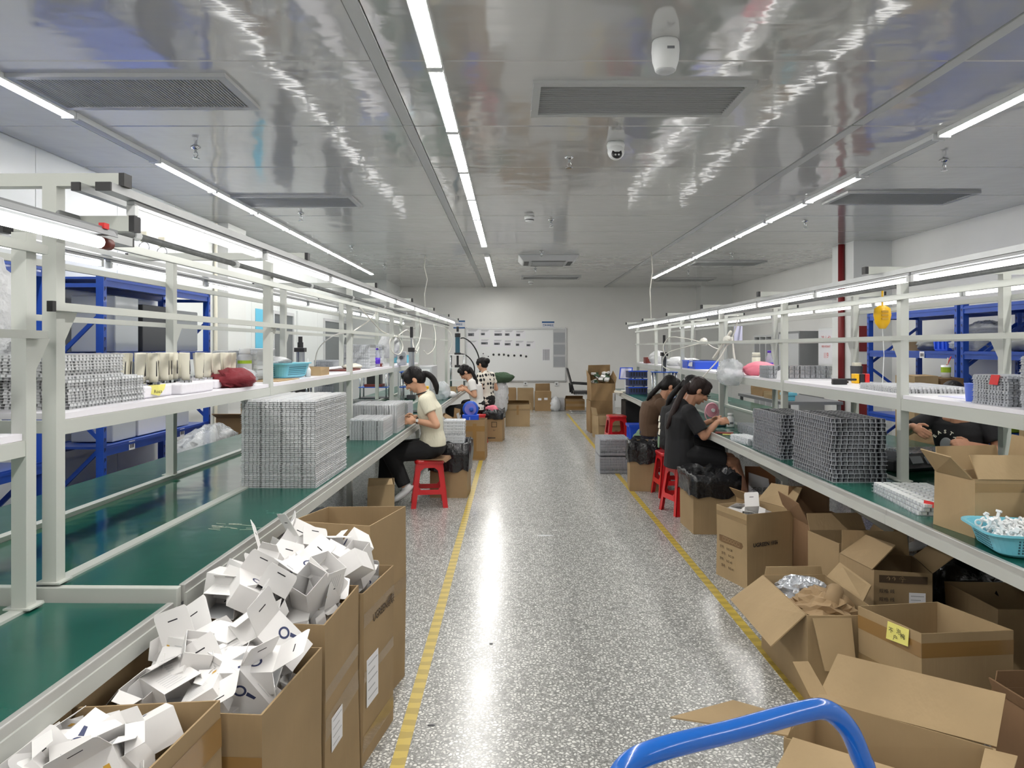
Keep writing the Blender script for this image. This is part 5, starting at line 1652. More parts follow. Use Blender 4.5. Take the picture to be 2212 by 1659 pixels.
# ------------------------------------------------------------------ things on the left racks
def bundle(label, x0, x1, y0, y1, z0, z1, m, wrap=True):
    t = thing('wrapped_bundle', label, 'bundle', ((x0 + x1) / 2, (y0 + y1) / 2, z0))
    hx, hy, h = (x1 - x0) / 2, (y1 - y0) / 2, z1 - z0
    n = max(6, int((y1 - y0) / .05))
    core = B(MB().box(-hx, hx, -hy, hy, .002, h - .002), 'core', m, t, bevel=.006)
    if wrap:
        B(MB().box(-hx - .004, hx + .004, -hy - .004, hy + .004, .001, h), 'wrap_film', 'clear_plastic', t, bevel=.01)
    return t
bundle('white wrapped bundle on the upper level of the left rack', -3.42, -3.08, 5.75, 6.1, 1.461, 1.9, 'light_grey')
bundle('black film bundle on the upper level of the left rack', -3.42, -3.08, 6.18, 6.75, 1.461, 1.86, 'dark_grey', False)
bundle('grey wrapped bundle at the end of the left rack level', -3.42, -3.08, 6.8, 7.25, 1.461, 1.84, 'mid_grey')
bundle('grey wrapped bundle on the near left rack', -3.42, -3.1, 3.9, 4.5, 1.461, 1.85, 'mid_grey')
bundle('pale wrapped block on the lower level of the left rack', -3.42, -3.1, 5.75, 6.1, .761, .93, 'light_grey')
bundle('row of white sleeves on the lower level of the left rack', -3.42, -3.1, 6.15, 6.7, .761, .98, 'white_sheet')
bundle('clear wrapped block next to the white sleeves', -3.42, -3.1, 6.74, 7.1, .761, .94, 'light_grey')
crumple('plastic_bag', 'crumpled clear film on the wall side of the left bench', 'bag', (-2.62, 6.4, .66), (.14, .5, .14), 'clear_bag', 111, amp=1.0)
tag(B(MB().box(-2.9, -2.5, 5.2, 7.0, .45, .52), 'dark_sheet_stack', 'dark_grey', bevel=.01), 'dark flat sheet stack behind the left bench', 'sheet stack')
tag(B(MB().box(-2.88, -2.52, 5.22, 6.98, 0, .45), 'low_trolley', 'mid_grey', bevel=.01), 'grey low trolley carrying the dark sheet stack', 'trolley')
carton('open tan carton on the floor behind the left bench', rect(-3.0, -2.55, 7.5, 7.9), .78, 'carton_b', flaps=[(0, 70, .16), (1, 60, .12)], seed=112)
carton('second tan carton behind the left bench by the column', rect(-2.98, -2.6, 8.15, 8.6), .88, 'carton_b', flaps=[(1, 100, .14), (2, 5, .1)], seed=113)
crumple('white_cloth', 'white cloth hanging from the near bench at the left edge', 'cloth', (-1.93, 2.72, 1.62), (.06, .12, .2), 'bag_white', 114, amp=.6)
for i in range(2):
    t = thing('hanging_clip', 'cream clip with steel ring on the left lamp rail, %s of the pair' % ('nearer', 'farther')[i], 'clip', (-1.55 - .0 * i, 3.12 + .16 * i, 1.975))
    B(MB().box(-.014, .014, -.008, .008, -.03, .012), 'clip_body', 'cream_plastic', t, bevel=.002)
    pts = [(.022 * math.cos(2 * math.pi * k / 16), 0, -.055 + .024 * math.sin(2 * math.pi * k / 16)) for k in range(16)]
    B(MB().tube(pts, .0018, 6, closed=True), 'ring', 'steel', t)

# worn glue streaks on the near mat
rg = random.Random(77)
m = MB()
for i in range(14):
    q = G(505 + rg.uniform(-45, 45), 1137 + rg.uniform(-7, 7), .7512)
    a = rg.uniform(-.5, .3); L = rg.uniform(.02, .07)
    m.cbox(q, (L, .0022, .0006), RZ(a))
o = tag(B(m, 'glue_streaks', 'cream_plastic'), 'pale dried glue streaks on the left green mat', 'glue residue', None, 'stuff')

# ------------------------------------------------------------------ people
def limb(m, p0, p1, r0, r1, seg=12, ends=True):
    m.tube([p0, p1], [r0, r1], seg)
    if ends:
        m.ell(p0, (r0, r0, r0), seg=seg, rings=7); m.ell(p1, (r1, r1, r1), seg=seg, rings=7)
def hand(m, wrist, d, side, up, curl, s=1.0):
    """palm and five bent fingers; d points along the hand, side towards the thumb, up out of the back of the hand"""
    w = Vector(wrist); d = Vector(d).normalized(); up = Vector(up); up = (up - d * up.dot(d)).normalized()
    sd = Vector(side); sd = (sd - d * sd.dot(d) - up * sd.dot(up)).normalized()
    M = Matrix((d, sd, up)).transposed()
    m.ell(w + d * .045 * s, (.05 * s, .039 * s, .0165 * s), M)
    limb(m, w - d * .01, w + d * .02, .023 * s, .022 * s)
    for i, (off, ln) in enumerate(((.029, .9), (.01, 1.0), (-.01, .95), (-.028, .78))):
        p = w + d * .082 * s + sd * off * s
        a = 0
        for k, L in enumerate((.036, .026, .02)):
            a += R(curl * (.6 + .25 * k))
            q = p + (d * math.cos(a) - up * math.sin(a)) * L * ln * s
            limb(m, p, q, (.0098 - .001 * k) * s, (.0092 - .001 * k) * s, 8)
            p = q
    p = w + d * .03 * s + sd * .034 * s
    q = p + (d * .7 + sd * .6 - up * .35).normalized() * .038 * s
    r = q + (d * .9 + sd * .05 - up * .5).normalized() * .028 * s
    limb(m, p, q, .0125 * s, .0108 * s, 8); limb(m, q, r, .0105 * s, .009 * s, 8)
def soft(o, vox, it=4, fac=.5):
    md = o.modifiers.new('remesh', 'REMESH'); md.mode = 'VOXEL'; md.voxel_size = vox; md.use_smooth_shade = True
    if it:
        s = o.modifiers.new('smooth', 'SMOOTH'); s.factor = fac; s.iterations = it
    return o
V3 = Vector
def person(label, loc, heading, pose, skin='skin', shirt='tee_white', pants='trousers_black', hair='hair', shoe='shoe_white', sleeve=.55, shorts=False, wide=1.0, hem=None, loose=1.0, collar=None, ponytail=None, bun=False, glasses=False, watch=False, neckdrop=0.0):
    P = dict(pelvis=(-.02, 0, .53), waist=(-.03, 0, .69), chest=(0, 0, .9), shoulder=(0, 0, 1.0), neck=(.03, 0, 1.06), head=(.11, 0, 1.18), nod=30, turn=0,
             le=(-.06, .23, .76), re=(-.06, -.23, .76), lw=(.12, .13, .82), rw=(.12, -.1, .82), lh=(1, -.25, -.1), rh=(1, .25, -.1),
             lk=(.38, .11, .5), rk=(.38, -.11, .5), la=(.4, .11, .09), ra=(.4, -.11, .09), lf=(1, .1, -.1), rf=(1, -.1, -.1), sw=.17, curl=32)
    P.update(pose)
    v = {k: (V3(x) if isinstance(x, tuple) else x) for k, x in P.items()}
    t = thing('person', label, 'person', loc, heading)
    H = RZ(R(v['turn'])) @ RY(R(v['nod']))
    hd = v['head']
    def hp(x, y, z): return hd + H @ V3((x, y, z))
    sl = v['shoulder'] + V3((0, v['sw'], -.015)); sr = v['shoulder'] + V3((0, -v['sw'], -.015))
    # skin: head, neck, arms, hands, shins in one surface
    m = MB()
    m.ell(hp(-.008, 0, .022), (.092, .074, .092), H)
    m.ell(hp(.022, 0, -.045), (.064, .058, .068), H)
    m.ell(hp(.052, 0, -.088), (.03, .03, .022), H)
    m.ell(hp(.078, 0, .03), (.014, .045, .02), H)
    m.tube([hp(.084, 0, .01), hp(.104, 0, -.03)], [.008, .013], 8); m.ell(hp(.1, 0, -.03), (.013, .015, .011), H)
    m.ell(hp(.072, .028, -.02), (.02, .022, .02), H); m.ell(hp(.072, -.028, -.02), (.02, .022, .02), H)
    m.ell(hp(.088, 0, -.058), (.01, .02, .008), H)
    for s in (-1, 1):
        m.ell(hp(-.012, s * .076, -.012), (.02, .009, .03), H @ RZ(s * .35))
    limb(m, v['neck'] - V3((.01, 0, .06)), hp(-.02, 0, -.04), .056, .05)
    m.ell(v['shoulder'] + V3((.01, 0, -.02)), (.06, .12, .04))
    for (s, e, w, hdr, sg) in ((sl, v['le'], v['lw'], v['lh'], 1), (sr, v['re'], v['rw'], v['rh'], -1)):
        limb(m, s, e, .046, .038); limb(m, e, w, .038, .025)
        hand(m, w, hdr, (.2, -sg * .3, 1), V3((0, sg * .9, .5)), v['curl'])
    for (k, a) in ((v['lk'], v['la']), (v['rk'], v['ra'])):
        c = k.lerp(a, .35)
        limb(m, k, c, .052, .054); limb(m, c, a, .054, .034)
    if shorts:
        for (k, s) in ((v['lk'], 1), (v['rk'], -1)):
            limb(m, V3((.1, s * .1, .5)), k, .074, .055)
    soft(B(m, 'body', skin, t), .0055, 3)
    # shirt
    m = MB()
    up = lambda a, b: (b - a).normalized()
    sp = [v['pelvis'] + V3((0, 0, -.03)), v['pelvis'] + V3((-.005, 0, .04)), v['waist'], v['waist'].lerp(v['chest'], .55), v['chest'], v['shoulder'] + V3((0, 0, -.035)), v['shoulder'] + V3((.0, 0, .012)), v['neck'] + V3((-.004, 0, -.012 - neckdrop))]
    hw = [.17, .168, .15, .165, .175, v['sw'] + .005, .105, .062]
    hdp = [.13, .125, .105, .118, .118, .088, .074, .06]
    if hem is not None:
        sp[0] = v['pelvis'] + V3((-.012, 0, hem)); sp[1] = v['pelvis'] + V3((-.012, 0, hem + .06))
    rings = []
    for i, c in enumerate(sp):
        a = sp[max(0, i - 1)]; b = sp[min(len(sp) - 1, i + 1)]
        d = up(a, b)
        if i == 0: d = V3((0, 0, 1))
        fw = V3((0, 1, 0)).cross(d)
        k = loose if i < 5 else 1.0
        rings.append((c, (0, 1, 0), fw, hw[i] * k, hdp[i] * k))
    m.loft(rings, 20, power=2.3)
    for (s, e) in ((sl, v['le']), (sr, v['re'])):
        q = s.lerp(e, sleeve)
        m.ell(s, (.066, .062, .06))
        m.tube([s, q], [.064 * (.5 + loose / 2), .06 * loose], 14)
    soft(B(m, 'shirt', shirt, t), .0075, 5)
    if collar:
        n = v['neck'] + V3((-.004, 0, -.008 - neckdrop))
        pts = [(n.x + .064 * math.cos(a) + .006, n.y + .066 * math.sin(a), n.z - .02 * math.cos(a)) for a in [2 * math.pi * k / 20 for k in range(20)]]
        B(MB().tube(pts, .0065, 6, closed=True), 'collar', collar, t, smooth=True)
    # trousers
    m = MB()
    m.ell(v['pelvis'] + V3((0, 0, .0)), (.14, .18, .1)); m.ell(v['pelvis'] + V3((-.02, 0, .06)), (.12, .165, .1))
    for (k, a, s) in ((v['lk'], v['la'], 1), (v['rk'], v['ra'], -1)):
        h = v['pelvis'] + V3((.03, s * .09, -.01))
        if shorts:
            limb(m, h, h.lerp(k, .8), .098, .086, ends=False); m.ell(h, (.1, .1, .1))
        else:
            limb(m, h, k, .094 * (.5 + wide / 2), .07 * wide)
            m.tube([k, k.lerp(a, .45), k.lerp(a, .97)], [.07 * wide, .064 * wide, .056 * wide], 14)
    soft(B(m, 'trousers', pants, t), .0085, 5)
    # shoes
    for (a, f) in ((v['la'], v['lf']), (v['ra'], v['rf'])):
        f = f.normalized()
        sd = f.cross(V3((0, 0, 1))).normalized(); uu = sd.cross(f)
        M = Matrix((f, sd, uu)).transposed()
        m = MB()
        c = a + f * .055 - uu * .045
        m.ell(c, (.13, .043, .032), M); m.ell(a - uu * .02 + f * -.005, (.05, .038, .045), M); m.ell(c + f * .06, (.06, .044, .026), M)
        soft(B(m, 'shoe', shoe, t), .006, 3)
    # hair
    m = MB()
    m.ell(hp(-.024, 0, .034), (.094, .083, .092), H)
    m.ell(hp(-.05, 0, -.012), (.062, .078, .075), H)
    m.ell(hp(.03, 0, .082), (.056, .066, .04), H)
    for s in (-1, 1):
        m.ell(hp(.03, s * .064, .035), (.05, .016, .05), H)
    if ponytail:
        pts = [hp(-.1, 0, .005)] + [V3(p) for p in ponytail]
        n = len(pts)
        rs = [.02] + [.03 if i < n - 2 else .024 for i in range(n - 2)] + [.012]
        # smooth the chain
        Q = []; RR = []
        for i in range(n - 1):
            for k in range(4):
                u = k / 4
                Q.append(pts[i].lerp(pts[i + 1], u)); RR.append(rs[i] + (rs[i + 1] - rs[i]) * u)
        Q.append(pts[-1]); RR.append(rs[-1])
        for _ in range(4):
            Q = [Q[0]] + [(Q[i - 1] + Q[i] * 2 + Q[i + 1]) / 4 for i in range(1, len(Q) - 1)] + [Q[-1]]
        m.tube(Q, RR, 10)
    if bun:
        m.ell(hp(-.12, 0, .03), (.05, .055, .055), H)
    soft(B(m, 'hair', hair, t), .006, 4)
    if ponytail:
        B(MB().tube([hp(-.1, -.0, .005) + V3((0, .022 * math.cos(a), .022 * math.sin(a))) for a in [2 * math.pi * k / 12 for k in range(12)]], .006, 6, closed=True), 'hair_tie', 'light_grey' if 'cream' in label or 'black t' in label else 'black_plastic', t)
    for s in (-1, 1):
        B(MB().ell(hp(.086, s * .031, .002), (.006, .014, .005), H, 8, 6), 'eye', 'black_plastic', t, smooth=True)
        B(MB().tube([hp(.09, s * .015, .022), hp(.089, s * .034, .026), hp(.08, s * .05, .02)], .003, 5), 'eyebrow', 'hair', t)
    B(MB().ell(hp(.091, 0, -.06), (.007, .019, .006), H, 8, 6), 'mouth', 'lip', t, smooth=True)
    if glasses:
        g = MB()
        for s in (-1, 1):
            pts = [hp(.104, s * .034 + .022 * math.cos(a), .0 + .018 * math.sin(a)) for a in [2 * math.pi * k / 14 for k in range(14)]]
            g.tube(pts, .0018, 5, closed=True)
            g.tube([hp(.1, s * .056, .004), hp(-.01, s * .082, .004)], .0016, 5)
        B(g, 'glasses', 'black_plastic', t)
    if watch:
        w = v['lw'] - v['lh'].normalized() * .02; d = v['lh'].normalized()
        a_ = d.cross(V3((0, 0, 1))).normalized(); b_ = d.cross(a_)
        B(MB().tube([w + (a_ * math.cos(q) + b_ * math.sin(q)) * .029 for q in [2 * math.pi * k / 16 for k in range(16)]], .006, 6, closed=True), 'watch_strap', 'black_plastic', t)
        B(MB().cbox(w + V3((0, .032, .004)), (.024, .006, .026)), 'watch_face', 'white_plastic', t, bevel=.002)
    return t

person('person in a cream knit top and black trousers working on a red stool', (-.80, 7.07, 0), R(180),
       dict(pelvis=(-.03, 0, .545), waist=(-.04, 0, .7), chest=(-.012, 0, .91), shoulder=(.01, 0, 1.02), neck=(.045, 0, 1.075), head=(.135, 0, 1.19), nod=38,
            le=(-.1, .225, .78), re=(-.04, -.2, .79), lw=(.1, .17, .815), rw=(.13, -.02, .83), lh=(1, -.2, -.06), rh=(1, .3, -.06),
            lk=(.34, .13, .5), rk=(.4, -.1, .5), la=(.2, .15, .2), ra=(.44, -.1, .09), lf=(.75, .05, -.55), rf=(1, 0, -.06), curl=34),
       shirt='knit_cream', wide=1.15, sleeve=.5, collar='black_plastic', hem=.02, watch=True,
       ponytail=[(.015, 0, 1.25), (-.045, 0, 1.21), (-.08, 0, 1.13), (-.085, .01, 1.05)])
t = person('person in a loose black t-shirt and glasses seated at the right bench', (1.58, 6.72, 0), 0,
       dict(pelvis=(-.04, 0, .548), waist=(-.06, 0, .68), chest=(-.05, 0, .86), shoulder=(-.02, 0, .955), neck=(.015, 0, 1.005), head=(.115, 0, 1.105), nod=36,
            le=(.1, .22, .72), re=(.1, -.24, .72), lw=(.24, .08, .82), rw=(.25, -.12, .83), lh=(1, -.3, .1), rh=(1, .35, .15),
            lk=(.43, .12, .47), rk=(.4, -.12, .47), la=(.56, .12, .09), ra=(.52, -.1, .09)),
       shirt='tee_black', pants='tee_black', hair='hair_brown', shorts=True, skin='skin_b', loose=1.14, sleeve=.82, hem=-.13, glasses=True,
       ponytail=[(-.03, -.04, 1.12), (-.09, -.07, 1.02), (-.15, -.1, .9), (-.2, -.11, .77)])
o = MB()
for i, (z, w) in enumerate(((.86, .05), (.8, .06), (.74, .055))):
    o.plate([(-.262, -.1, z - .025), (-.262, -.1 + w, z - .025), (-.255, -.1 + w, z + .025), (-.255, -.1, z + .025)], .003)
B(o, 'back_print', 'cream_plastic', t)
o = MB().plate([(-.266, -.105, .6), (-.266, -.04, .6), (-.262, -.04, .7), (-.262, -.105, .7)], .003)
B(o, 'back_print', 'green_cloth', t)
person('person in a brown t-shirt and jeans seated further along the right bench', (1.60, 8.3, 0), R(2),
       dict(pelvis=(-.03, 0, .545), waist=(-.06, 0, .65), chest=(-.03, 0, .82), shoulder=(.03, 0, .9), neck=(.08, 0, .945), head=(.175, 0, 1.06), nod=30,
            le=(.1, .22, .7), re=(.12, -.22, .72), lw=(.28, .1, .81), rw=(.28, -.1, .81), lh=(1, -.2, -.05), rh=(1, .2, -.05),
            lk=(.42, .11, .47), rk=(.42, -.11, .47), la=(.44, .11, .09), ra=(.44, -.11, .09)),
       shirt='tee_brown', pants='jeans', skin='skin_b', loose=1.06, sleeve=.7,
       ponytail=[(.05, 0, 1.06), (.0, 0, 1.01), (-.05, 0, .96), (-.09, 0, .9)])
person('person with dark clipped hair mostly hidden behind the black t-shirt worker', (1.64, 7.5, 0), R(4),
       dict(pelvis=(-.03, 0, .545), waist=(-.04, 0, .67), chest=(-.01, 0, .84), shoulder=(.04, 0, .92), neck=(.08, 0, .97), head=(.18, 0, 1.09), nod=40,
            lk=(.42, .11, .47), rk=(.42, -.11, .47)), shirt='trousers_black', skin='skin_b',
       ponytail=[(.02, 0, 1.06), (-.05, 0, .98), (-.08, 0, .88)])
person('person in a white t-shirt and black trousers bent over the far left bench', (-.58, 11.8, 0), R(180),
       dict(pelvis=(-.02, 0, .54), waist=(-.02, 0, .68), chest=(.01, 0, .87), shoulder=(.05, 0, .96), neck=(.08, 0, 1.0), head=(.165, 0, 1.1), nod=48,
            le=(-.0, .22, .74), re=(.02, -.2, .76), lw=(.16, .12, .84), rw=(.17, -.04, .86), lk=(.4, .12, .5), rk=(.4, -.1, .5)),
       shirt='tee_white', sleeve=.62, ponytail=[(.08, .05, 1.16), (.02, .1, 1.06), (-.02, .13, .95), (-.03, .13, .88)])
person('person in a polka dot blouse with pinned up hair seated at the far left', (-.46, 13.0, 0), R(146),
       dict(pelvis=(-.02, 0, .54), waist=(-.02, 0, .7), chest=(0, 0, .92), shoulder=(.0, 0, 1.02), neck=(.03, 0, 1.07), head=(.08, 0, 1.2), nod=14),
       shirt='polka', bun=True, sleeve=.6)
t = person('person in a black printed t-shirt sorting parts behind the right bench', (3.4, 5.62, 0), R(216),
       dict(pelvis=(-.02, 0, .53), waist=(-.02, 0, .68), chest=(.0, 0, .87), shoulder=(.02, 0, .97), neck=(.05, 0, 1.0), head=(.12, 0, 1.12), nod=36,
            re=(.16, -.34, .83), rw=(.3, -.2, .9), rh=(.4, .8, -.35), le=(.02, .28, .74), lw=(.2, .16, .79), lh=(.9, -.4, .2), sw=.19, curl=36),
       shirt='tee_black', skin='skin_b', loose=1.12, sleeve=.66, neckdrop=.02)
for i, ch in enumerate('EASTA'):
    a = R(62 - 31 * i)
    ca = V3((.153, -.04 - .075 * math.sin(a) * 1.1, .79 + .075 * math.cos(a)))
    text_on(t, ch, .036, 'cream_plastic', ca, (-.08, 1 * math.cos(-a) if False else math.cos(a), math.sin(a)), (-.1, -math.sin(a), math.cos(a)), bold=.0012)
B(MB().lathe([(.052, 0), (.05, .004), (.04, .006)], 20, (.15, -.035, .77), M=RY(R(84)), sy=.85), 'shirt_print', 'mid_grey', t, smooth=True)

# ------------------------------------------------------------------ red stools
def make_stool():
    t = thing('plastic_stool', 'x', 'stool')
    H = .445
    a, b = .125, .172      # half width at the top and at the floor
    at = lambda z: b + (a - b) * z / (H - .03)
    seat = MB()
    lv = ((.138, H - .035), (.142, H - .012), (.134, H), (.03, H - .002))
    V = []
    for (s, z) in lv:
        V += [(x, y, z) for x, y in rrect(2 * s, 2 * s, s * .28, 4)]
    n = 20
    f = [(l * n + i, l * n + (i + 1) % n, (l + 1) * n + (i + 1) % n, (l + 1) * n + i) for l in range(3) for i in range(n)]
    f += [tuple(range(n - 1, -1, -1)), tuple(3 * n + i for i in range(n))]
    B(seat.add(V, f), 'seat', 'stool_red', t)
    w = .052
    for sx in (-1, 1):
        for sy in (-1, 1):
            m = MB()
            A, C = at(0), at(H - .03)
            for (ux, uy) in ((1, 0), (0, 1)):
                def P(z, k, d):
                    h = at(z)
                    x = sx * (h - (k if ux else d)); y = sy * (h - (d if ux else k))
                    return (x, y, z)
                wt, wb = w, .046
                q0 = [P(0, 0, 0), P(0, wb, 0), P(0, wb, .006), P(0, 0, .006)]
                q1 = [P(H - .03, 0, 0), P(H - .03, wt, 0), P(H - .03, wt, .006), P(H - .03, 0, .006)]
                if sx * sy * (1 if ux else -1) < 0:
                    q0.reverse(); q1.reverse()
                m.hexa(q0, q1)
            B(m, 'leg', 'stool_red', t)
    for k in range(4):
        Q = RZ(R(90 * k))
        z0, z1 = .13, .165
        for (nm, za, zb) in (('rung', .125, .17), ('apron', H - .075, H - .03)):
            ha, hb = at(za), at(zb)
            pts = [(-ha + .045, -ha, za), (ha - .045, -ha, za), (hb - .05, -hb, zb), (-hb + .05, -hb, zb)]
            m = MB().plate([Q @ Vector(p) for p in pts], .006)
            if nm == 'apron':
                hz = at(za - .03)
                for s in (-1, 1):
                    m.plate([Q @ Vector(p) for p in [(s * (ha - .05), -ha, za + .002), (s * (hz - .05), -hz, za - .03), (s * (ha - .085), -ha, za + .002)]], .006)
            else:
                hz = at(zb + .025)
                for s in (-1, 1):
                    m.plate([Q @ Vector(p) for p in [(s * (hb - .048), -hb, zb - .002), (s * (hz - .05), -hz, zb + .025), (s * (hb - .075), -hb, zb - .002)]], .006)
            B(m, nm, 'stool_red', t)
    return t
stool = None
for (x, y, a, lab) in ((-.79, 7.06, 8, 'red plastic stool under the person in the cream top'), (1.57, 6.74, 14, 'red plastic stool under the person in the loose black t-shirt'),
                       (1.58, 8.32, 0, 'red plastic stool under the person in the brown t-shirt'), (1.62, 7.52, 4, 'red plastic stool under the person hidden behind the black t-shirt'),
                       (-.56, 11.78, 5, 'red plastic stool under the person in the white t-shirt'), (-.44, 12.98, 20, 'red plastic stool under the person in polka dots'),
                       (1.62, 11.5, 4, 'empty red plastic stool before the small carton')):
    if stool is None:
        stool = make_stool(); stool.location = (x, y, 0); stool.rotation_euler = (0, 0, R(a)); tag(stool, lab, None, 'red stools')
    else:
        copy_tree(stool, (x, y, 0), (0, 0, R(a)), lab, 'red stools')
tag(B(MB().plate([(-.98, 6.93, .448), (-.64, 6.88, .448), (-.6, 7.2, .448), (-.94, 7.24, .448)], .004).plate([(-.64, 6.88, .448), (-.6, 7.2, .448), (-.59, 7.2, .42), (-.62, 6.9, .425)], .004), 'cardboard_pad', 'carton_red'), 'bent cardboard pad on the red stool of the cream top', 'cardboard')

# ------------------------------------------------------------------ blue trolley handle
def spline(pts, n=6):
    P = [Vector(p) for p in pts]; out = []
    for i in range(len(P) - 1):
        p0, p1, p2, p3 = P[max(0, i - 1)], P[i], P[i + 1], P[min(len(P) - 1, i + 2)]
        for k in range(n):
            t = k / n
            out.append(.5 * ((2 * p1) + (p2 - p0) * t + (2 * p0 - 5 * p1 + 4 * p2 - p3) * t * t + (3 * p1 - p0 - 3 * p2 + p3) * t ** 3))
    out.append(P[-1])
    return out
t = thing('platform_trolley', 'blue platform trolley with a curved tube handle in the foreground', 'trolley', (.37, 1.0, 0))
pts = [(.115, 1.075, .17), (.125, 1.08, .5), (.135, 1.083, .78), (.145, 1.086, .84), (.17, 1.094, .882), (.225, 1.112, .897), (.35, 1.16, .9), (.47, 1.207, .905), (.52, 1.225, .9), (.557, 1.232, .868), (.58, 1.235, .82), (.595, 1.236, .76), (.615, 1.24, .5), (.63, 1.243, .17)]
B(MB().tube(spline(pts, 6), .0168, 16), 'handle', 'trolley_blue', t, smooth=True, world=True)
d = MB().cbox((.5, .75, .15), (.58, .86, .04), RZ(R(17)))
B(d, 'deck', 'trolley_blue', t, world=True, bevel=.008)
for (x, y) in ((.15, .98), (.6, 1.12), (.38, .42), (.86, .55)):
    B(MB().lathe([(.055, -.015), (.06, -.01), (.06, .01), (.055, .015)], 18, (x, y, .062), M=RZ(R(17)) @ RY(R(90))), 'wheel', 'black_plastic', t, smooth=True, world=True)
    B(MB().box(x - .02, x + .02, y - .02, y + .02, .1, .131), 'caster_fork', 'steel', t, world=True)

# ------------------------------------------------------------------ presses and fixtures
def press(label, loc, w, d, plates, cyl, body_m='steel', knob=True, plate_m='plate_blue', sz=1.0):
    """plates: z list of horizontal plates; cyl: list of (name, z0, z1, r, material)"""
    t = thing('pneumatic_press', label, 'press', loc)
    for sx in (-1, 1):
        for sy in (-1, 1):
            B(MB().tube([(sx * (w / 2 - .02), sy * (d / 2 - .02), 0), (sx * (w / 2 - .02), sy * (d / 2 - .02), plates[-1])], .011, 10), 'guide_post', 'steel', t, smooth=True)
    for i, z in enumerate(plates):
        B(MB().box(-w / 2, w / 2, -d / 2, d / 2, z - .012, z), 'plate', plate_m if z > .05 else 'dark_grey', t, bevel=.002)
    for (nm, z0, z1, r, m) in cyl:
        if r < 0:
            r = -r
            B(MB().box(-r, r, -r, r, z0, z1), nm, m, t, bevel=.004)
        else:
            B(MB().lathe([(r, z0), (r, z1)], 16), nm, m, t, smooth=False)
    return t
press('tall four post press with blue plates behind the cream top', (-1.16, 8.55, .7505), .25, .2, (.014, .3, .47),
      (('cylinder', .47, .7, .032, 'steel'), ('clamp', .695, .745, -.036, 'black_plastic'), ('rod', .745, .87, .011, 'steel'), ('knob', .86, .985, .018, 'black_plastic'), ('ram', .2, .3, .016, 'steel'), ('tool_head', .15, .2, -.05, 'dark_grey')))
press('press with black top cylinder on the wall side of the left bench', (-2.2, 7.7, .7505), .22, .2, (.014, .2, .4),
      (('cylinder', .4, .7, .045, 'steel'), ('clamp', .7, .745, -.052, 'black_plastic'), ('neck', .745, .8, .03, 'black_plastic'), ('knob', .8, .86, .022, 'black_plastic')))
press('press with white cylinder and blue plates on the right bench', (1.9, 9.25, .7505), .3, .22, (.014, .12, .445),
      (('cylinder', .445, .64, -.026, 'white_plastic'), ('side_tube', .445, .64, .033, 'dark_grey'), ('clamp', .64, .686, -.042, 'black_plastic'), ('rod', .686, .8, .01, 'steel'), ('knob', .8, .9, .017, 'black_plastic'), ('ram', .14, .43, .015, 'steel')))
press('wide fixture with two blue plates on the wall side bench', (-2.02, 10.9, .7505), .42, .3, (.014, .17, .4), (('block', .17, .21, -.13, 'brown_leather'), ('black_box', .21, .39, -.1, 'black_plastic')))
t = press('teal hydraulic press with white frame at the far left bench', (-.98, 13.35, .7505), .28, .24, (.02, .16, .38, .615),
      (('cylinder', .625, .965, .042, 'teal_cyl'), ('cylinder_head', .93, 1.0, .05, 'black_plastic'), ('top_knob', 1.03, 1.12, .022, 'black_plastic'), ('rod', 1.0, 1.04, .012, 'steel'), ('cylinder_foot', .615, .65, .06, 'black_plastic'), ('ram', .42, .6, .02, 'black_plastic'), ('tool_block', .385, .43, -.05, 'black_plastic')), plate_m='white_plastic')
for s in (-1, 1):
    B(MB().box(s * .13 - .008, s * .13 + .008, -.11, .11, .38, .61), 'side_plate', 'white_plastic', t)
def hose(label, pts, r=.006, m='hose_white', name='air_hose'):
    return tag(B(MB().tube(spline(pts, 5), r, 7), name, m, smooth=True), label, 'hose')
hose('upper black hydraulic hose arching from the teal cylinder', [(-.93, 13.35, 1.66), (-.85, 13.35, 1.66), (-.72, 13.36, 1.56), (-.62, 13.4, 1.38), (-.58, 13.45, 1.15), (-.6, 13.5, .8)], .012, 'hose_black')
hose('lower black hydraulic hose bending beside the teal press', [(-.92, 13.35, 1.38), (-.84, 13.36, 1.36), (-.74, 13.4, 1.27), (-.68, 13.42, 1.12), (-.7, 13.45, .8)], .011, 'hose_black')
# white air hoses along the left line
hose('white hose sagging between the second and third left posts', [LL.w(-1.42, 6.5, 1.86), LL.w(-1.4, 6.9, 1.76), LL.w(-1.42, 7.5, 1.67), LL.w(-1.42, 8.2, 1.62)])
hose('white hose crossing up to the lamp row by the third left post', [LL.w(-1.43, 6.35, 1.64), LL.w(-1.44, 6.9, 1.73), LL.w(-1.44, 7.3, 1.82), LL.w(-1.42, 7.4, 1.9)])
hose('looped white hose hanging at the fourth left post', [LL.w(-1.41, 8.25, 1.63), LL.w(-1.44, 8.1, 1.56), LL.w(-1.42, 8.15, 1.45), LL.w(-1.38, 8.35, 1.42), LL.w(-1.37, 8.55, 1.5), LL.w(-1.4, 8.5, 1.6), LL.w(-1.42, 8.3, 1.62)])
hose('white hose curling over the tall press top', [LL.w(-1.4, 8.4, 1.63), LL.w(-1.33, 8.6, 1.7), LL.w(-1.3, 8.75, 1.62), LL.w(-1.26, 8.65, 1.5), LL.w(-1.2, 8.55, 1.45)])
hose('white hose dropping beside the fifth left post', [LL.w(-1.42, 10.2, 1.88), LL.w(-1.36, 10.0, 1.75), LL.w(-1.34, 9.7, 1.6), LL.w(-1.36, 9.5, 1.48), LL.w(-1.4, 9.8, 1.42), LL.w(-1.42, 10.2, 1.5)])
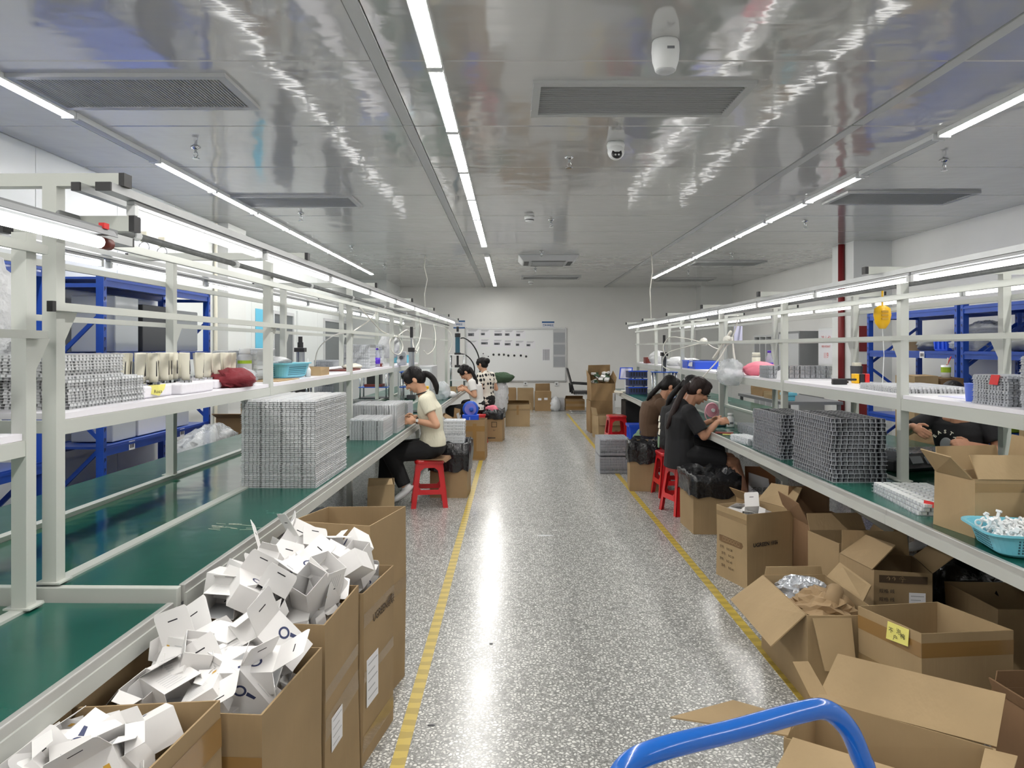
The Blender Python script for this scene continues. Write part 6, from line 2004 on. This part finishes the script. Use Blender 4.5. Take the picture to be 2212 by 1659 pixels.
hose('long white hose swinging near the far left posts', [LL.w(-1.42, 11.8, 1.88), LL.w(-1.36, 11.6, 1.7), LL.w(-1.34, 11.3, 1.5), LL.w(-1.4, 11.0, 1.4), LL.w(-1.42, 10.7, 1.45)])
hose('white hose running down from the far left rail end', [LL.w(-1.42, 13.3, 1.86), LL.w(-1.3, 13.4, 1.75), LL.w(-1.28, 13.4, 1.55), LL.w(-1.33, 13.3, 1.4)])
hose('white hose from the wall side press to the third left post', [(-2.05, 7.7, 1.3), (-2.0, 7.6, 1.45), (-1.85, 7.3, 1.55), (-1.6, 6.8, 1.62), LL.w(-1.42, 6.35, 1.63)])
# right line hoses
hose('white hose looping round the white press on the right', [RL.w(2.17, 8.6, 1.55), RL.w(2.05, 8.9, 1.6), RL.w(1.9, 9.2, 1.62), RL.w(1.82, 9.2, 1.5), RL.w(1.86, 9.2, 1.38), RL.w(1.9, 9.2, 1.36)])
hose('white hose dipping from the right press to the shelf', [RL.w(2.15, 8.55, 1.55), RL.w(2.0, 8.8, 1.5), RL.w(1.84, 9.1, 1.42), RL.w(1.8, 9.15, 1.28), RL.w(1.88, 9.1, 1.22)])
hose('white hose sagging along the right bar past the knot', [RL.w(2.17, 8.5, 1.56), RL.w(2.2, 8.3, 1.5), RL.w(2.22, 8.0, 1.48), RL.w(2.25, 7.8, 1.56), RL.w(2.3, 7.75, 1.72), RL.w(2.3, 7.7, 1.83)])
hose('white strap bundle hanging from the nearer knot on the right', [RL.w(2.2, 7.6, 1.66), RL.w(2.17, 7.72, 1.56), RL.w(2.13, 7.8, 1.46), RL.w(2.1, 7.9, 1.38)], .016)
hose('thin white air line running down to the seated workers', [RL.w(2.19, 7.6, 1.58), RL.w(2.1, 7.62, 1.4), RL.w(1.98, 7.65, 1.25), RL.w(1.88, 7.68, 1.13)], .007)
hose('white hose hanging straight from the nearer knot on the right', [RL.w(2.2, 7.55, 1.6), RL.w(2.2, 7.5, 1.45), RL.w(2.21, 7.45, 1.27)], .01)
crumple('tape_knot', 'knot of white hoses tied on the right bar', 'hose knot', RL.w(2.16, 8.55, 1.56), (.04, .06, .04), 'hose_white', 120, amp=.8)
crumple('tape_knot', 'nearer knot of white straps tied on the right bar', 'hose knot', RL.w(2.17, 7.62, 1.57), (.035, .05, .04), 'hose_white', 121, amp=.8)
# machines on the left bench behind the cream top
t = thing('valve_unit', 'grey air valve unit with gauges beside the tall press', 'valve', (-1.3, 8.75, 1.289))
B(MB().box(-.05, .05, -.05, .05, 0, .16), 'body', 'light_grey', t, bevel=.006)
for i in range(3):
    B(MB().lathe([(.022, 0), (.022, .02)], 12, (-.03 + i * .03, -.05, .05 + .04 * i), M=RX(R(90))), 'gauge', ('white_plastic', 'dark_grey', 'steel')[i], t)
t = thing('machine_box', 'white metal test machine with two doors on the far left shelf', 'machine', (-1.42, 11.2, .7595))
B(MB().box(-.25, .25, -.4, .4, 0, .46), 'body', 'light_grey', t, bevel=.006)
B(MB().box(-.22, -.01, -.405, -.4, .04, .42), 'door', 'white_plastic', t); B(MB().box(.01, .22, -.405, -.4, .04, .42), 'door', 'white_plastic', t)
tag(B(MB().box(-1.06, -1.03, 9.1, 9.2, .752, 1.02), 'yellow_tool', 'yellow', bevel=.006), 'upright yellow tool beside the tall press', 'tool')
t = thing('control_box', 'grey control box with screws on the wall side of the left bench', 'control box', (-2.28, 6.75, .7505))
B(MB().box(-.08, .08, -.06, .06, 0, .72), 'stand', 'mid_grey', t); B(MB().box(-.1, .1, -.075, .075, .48, .74), 'case', 'light_grey', t, bevel=.008)
for s in (-1, 1):
    B(MB().lathe([(.006, 0), (.006, .004)], 8, (s * .08, -.075, .72), M=RX(R(90))), 'screw', 'dark_grey', t)
t = thing('office_chair', 'black chair back showing above the left shelf', 'chair', (-2.75, 9.1, 0), R(180))
B(MB().lathe([(.02, .0), (.2, .01), (.22, .03), (.2, .05), (.05, .055)], 20, (0, 0, .45)), 'seat', 'black_plastic', t, smooth=True)
B(MB().plate([(-.2, -.2, .75), (.2, -.2, .75), (.2, -.22, 1.2), (.12, -.22, 1.3), (-.12, -.22, 1.3), (-.2, -.22, 1.2)], .04), 'backrest', 'black_plastic', t)
B(MB().tube([(0, 0, .06), (0, 0, .46)], .025, 10), 'column', 'steel', t); B(MB().beam((0, -.15, .46), (0, -.21, .8), .05, .015), 'back_bracket', 'black_plastic', t)
for k in range(5):
    a = 2 * math.pi * k / 5
    B(MB().beam((0, 0, .07), (.27 * math.cos(a), .27 * math.sin(a), .045), .04, .03), 'base_leg', 'black_plastic', t)
    B(MB().lathe([(.022, -.015), (.022, .015)], 10, (.27 * math.cos(a), .27 * math.sin(a), .0225), M=RX(R(90))), 'caster', 'black_plastic', t)

# olive cloth and white film behind the polka dots
crumple('cloth', 'olive green cloth draped beside the polka dot blouse', 'cloth', (-.2, 13.8, .93), (.2, .13, .09), 'olive_cloth', 122, amp=.7)
crumple('plastic_bag', 'tall heap of white film hanging below the olive cloth', 'bag', (-.22, 13.85, .56), (.12, .11, .33), 'bag_white', 123, amp=1.1)
tag(B(MB().box(-.3, -.14, 14.0, 14.12, 0, .9), 'rack_post', 'light_grey'), 'grey post carrying the olive cloth', 'post')
tag(B(MB().box(-.62, -.5, 12.6, 12.75, 0, .62), 'red_crate', 'red_bright', bevel=.01), 'red crate edge in front of the polka dot blouse', 'crate')

# office chair at the back on the right
t = thing('office_chair', 'black mesh office chair with chrome cantilever base at the back wall', 'chair', (1.62, 17.0, 0), R(0))
B(MB().box(-.22, .24, -.22, .22, .42, .5), 'seat', 'black_plastic', t, bevel=.03)
B(MB().plate([(-.22, -.2, .52), (-.22, .2, .52), (-.36, .2, 1.02), (-.36, -.2, 1.02)], .03), 'backrest', 'black_plastic', t)
for s in (-1, 1):
    B(MB().tube([(-.26, s * .23, .45), (-.28, s * .23, .66), (-.2, s * .23, .68), (.15, s * .23, .66)], .022, 8), 'armrest', 'black_plastic', t, smooth=True)
    B(MB().tube(spline([(-.2, s * .22, .43), (.2, s * .22, .42), (.25, s * .22, .3), (.22, s * .22, .03), (.1, s * .22, .018), (-.3, s * .22, .018)], 4), .014, 8), 'leg', 'chrome', t, smooth=True)

# ------------------------------------------------------------------ things on and around the right bench
t = thing('desk_fan', 'small round pink desk fan on the right bench', 'fan', (1.97, 7.3, .7505), R(15))
B(MB().lathe([(.045, 0), (.045, .012), (.02, .016)], 18), 'base', 'pink_plastic', t, smooth=True)
for s in (-1, 1):
    B(MB().tube(spline([(0, 0, .012), (s * .055, 0, .04), (s * .075, 0, .09), (s * .074, 0, .135)], 4), .006, 8), 'bracket', 'pink_plastic', t, smooth=True)
B(MB().tube([(.066 * math.cos(a), 0, .13 + .066 * math.sin(a)) for a in [2 * math.pi * k / 28 for k in range(28)]], .009, 8, closed=True), 'ring', 'pink_plastic', t, smooth=True)
B(MB().lathe([(.018, 0), (.018, .02)], 16, (0, -.012, .13), M=RX(R(90))), 'hub', 'white_plastic', t)
for k in range(24):
    a = 2 * math.pi * k / 24
    B(MB().beam((.016 * math.cos(a), -.016, .13 + .016 * math.sin(a)), (.064 * math.cos(a), -.012, .13 + .064 * math.sin(a)), .0018, .0018), 'grille_wire', 'pink_plastic', t)
B(MB().lathe([(.062, 0), (.062, .003)], 24, (0, .008, .13), M=RX(R(90))), 'blade_disc', 'pink_plastic', t)
t = thing('bottle', 'squat white bottle on the right bench past the pink fan', 'bottle', (2.05, 6.95, .7505))
B(MB().lathe([(.034, 0), (.036, .01), (.036, .085), (.026, .1), (.024, .105)], 16), 'body', 'white_plastic', t, smooth=True)
B(MB().lathe([(.027, .104), (.027, .128), (.024, .13)], 16), 'cap', 'white_plastic', t, smooth=True)
B(MB().box(-.016, .016, -.0375, -.036, .03, .05), 'printed_label', 'ink_grey', t)
tag(B(MB().lathe([(.055, 0), (.055, .035), (.038, .035), (.038, .001)], 24, (2.08, 6.45, .7505)), 'tape_roll', 'ink_blue', smooth=False), 'dark blue tape roll on the right bench', 'tape')
tag(B(MB().cbox((1.84, 6.42, .7575), (.15, .075, .012), RZ(R(-18))), 'phone', 'brown_leather', bevel=.003), 'dark phone with brown case on the right bench', 'phone')
tag(B(MB().cbox((1.87, 6.36, .752), (.12, .05, .0015), RZ(R(-14))), 'paper_slip', 'note_yellow'), 'yellow slip beneath the dark phone', 'paper')
tag(B(MB().cbox((1.95, 6.98, .765), (.14, .05, .028), RZ(R(30))), 'tool_case', 'teal_cyl', bevel=.005), 'blue hand tool in front of the pink fan', 'tool')
for i in range(3):
    t = thing('parts_bin', '%s navy parts bin of the stack near the far end of the right bench' % ('lowest', 'middle', 'topmost')[i], 'bin', (2.0, 11.9, .7505 + i * .13), R(4), 'navy bins')
    m = MB()
    m.box(-.14, .14, -.1, .1, 0, .006)
    for (a, b_, c, d_) in ((-.15, .15, -.11, -.1), (-.15, .15, .1, .11), (-.15, -.14, -.1, .1), (.14, .15, -.1, .1)):
        m.box(a, b_, c, d_, .0, .11)
    B(m, 'body', 'ink_blue', t)
    B(MB().box(-.155, .155, -.115, -.105, .1, .116), 'rim', 'bin_blue', t)
    for k in range(6):
        B(MB().box(-.12 + k * .044, -.1 + k * .044, -.112, -.11, .03, .09), 'slot', 'black_plastic', t)
t = thing('monitor', 'small pale blue framed screen at the far end of the right bench', 'screen', (1.95, 12.75, .7505), R(-8))
B(MB().box(-.07, .07, -.05, .05, 0, .015), 'base', 'white_plastic', t); B(MB().box(-.01, .01, -.01, .01, .015, .2), 'neck', 'white_plastic', t)
B(MB().plate([(-.11, -.02, .2), (.11, -.02, .2), (.13, .02, .4), (-.09, .02, .4)], .02), 'frame', 'bin_blue', t); B(MB().plate([(-.09, -.033, .215), (.09, -.033, .215), (.11, .005, .385), (-.07, .005, .385)], .004), 'screen', 'paper_lilac', t)
t = thing('headphones', 'black over ear headset hung near the screen', 'headset', (2.12, 12.4, .7505))
B(MB().tube([(.09 * math.cos(a), 0, .16 + .1 * math.sin(a)) for a in [R(x) for x in range(0, 181, 15)]], .012, 8), 'band', 'black_plastic', t, smooth=True)
for s in (-1, 1):
    B(MB().lathe([(.045, -.02), (.05, 0), (.045, .02)], 16, (s * .09, 0, .14), M=RY(R(90))), 'ear_cup', 'black_plastic', t, smooth=True)
B(MB().box(-.12, .12, -.08, .08, 0, .09), 'stand_box', 'white_plastic', t, bevel=.01)
tag(B(MB().cbox((1.85, 12.2, .765), (.22, .3, .03), RZ(R(20))), 'paper_stack', 'cream_plastic'), 'cream paper stack at the end of the right bench', 'paper')
# shelf of the right line
zr = 1.2355
t = thing('drink_bottle', 'bottle with purple label on the right shelf', 'bottle', (2.5, 7.2, zr)); bottle_parts(t); t.scale = (1.15, 1.15, 1.15)
t = thing('thermos', 'cream thermos flask on the right shelf', 'flask', (2.62, 7.95, zr))
B(MB().lathe([(.042, 0), (.044, .01), (.044, .16)], 18), 'flask_body', 'cream_plastic', t, smooth=True); B(MB().lathe([(.043, .162), (.043, .2), (.038, .206)], 18), 'lid', 'cream_plastic', t, smooth=True)
B(MB().lathe([(.0445, .158), (.0445, .163)], 18), 'ring', 'mid_grey', t)
crumple('cloth', 'bright pink cloth under the purple bottle on the right shelf', 'cloth', (2.34, 6.98, zr + .05), (.14, .16, .07), 'pink_cloth', 131, amp=.6, flat=.72)
crumple('plastic_bag', 'clear bag hanging over the front of the right shelf', 'bag', (2.1, 7.12, 1.25), (.1, .17, .115), 'clear_bag', 132, amp=.7)
for (y, lab) in ((9.05, 'nearer bright blue box on the right shelf'), (9.42, 'farther bright blue box on the right shelf')):
    t = thing('blue_box', lab, 'box', (2.36, y, zr))
    B(MB().box(-.16, .16, -.14, .14, 0, .1), 'body', 'bin_blue', t, bevel=.004); B(MB().box(-.165, .165, -.145, .145, .085, .1), 'rim', 'bin_blue_light', t)
tag(B(MB().plate([(2.19, 9.0, zr + .03), (2.2, 9.25, zr + .03), (2.22, 9.24, zr + .12), (2.2, 9.02, zr + .12)], .002), 'paper_sheet', 'paper'), 'white sheet leaning on the bright blue boxes', 'paper')
crumple('plastic_bag', 'white bag heap on the right shelf behind the white press', 'bag', (2.4, 9.95, zr + .05), (.16, .2, .06), 'bag_white', 133, amp=.6, flat=.8)
crumple('plastic_bag', 'second white bag heap further along the right shelf', 'bag', (2.36, 10.5, zr + .05), (.16, .2, .07), 'bag_white', 134, amp=.6, flat=.7)
tag(B(MB().box(2.2, 2.4, 12.2, 12.4, zr, zr + .1), 'small_case', 'brown_leather', bevel=.004), 'brown small box at the far end of the right shelf', 'box')
crumple('plastic_bag', 'pale blue bag at the far end of the right shelf', 'bag', (2.34, 11.9, zr + .09), (.12, .14, .1), 'bag_white', 135, amp=.6, flat=.9)
for i, (m_, lab) in enumerate((('yellow', 'yellow spool on the right shelf'), ('black_plastic', 'black spool on the right shelf between yellow and red'), ('red_bright', 'red spool on the right shelf'))):
    tag(B(MB().box(2.5 + i * .038, 2.533 + i * .038, 5.4, 5.46, zr, zr + .07), 'thread_spool', m_, bevel=.004), lab, 'spool')
t = thing('pen_cup', 'dark tool cup with pale tips on the right shelf', 'cup', (2.66, 5.72, zr))
B(MB().lathe([(.04, 0), (.045, .12), (.04, .12), (.036, .01)], 14), 'cup', 'dark_grey', t); B(MB().box(-.025, .03, -.02, .02, .11, .145), 'tips', 'cream_plastic', t)
tag(B(MB().cbox((2.32, 5.25, zr + .02), (.1, .03, .04)).cbox((2.36, 5.25, zr + .035), (.16, .02, .015)), 'glue_gun', 'black_plastic', bevel=.003), 'small black hand tool on the white right shelf', 'tool')
tag(B(MB().cbox((2.4, 5.42, zr + .008), (.14, .03, .015), RZ(.4)), 'cutter', 'black_plastic', bevel=.003), 'black cutter knife on the white right shelf', 'knife')
tag(B(MB().plate([(2.2, 6.3, zr + .01), (2.2, 6.6, zr + .01), (2.28, 6.62, zr + .02), (2.28, 6.3, zr + .02)], .01), 'foam_strip', 'cream_plastic'), 'cream foam strip under the trays of silver parts', 'foam')
tag(B(MB().plate([(2.18, 6.0, 1.22), (2.17, 6.1, 1.18), (2.2, 6.14, 1.3), (2.22, 6.04, 1.33)], .002), 'paper_slip', 'paper'), 'white slip of paper curling over the right shelf edge', 'paper')
tag(B(MB().box(2.3, 2.62, 3.75, 4.0, zr, zr + .003), 'paper_sheet', 'paper_lilac'), 'flat pale sheet on the right shelf near the post', 'paper')
tray_stack('thin clear tray lying flat on the right shelf', 'flat trays on the right shelf', 2.22, 2.6, 4.2, 4.75, zr, 3, .012, R(-3), 25, .004, m='tray_clear', ind=.01)
t = thing('blue_cup', 'small blue plastic cup beside the tray pile on the right shelf', 'cup', (2.25, 3.62, zr))
B(MB().lathe([(.028, 0), (.034, .085), (.038, .088), (.032, .085), (.026, .006)], 14), 'cup', 'bin_blue_light', t, smooth=True)
t = thing('tool_balancer', 'yellow spring balancer hanging from the right lamp rail', 'balancer', (2.3, 4.6, 1.7))
B(MB().lathe([(.02, -.085), (.045, -.05), (.055, .0), (.05, .04), (.02, .06)], 14, sy=.6), 'housing', 'yellow', t, smooth=True)
B(MB().tube([(0, 0, .05), (0, 0, .19)], .006, 6), 'hook', 'yellow', t); B(MB().tube([(0, 0, -.08), (.01, .0, -.25), (0, 0, -.45)], .0025, 5), 'cord', 'white_plastic', t)
for i in range(3):
    B(MB().box(-.02, .02, -.036, -.03, -.03 + i * .022, -.018 + i * .022), 'rib', 'ink_gold', t)
t = thing('paper_sheet', 'pale lilac paper hanging from the wall side bar on the right', 'paper', (2.78, 9.1, 1.56))
B(MB().box(-.05, .05, -.001, .001, 0, .2), 'sheet', 'paper_lilac', t)
# parts and scale behind
t = thing('platform_scale', 'black bench scale on the belt behind the nearer black tray stack', 'scale', (2.42, 4.75, .74), R(20))
B(MB().box(-.17, .17, -.2, .2, .0, .07), 'base', 'dark_grey', t, bevel=.01); B(MB().plate([(-.15, -.26, .02), (.15, -.26, .02), (.15, -.2, .1), (-.15, -.2, .1)], .03), 'display_panel', 'black_plastic', t)
B(MB().plate([(-.11, -.262, .05), (-.02, -.262, .05), (-.02, -.235, .09), (-.11, -.235, .09)], .032), 'display', 'dark_glass', t)
B(MB().plate([(.03, -.262, .05), (.11, -.262, .05), (.11, -.235, .09), (.03, -.235, .09)], .032), 'keypad', 'mid_grey', t)
loaded_tray(.5, .4, .03, False, 'clear tray of silver screws before the sorting worker', None, (2.95, 5.15, .752), R(10), pm='steel')
carton('tan carton flap box on the wall side of the right bench', rect(3.35, 3.75, 4.5, 4.9), .95, 'carton_c', flaps=[(1, -2, .2)], seed=140)
# cartons stacked behind the worker
carton('lower carton of the pile behind the sorting worker', rect(3.75, 4.2, 6.9, 7.3), .6, 'carton_b', flaps=[(0, -88, .2), (2, -88, .2)], seed=141)
carton('upper tan carton of the pile behind the sorting worker', rect(3.78, 4.0, 6.95, 7.3), .62, 'carton_c', base=.605, flaps=[(0, -88, .2), (2, -88, .2)], seed=142)
carton('upper dark carton of the pile behind the sorting worker', rect(4.02, 4.24, 6.95, 7.3), .6, 'cardboard_dark', base=.605, flaps=[(0, -88, .2), (2, -88, .2)], seed=143)
t = thing('tool_cup', 'lime and white cup holding brushes above the cartons', 'cup', (4.13, 7.05, 1.21))
B(MB().lathe([(.04, 0), (.042, .12), (.038, .12), (.036, .01)], 14), 'cup', 'white_plastic', t, smooth=True); B(MB().lathe([(.0425, .05), (.043, .1)], 14), 'label_band', 'lime', t)
B(MB().tube([(0, 0, .1), (.05, 0, .2)], .006, 6), 'red_brush', 'red_bright', t); B(MB().tube([(.01, 0, .1), (.02, 0, .19)], .006, 6), 'brush', 'cream_plastic', t)
# bins on the right racks
def bin_(label, loc, w, d, h, m, yaw=0):
    t = thing('storage_bin', label, 'bin', loc, yaw)
    q = [(-w / 2, -d / 2), (w / 2, -d / 2), (w / 2, d / 2), (-w / 2, d / 2)]
    k = .88
    mb = MB()
    mb.hexa([(x * k, y * k, 0) for x, y in q], [(x, y, h) for x, y in q])
    B(mb, 'body', m, t, bevel=.006)
    r = MB()
    for (a, b_, c, e) in ((-w / 2 - .012, w / 2 + .012, -d / 2 - .012, -d / 2), (-w / 2 - .012, w / 2 + .012, d / 2, d / 2 + .012), (-w / 2 - .012, -w / 2, -d / 2, d / 2), (w / 2, w / 2 + .012, -d / 2, d / 2)):
        r.box(a, b_, c, e, h - .03, h + .004)
    B(r, 'rim', m, t)
    for i in range(3):
        B(MB().box(-w / 2 - .006, -w / 2 + .01, -d * .3 + i * d * .3 - .008, -d * .3 + i * d * .3 + .008, .02, h - .03), 'rib', m, t)
    return t
bin_('large blue bin on the lower level of the right edge rack', (4.68, 6.2, .721), .44, .7, .22, 'bin_blue_light')
bin_('lime green bin on the lower level of the right racks', (4.62, 6.9, .721), .36, .36, .2, 'lime')
bin_('small blue basket on the upper level of the right rack', (4.62, 7.75, 1.461), .3, .26, .14, 'bin_blue')
carton('tan carton on the upper level of the rack by the fire bands', rect(4.5, 4.85, 8.4, 8.75), .12, 'carton_c', base=1.461, flaps=[(0, -88, .16), (2, -88, .16)], seed=145)
tag(B(MB().box(4.45, 4.85, 5.5, 6.1, 1.461, 1.6), 'brown_case', 'brown_leather', bevel=.01), 'dark brown case on the upper level of the right edge rack', 'case')
for (x, y, lab, s) in ((4.62, 8.1, 'grey film bag on the upper level of the right rack', 1), (4.6, 7.45, 'crinkled clear bag beside the blue basket on the right rack', 2), (4.62, 6.6, 'dark film bundle on the upper level of the right edge rack', 3)):
    crumple('plastic_bag', lab, 'bag', (x, y, 1.53), (.14, .14, .07), 'clear_bag' if s == 2 else 'mid_grey', 150 + s, amp=.9, flat=.95)
crumple('plastic_bag', 'grey plastic film draped high in the right rack', 'bag', (4.85, 7.6, 1.68), (.1, .22, .07), 'clear_bag', 155, amp=1.0)
# painted bands on the right column, notice cabinet, grey cabinets
for i, (z0, z1) in enumerate(((1.44, 1.8), (.98, 1.26), (.5, .76))):
    tag(B(MB().box(4.815, 5.06, 10.436, 10.449, z0, z1), 'painted_band', 'red_paint'), '%s dark red band painted on the right column' % ('top', 'middle', 'lowest')[i], 'painted band')
t = thing('hydrant_cabinet', 'white wall cabinet with red characters beside the red pipe', 'cabinet', (XR, 12.2, 1.18))
B(MB().box(-.18, 0, -.33, .33, 0, .64), 'case', 'white_plastic', t, bevel=.006)
B(MB().box(-.186, -.18, -.29, .29, .04, .6), 'door', 'paper', t)
text_on(t, '消火栓', .13, 'red_bright', (-.187, 0, .44), (0, -1, 0), (0, 0, 1)); text_on(t, 'FIRE HYDRANT', .05, 'red_bright', (-.187, 0, .33), (0, -1, 0), (0, 0, 1)); text_on(t, '119', .13, 'red_bright', (-.187, 0, .18), (0, -1, 0), (0, 0, 1))
t = thing('metal_cabinet', 'grey steel cabinet standing at the right wall', 'cabinet', (5.14, 13.2, 0))
B(MB().box(-.21, .21, -.5, .5, 0, 1.78), 'body', 'mid_grey', t, bevel=.005); B(MB().box(-.215, -.21, -.47, .47, .05, 1.74), 'door', 'light_grey', t); B(MB().box(-.23, -.215, -.42, -.4, .85, 1.0), 'handle', 'steel', t)
t = thing('metal_cabinet', 'open framed dark cabinet further along the right wall', 'cabinet', (5.14, 14.6, 0))
for y in (-.5, -.17, .17, .5):
    B(MB().box(-.2, .2, y - .02, y + .02, 0, 1.7), 'upright_panel', 'light_grey', t)
B(MB().box(.16, .2, -.48, .48, 0, 1.7), 'back_panel', 'dark_grey', t); B(MB().box(-.2, .2, -.52, .52, 1.7, 1.74), 'top_panel', 'light_grey', t)
# side table beyond the right line
t = thing('side_table', 'grey steel table piled with cartons beyond the right bench', 'table', (3.85, 10.4, 0))
B(MB().box(-.4, .4, -.9, .9, .76, .8), 'table_top', 'mid_grey', t)
for sx in (-1, 1):
    for sy in (-1, 1):
        B(MB().box(sx * .36 - .02, sx * .36 + .02, sy * .86 - .02, sy * .86 + .02, 0, .76), 'leg', 'mid_grey', t)
B(MB().box(-.38, .38, -.88, .88, .2, .22), 'lower_shelf', 'mid_grey', t)
carton('open tan carton on the lower shelf of the grey table', rect(3.55, 3.9, 9.7, 10.1), .3, 'carton_b', base=.222, flaps=[(3, 70, .14)], seed=160)
carton('brown carton beside another under the grey table', rect(3.55, 3.95, 10.3, 10.7), .32, 'carton_red', base=.222, seed=161)
carton('tan carton on top of the grey table', rect(3.55, 3.95, 10.5, 11.0), .16, 'carton_b', base=.801, seed=162)
carton('second tan carton on top of the grey table', rect(3.5, 3.8, 9.95, 10.3), .1, 'carton_c', base=.801, seed=163)
bin_('small light blue bin on the grey table', (3.62, 9.7, .801), .14, .14, .1, 'basket_cyan')
# under the aisle side of the right bench
bin_('blue bin under the far right bench beside the empty stool', (1.78, 10.4, 0), .3, .3, .42, 'bin_blue')
crumple('cloth_bag', 'grey green cloth bag on the floor near the brown shirt', 'bag', (1.63, 9.05, .24), (.17, .15, .26), 'green_cloth', 165, amp=.4, flat=.92)
tag(B(MB().box(1.9, 2.25, 12.4, 12.9, .02, .6), 'computer_case', 'black_plastic', bevel=.01), 'black computer case under the far end of the right bench', 'computer')
tag(B(MB().box(1.76, 1.79, 12.9, 13.0, .0, .7), 'cover_board', 'white_plastic'), 'narrow white cover board at the far end of the right bench', 'board')
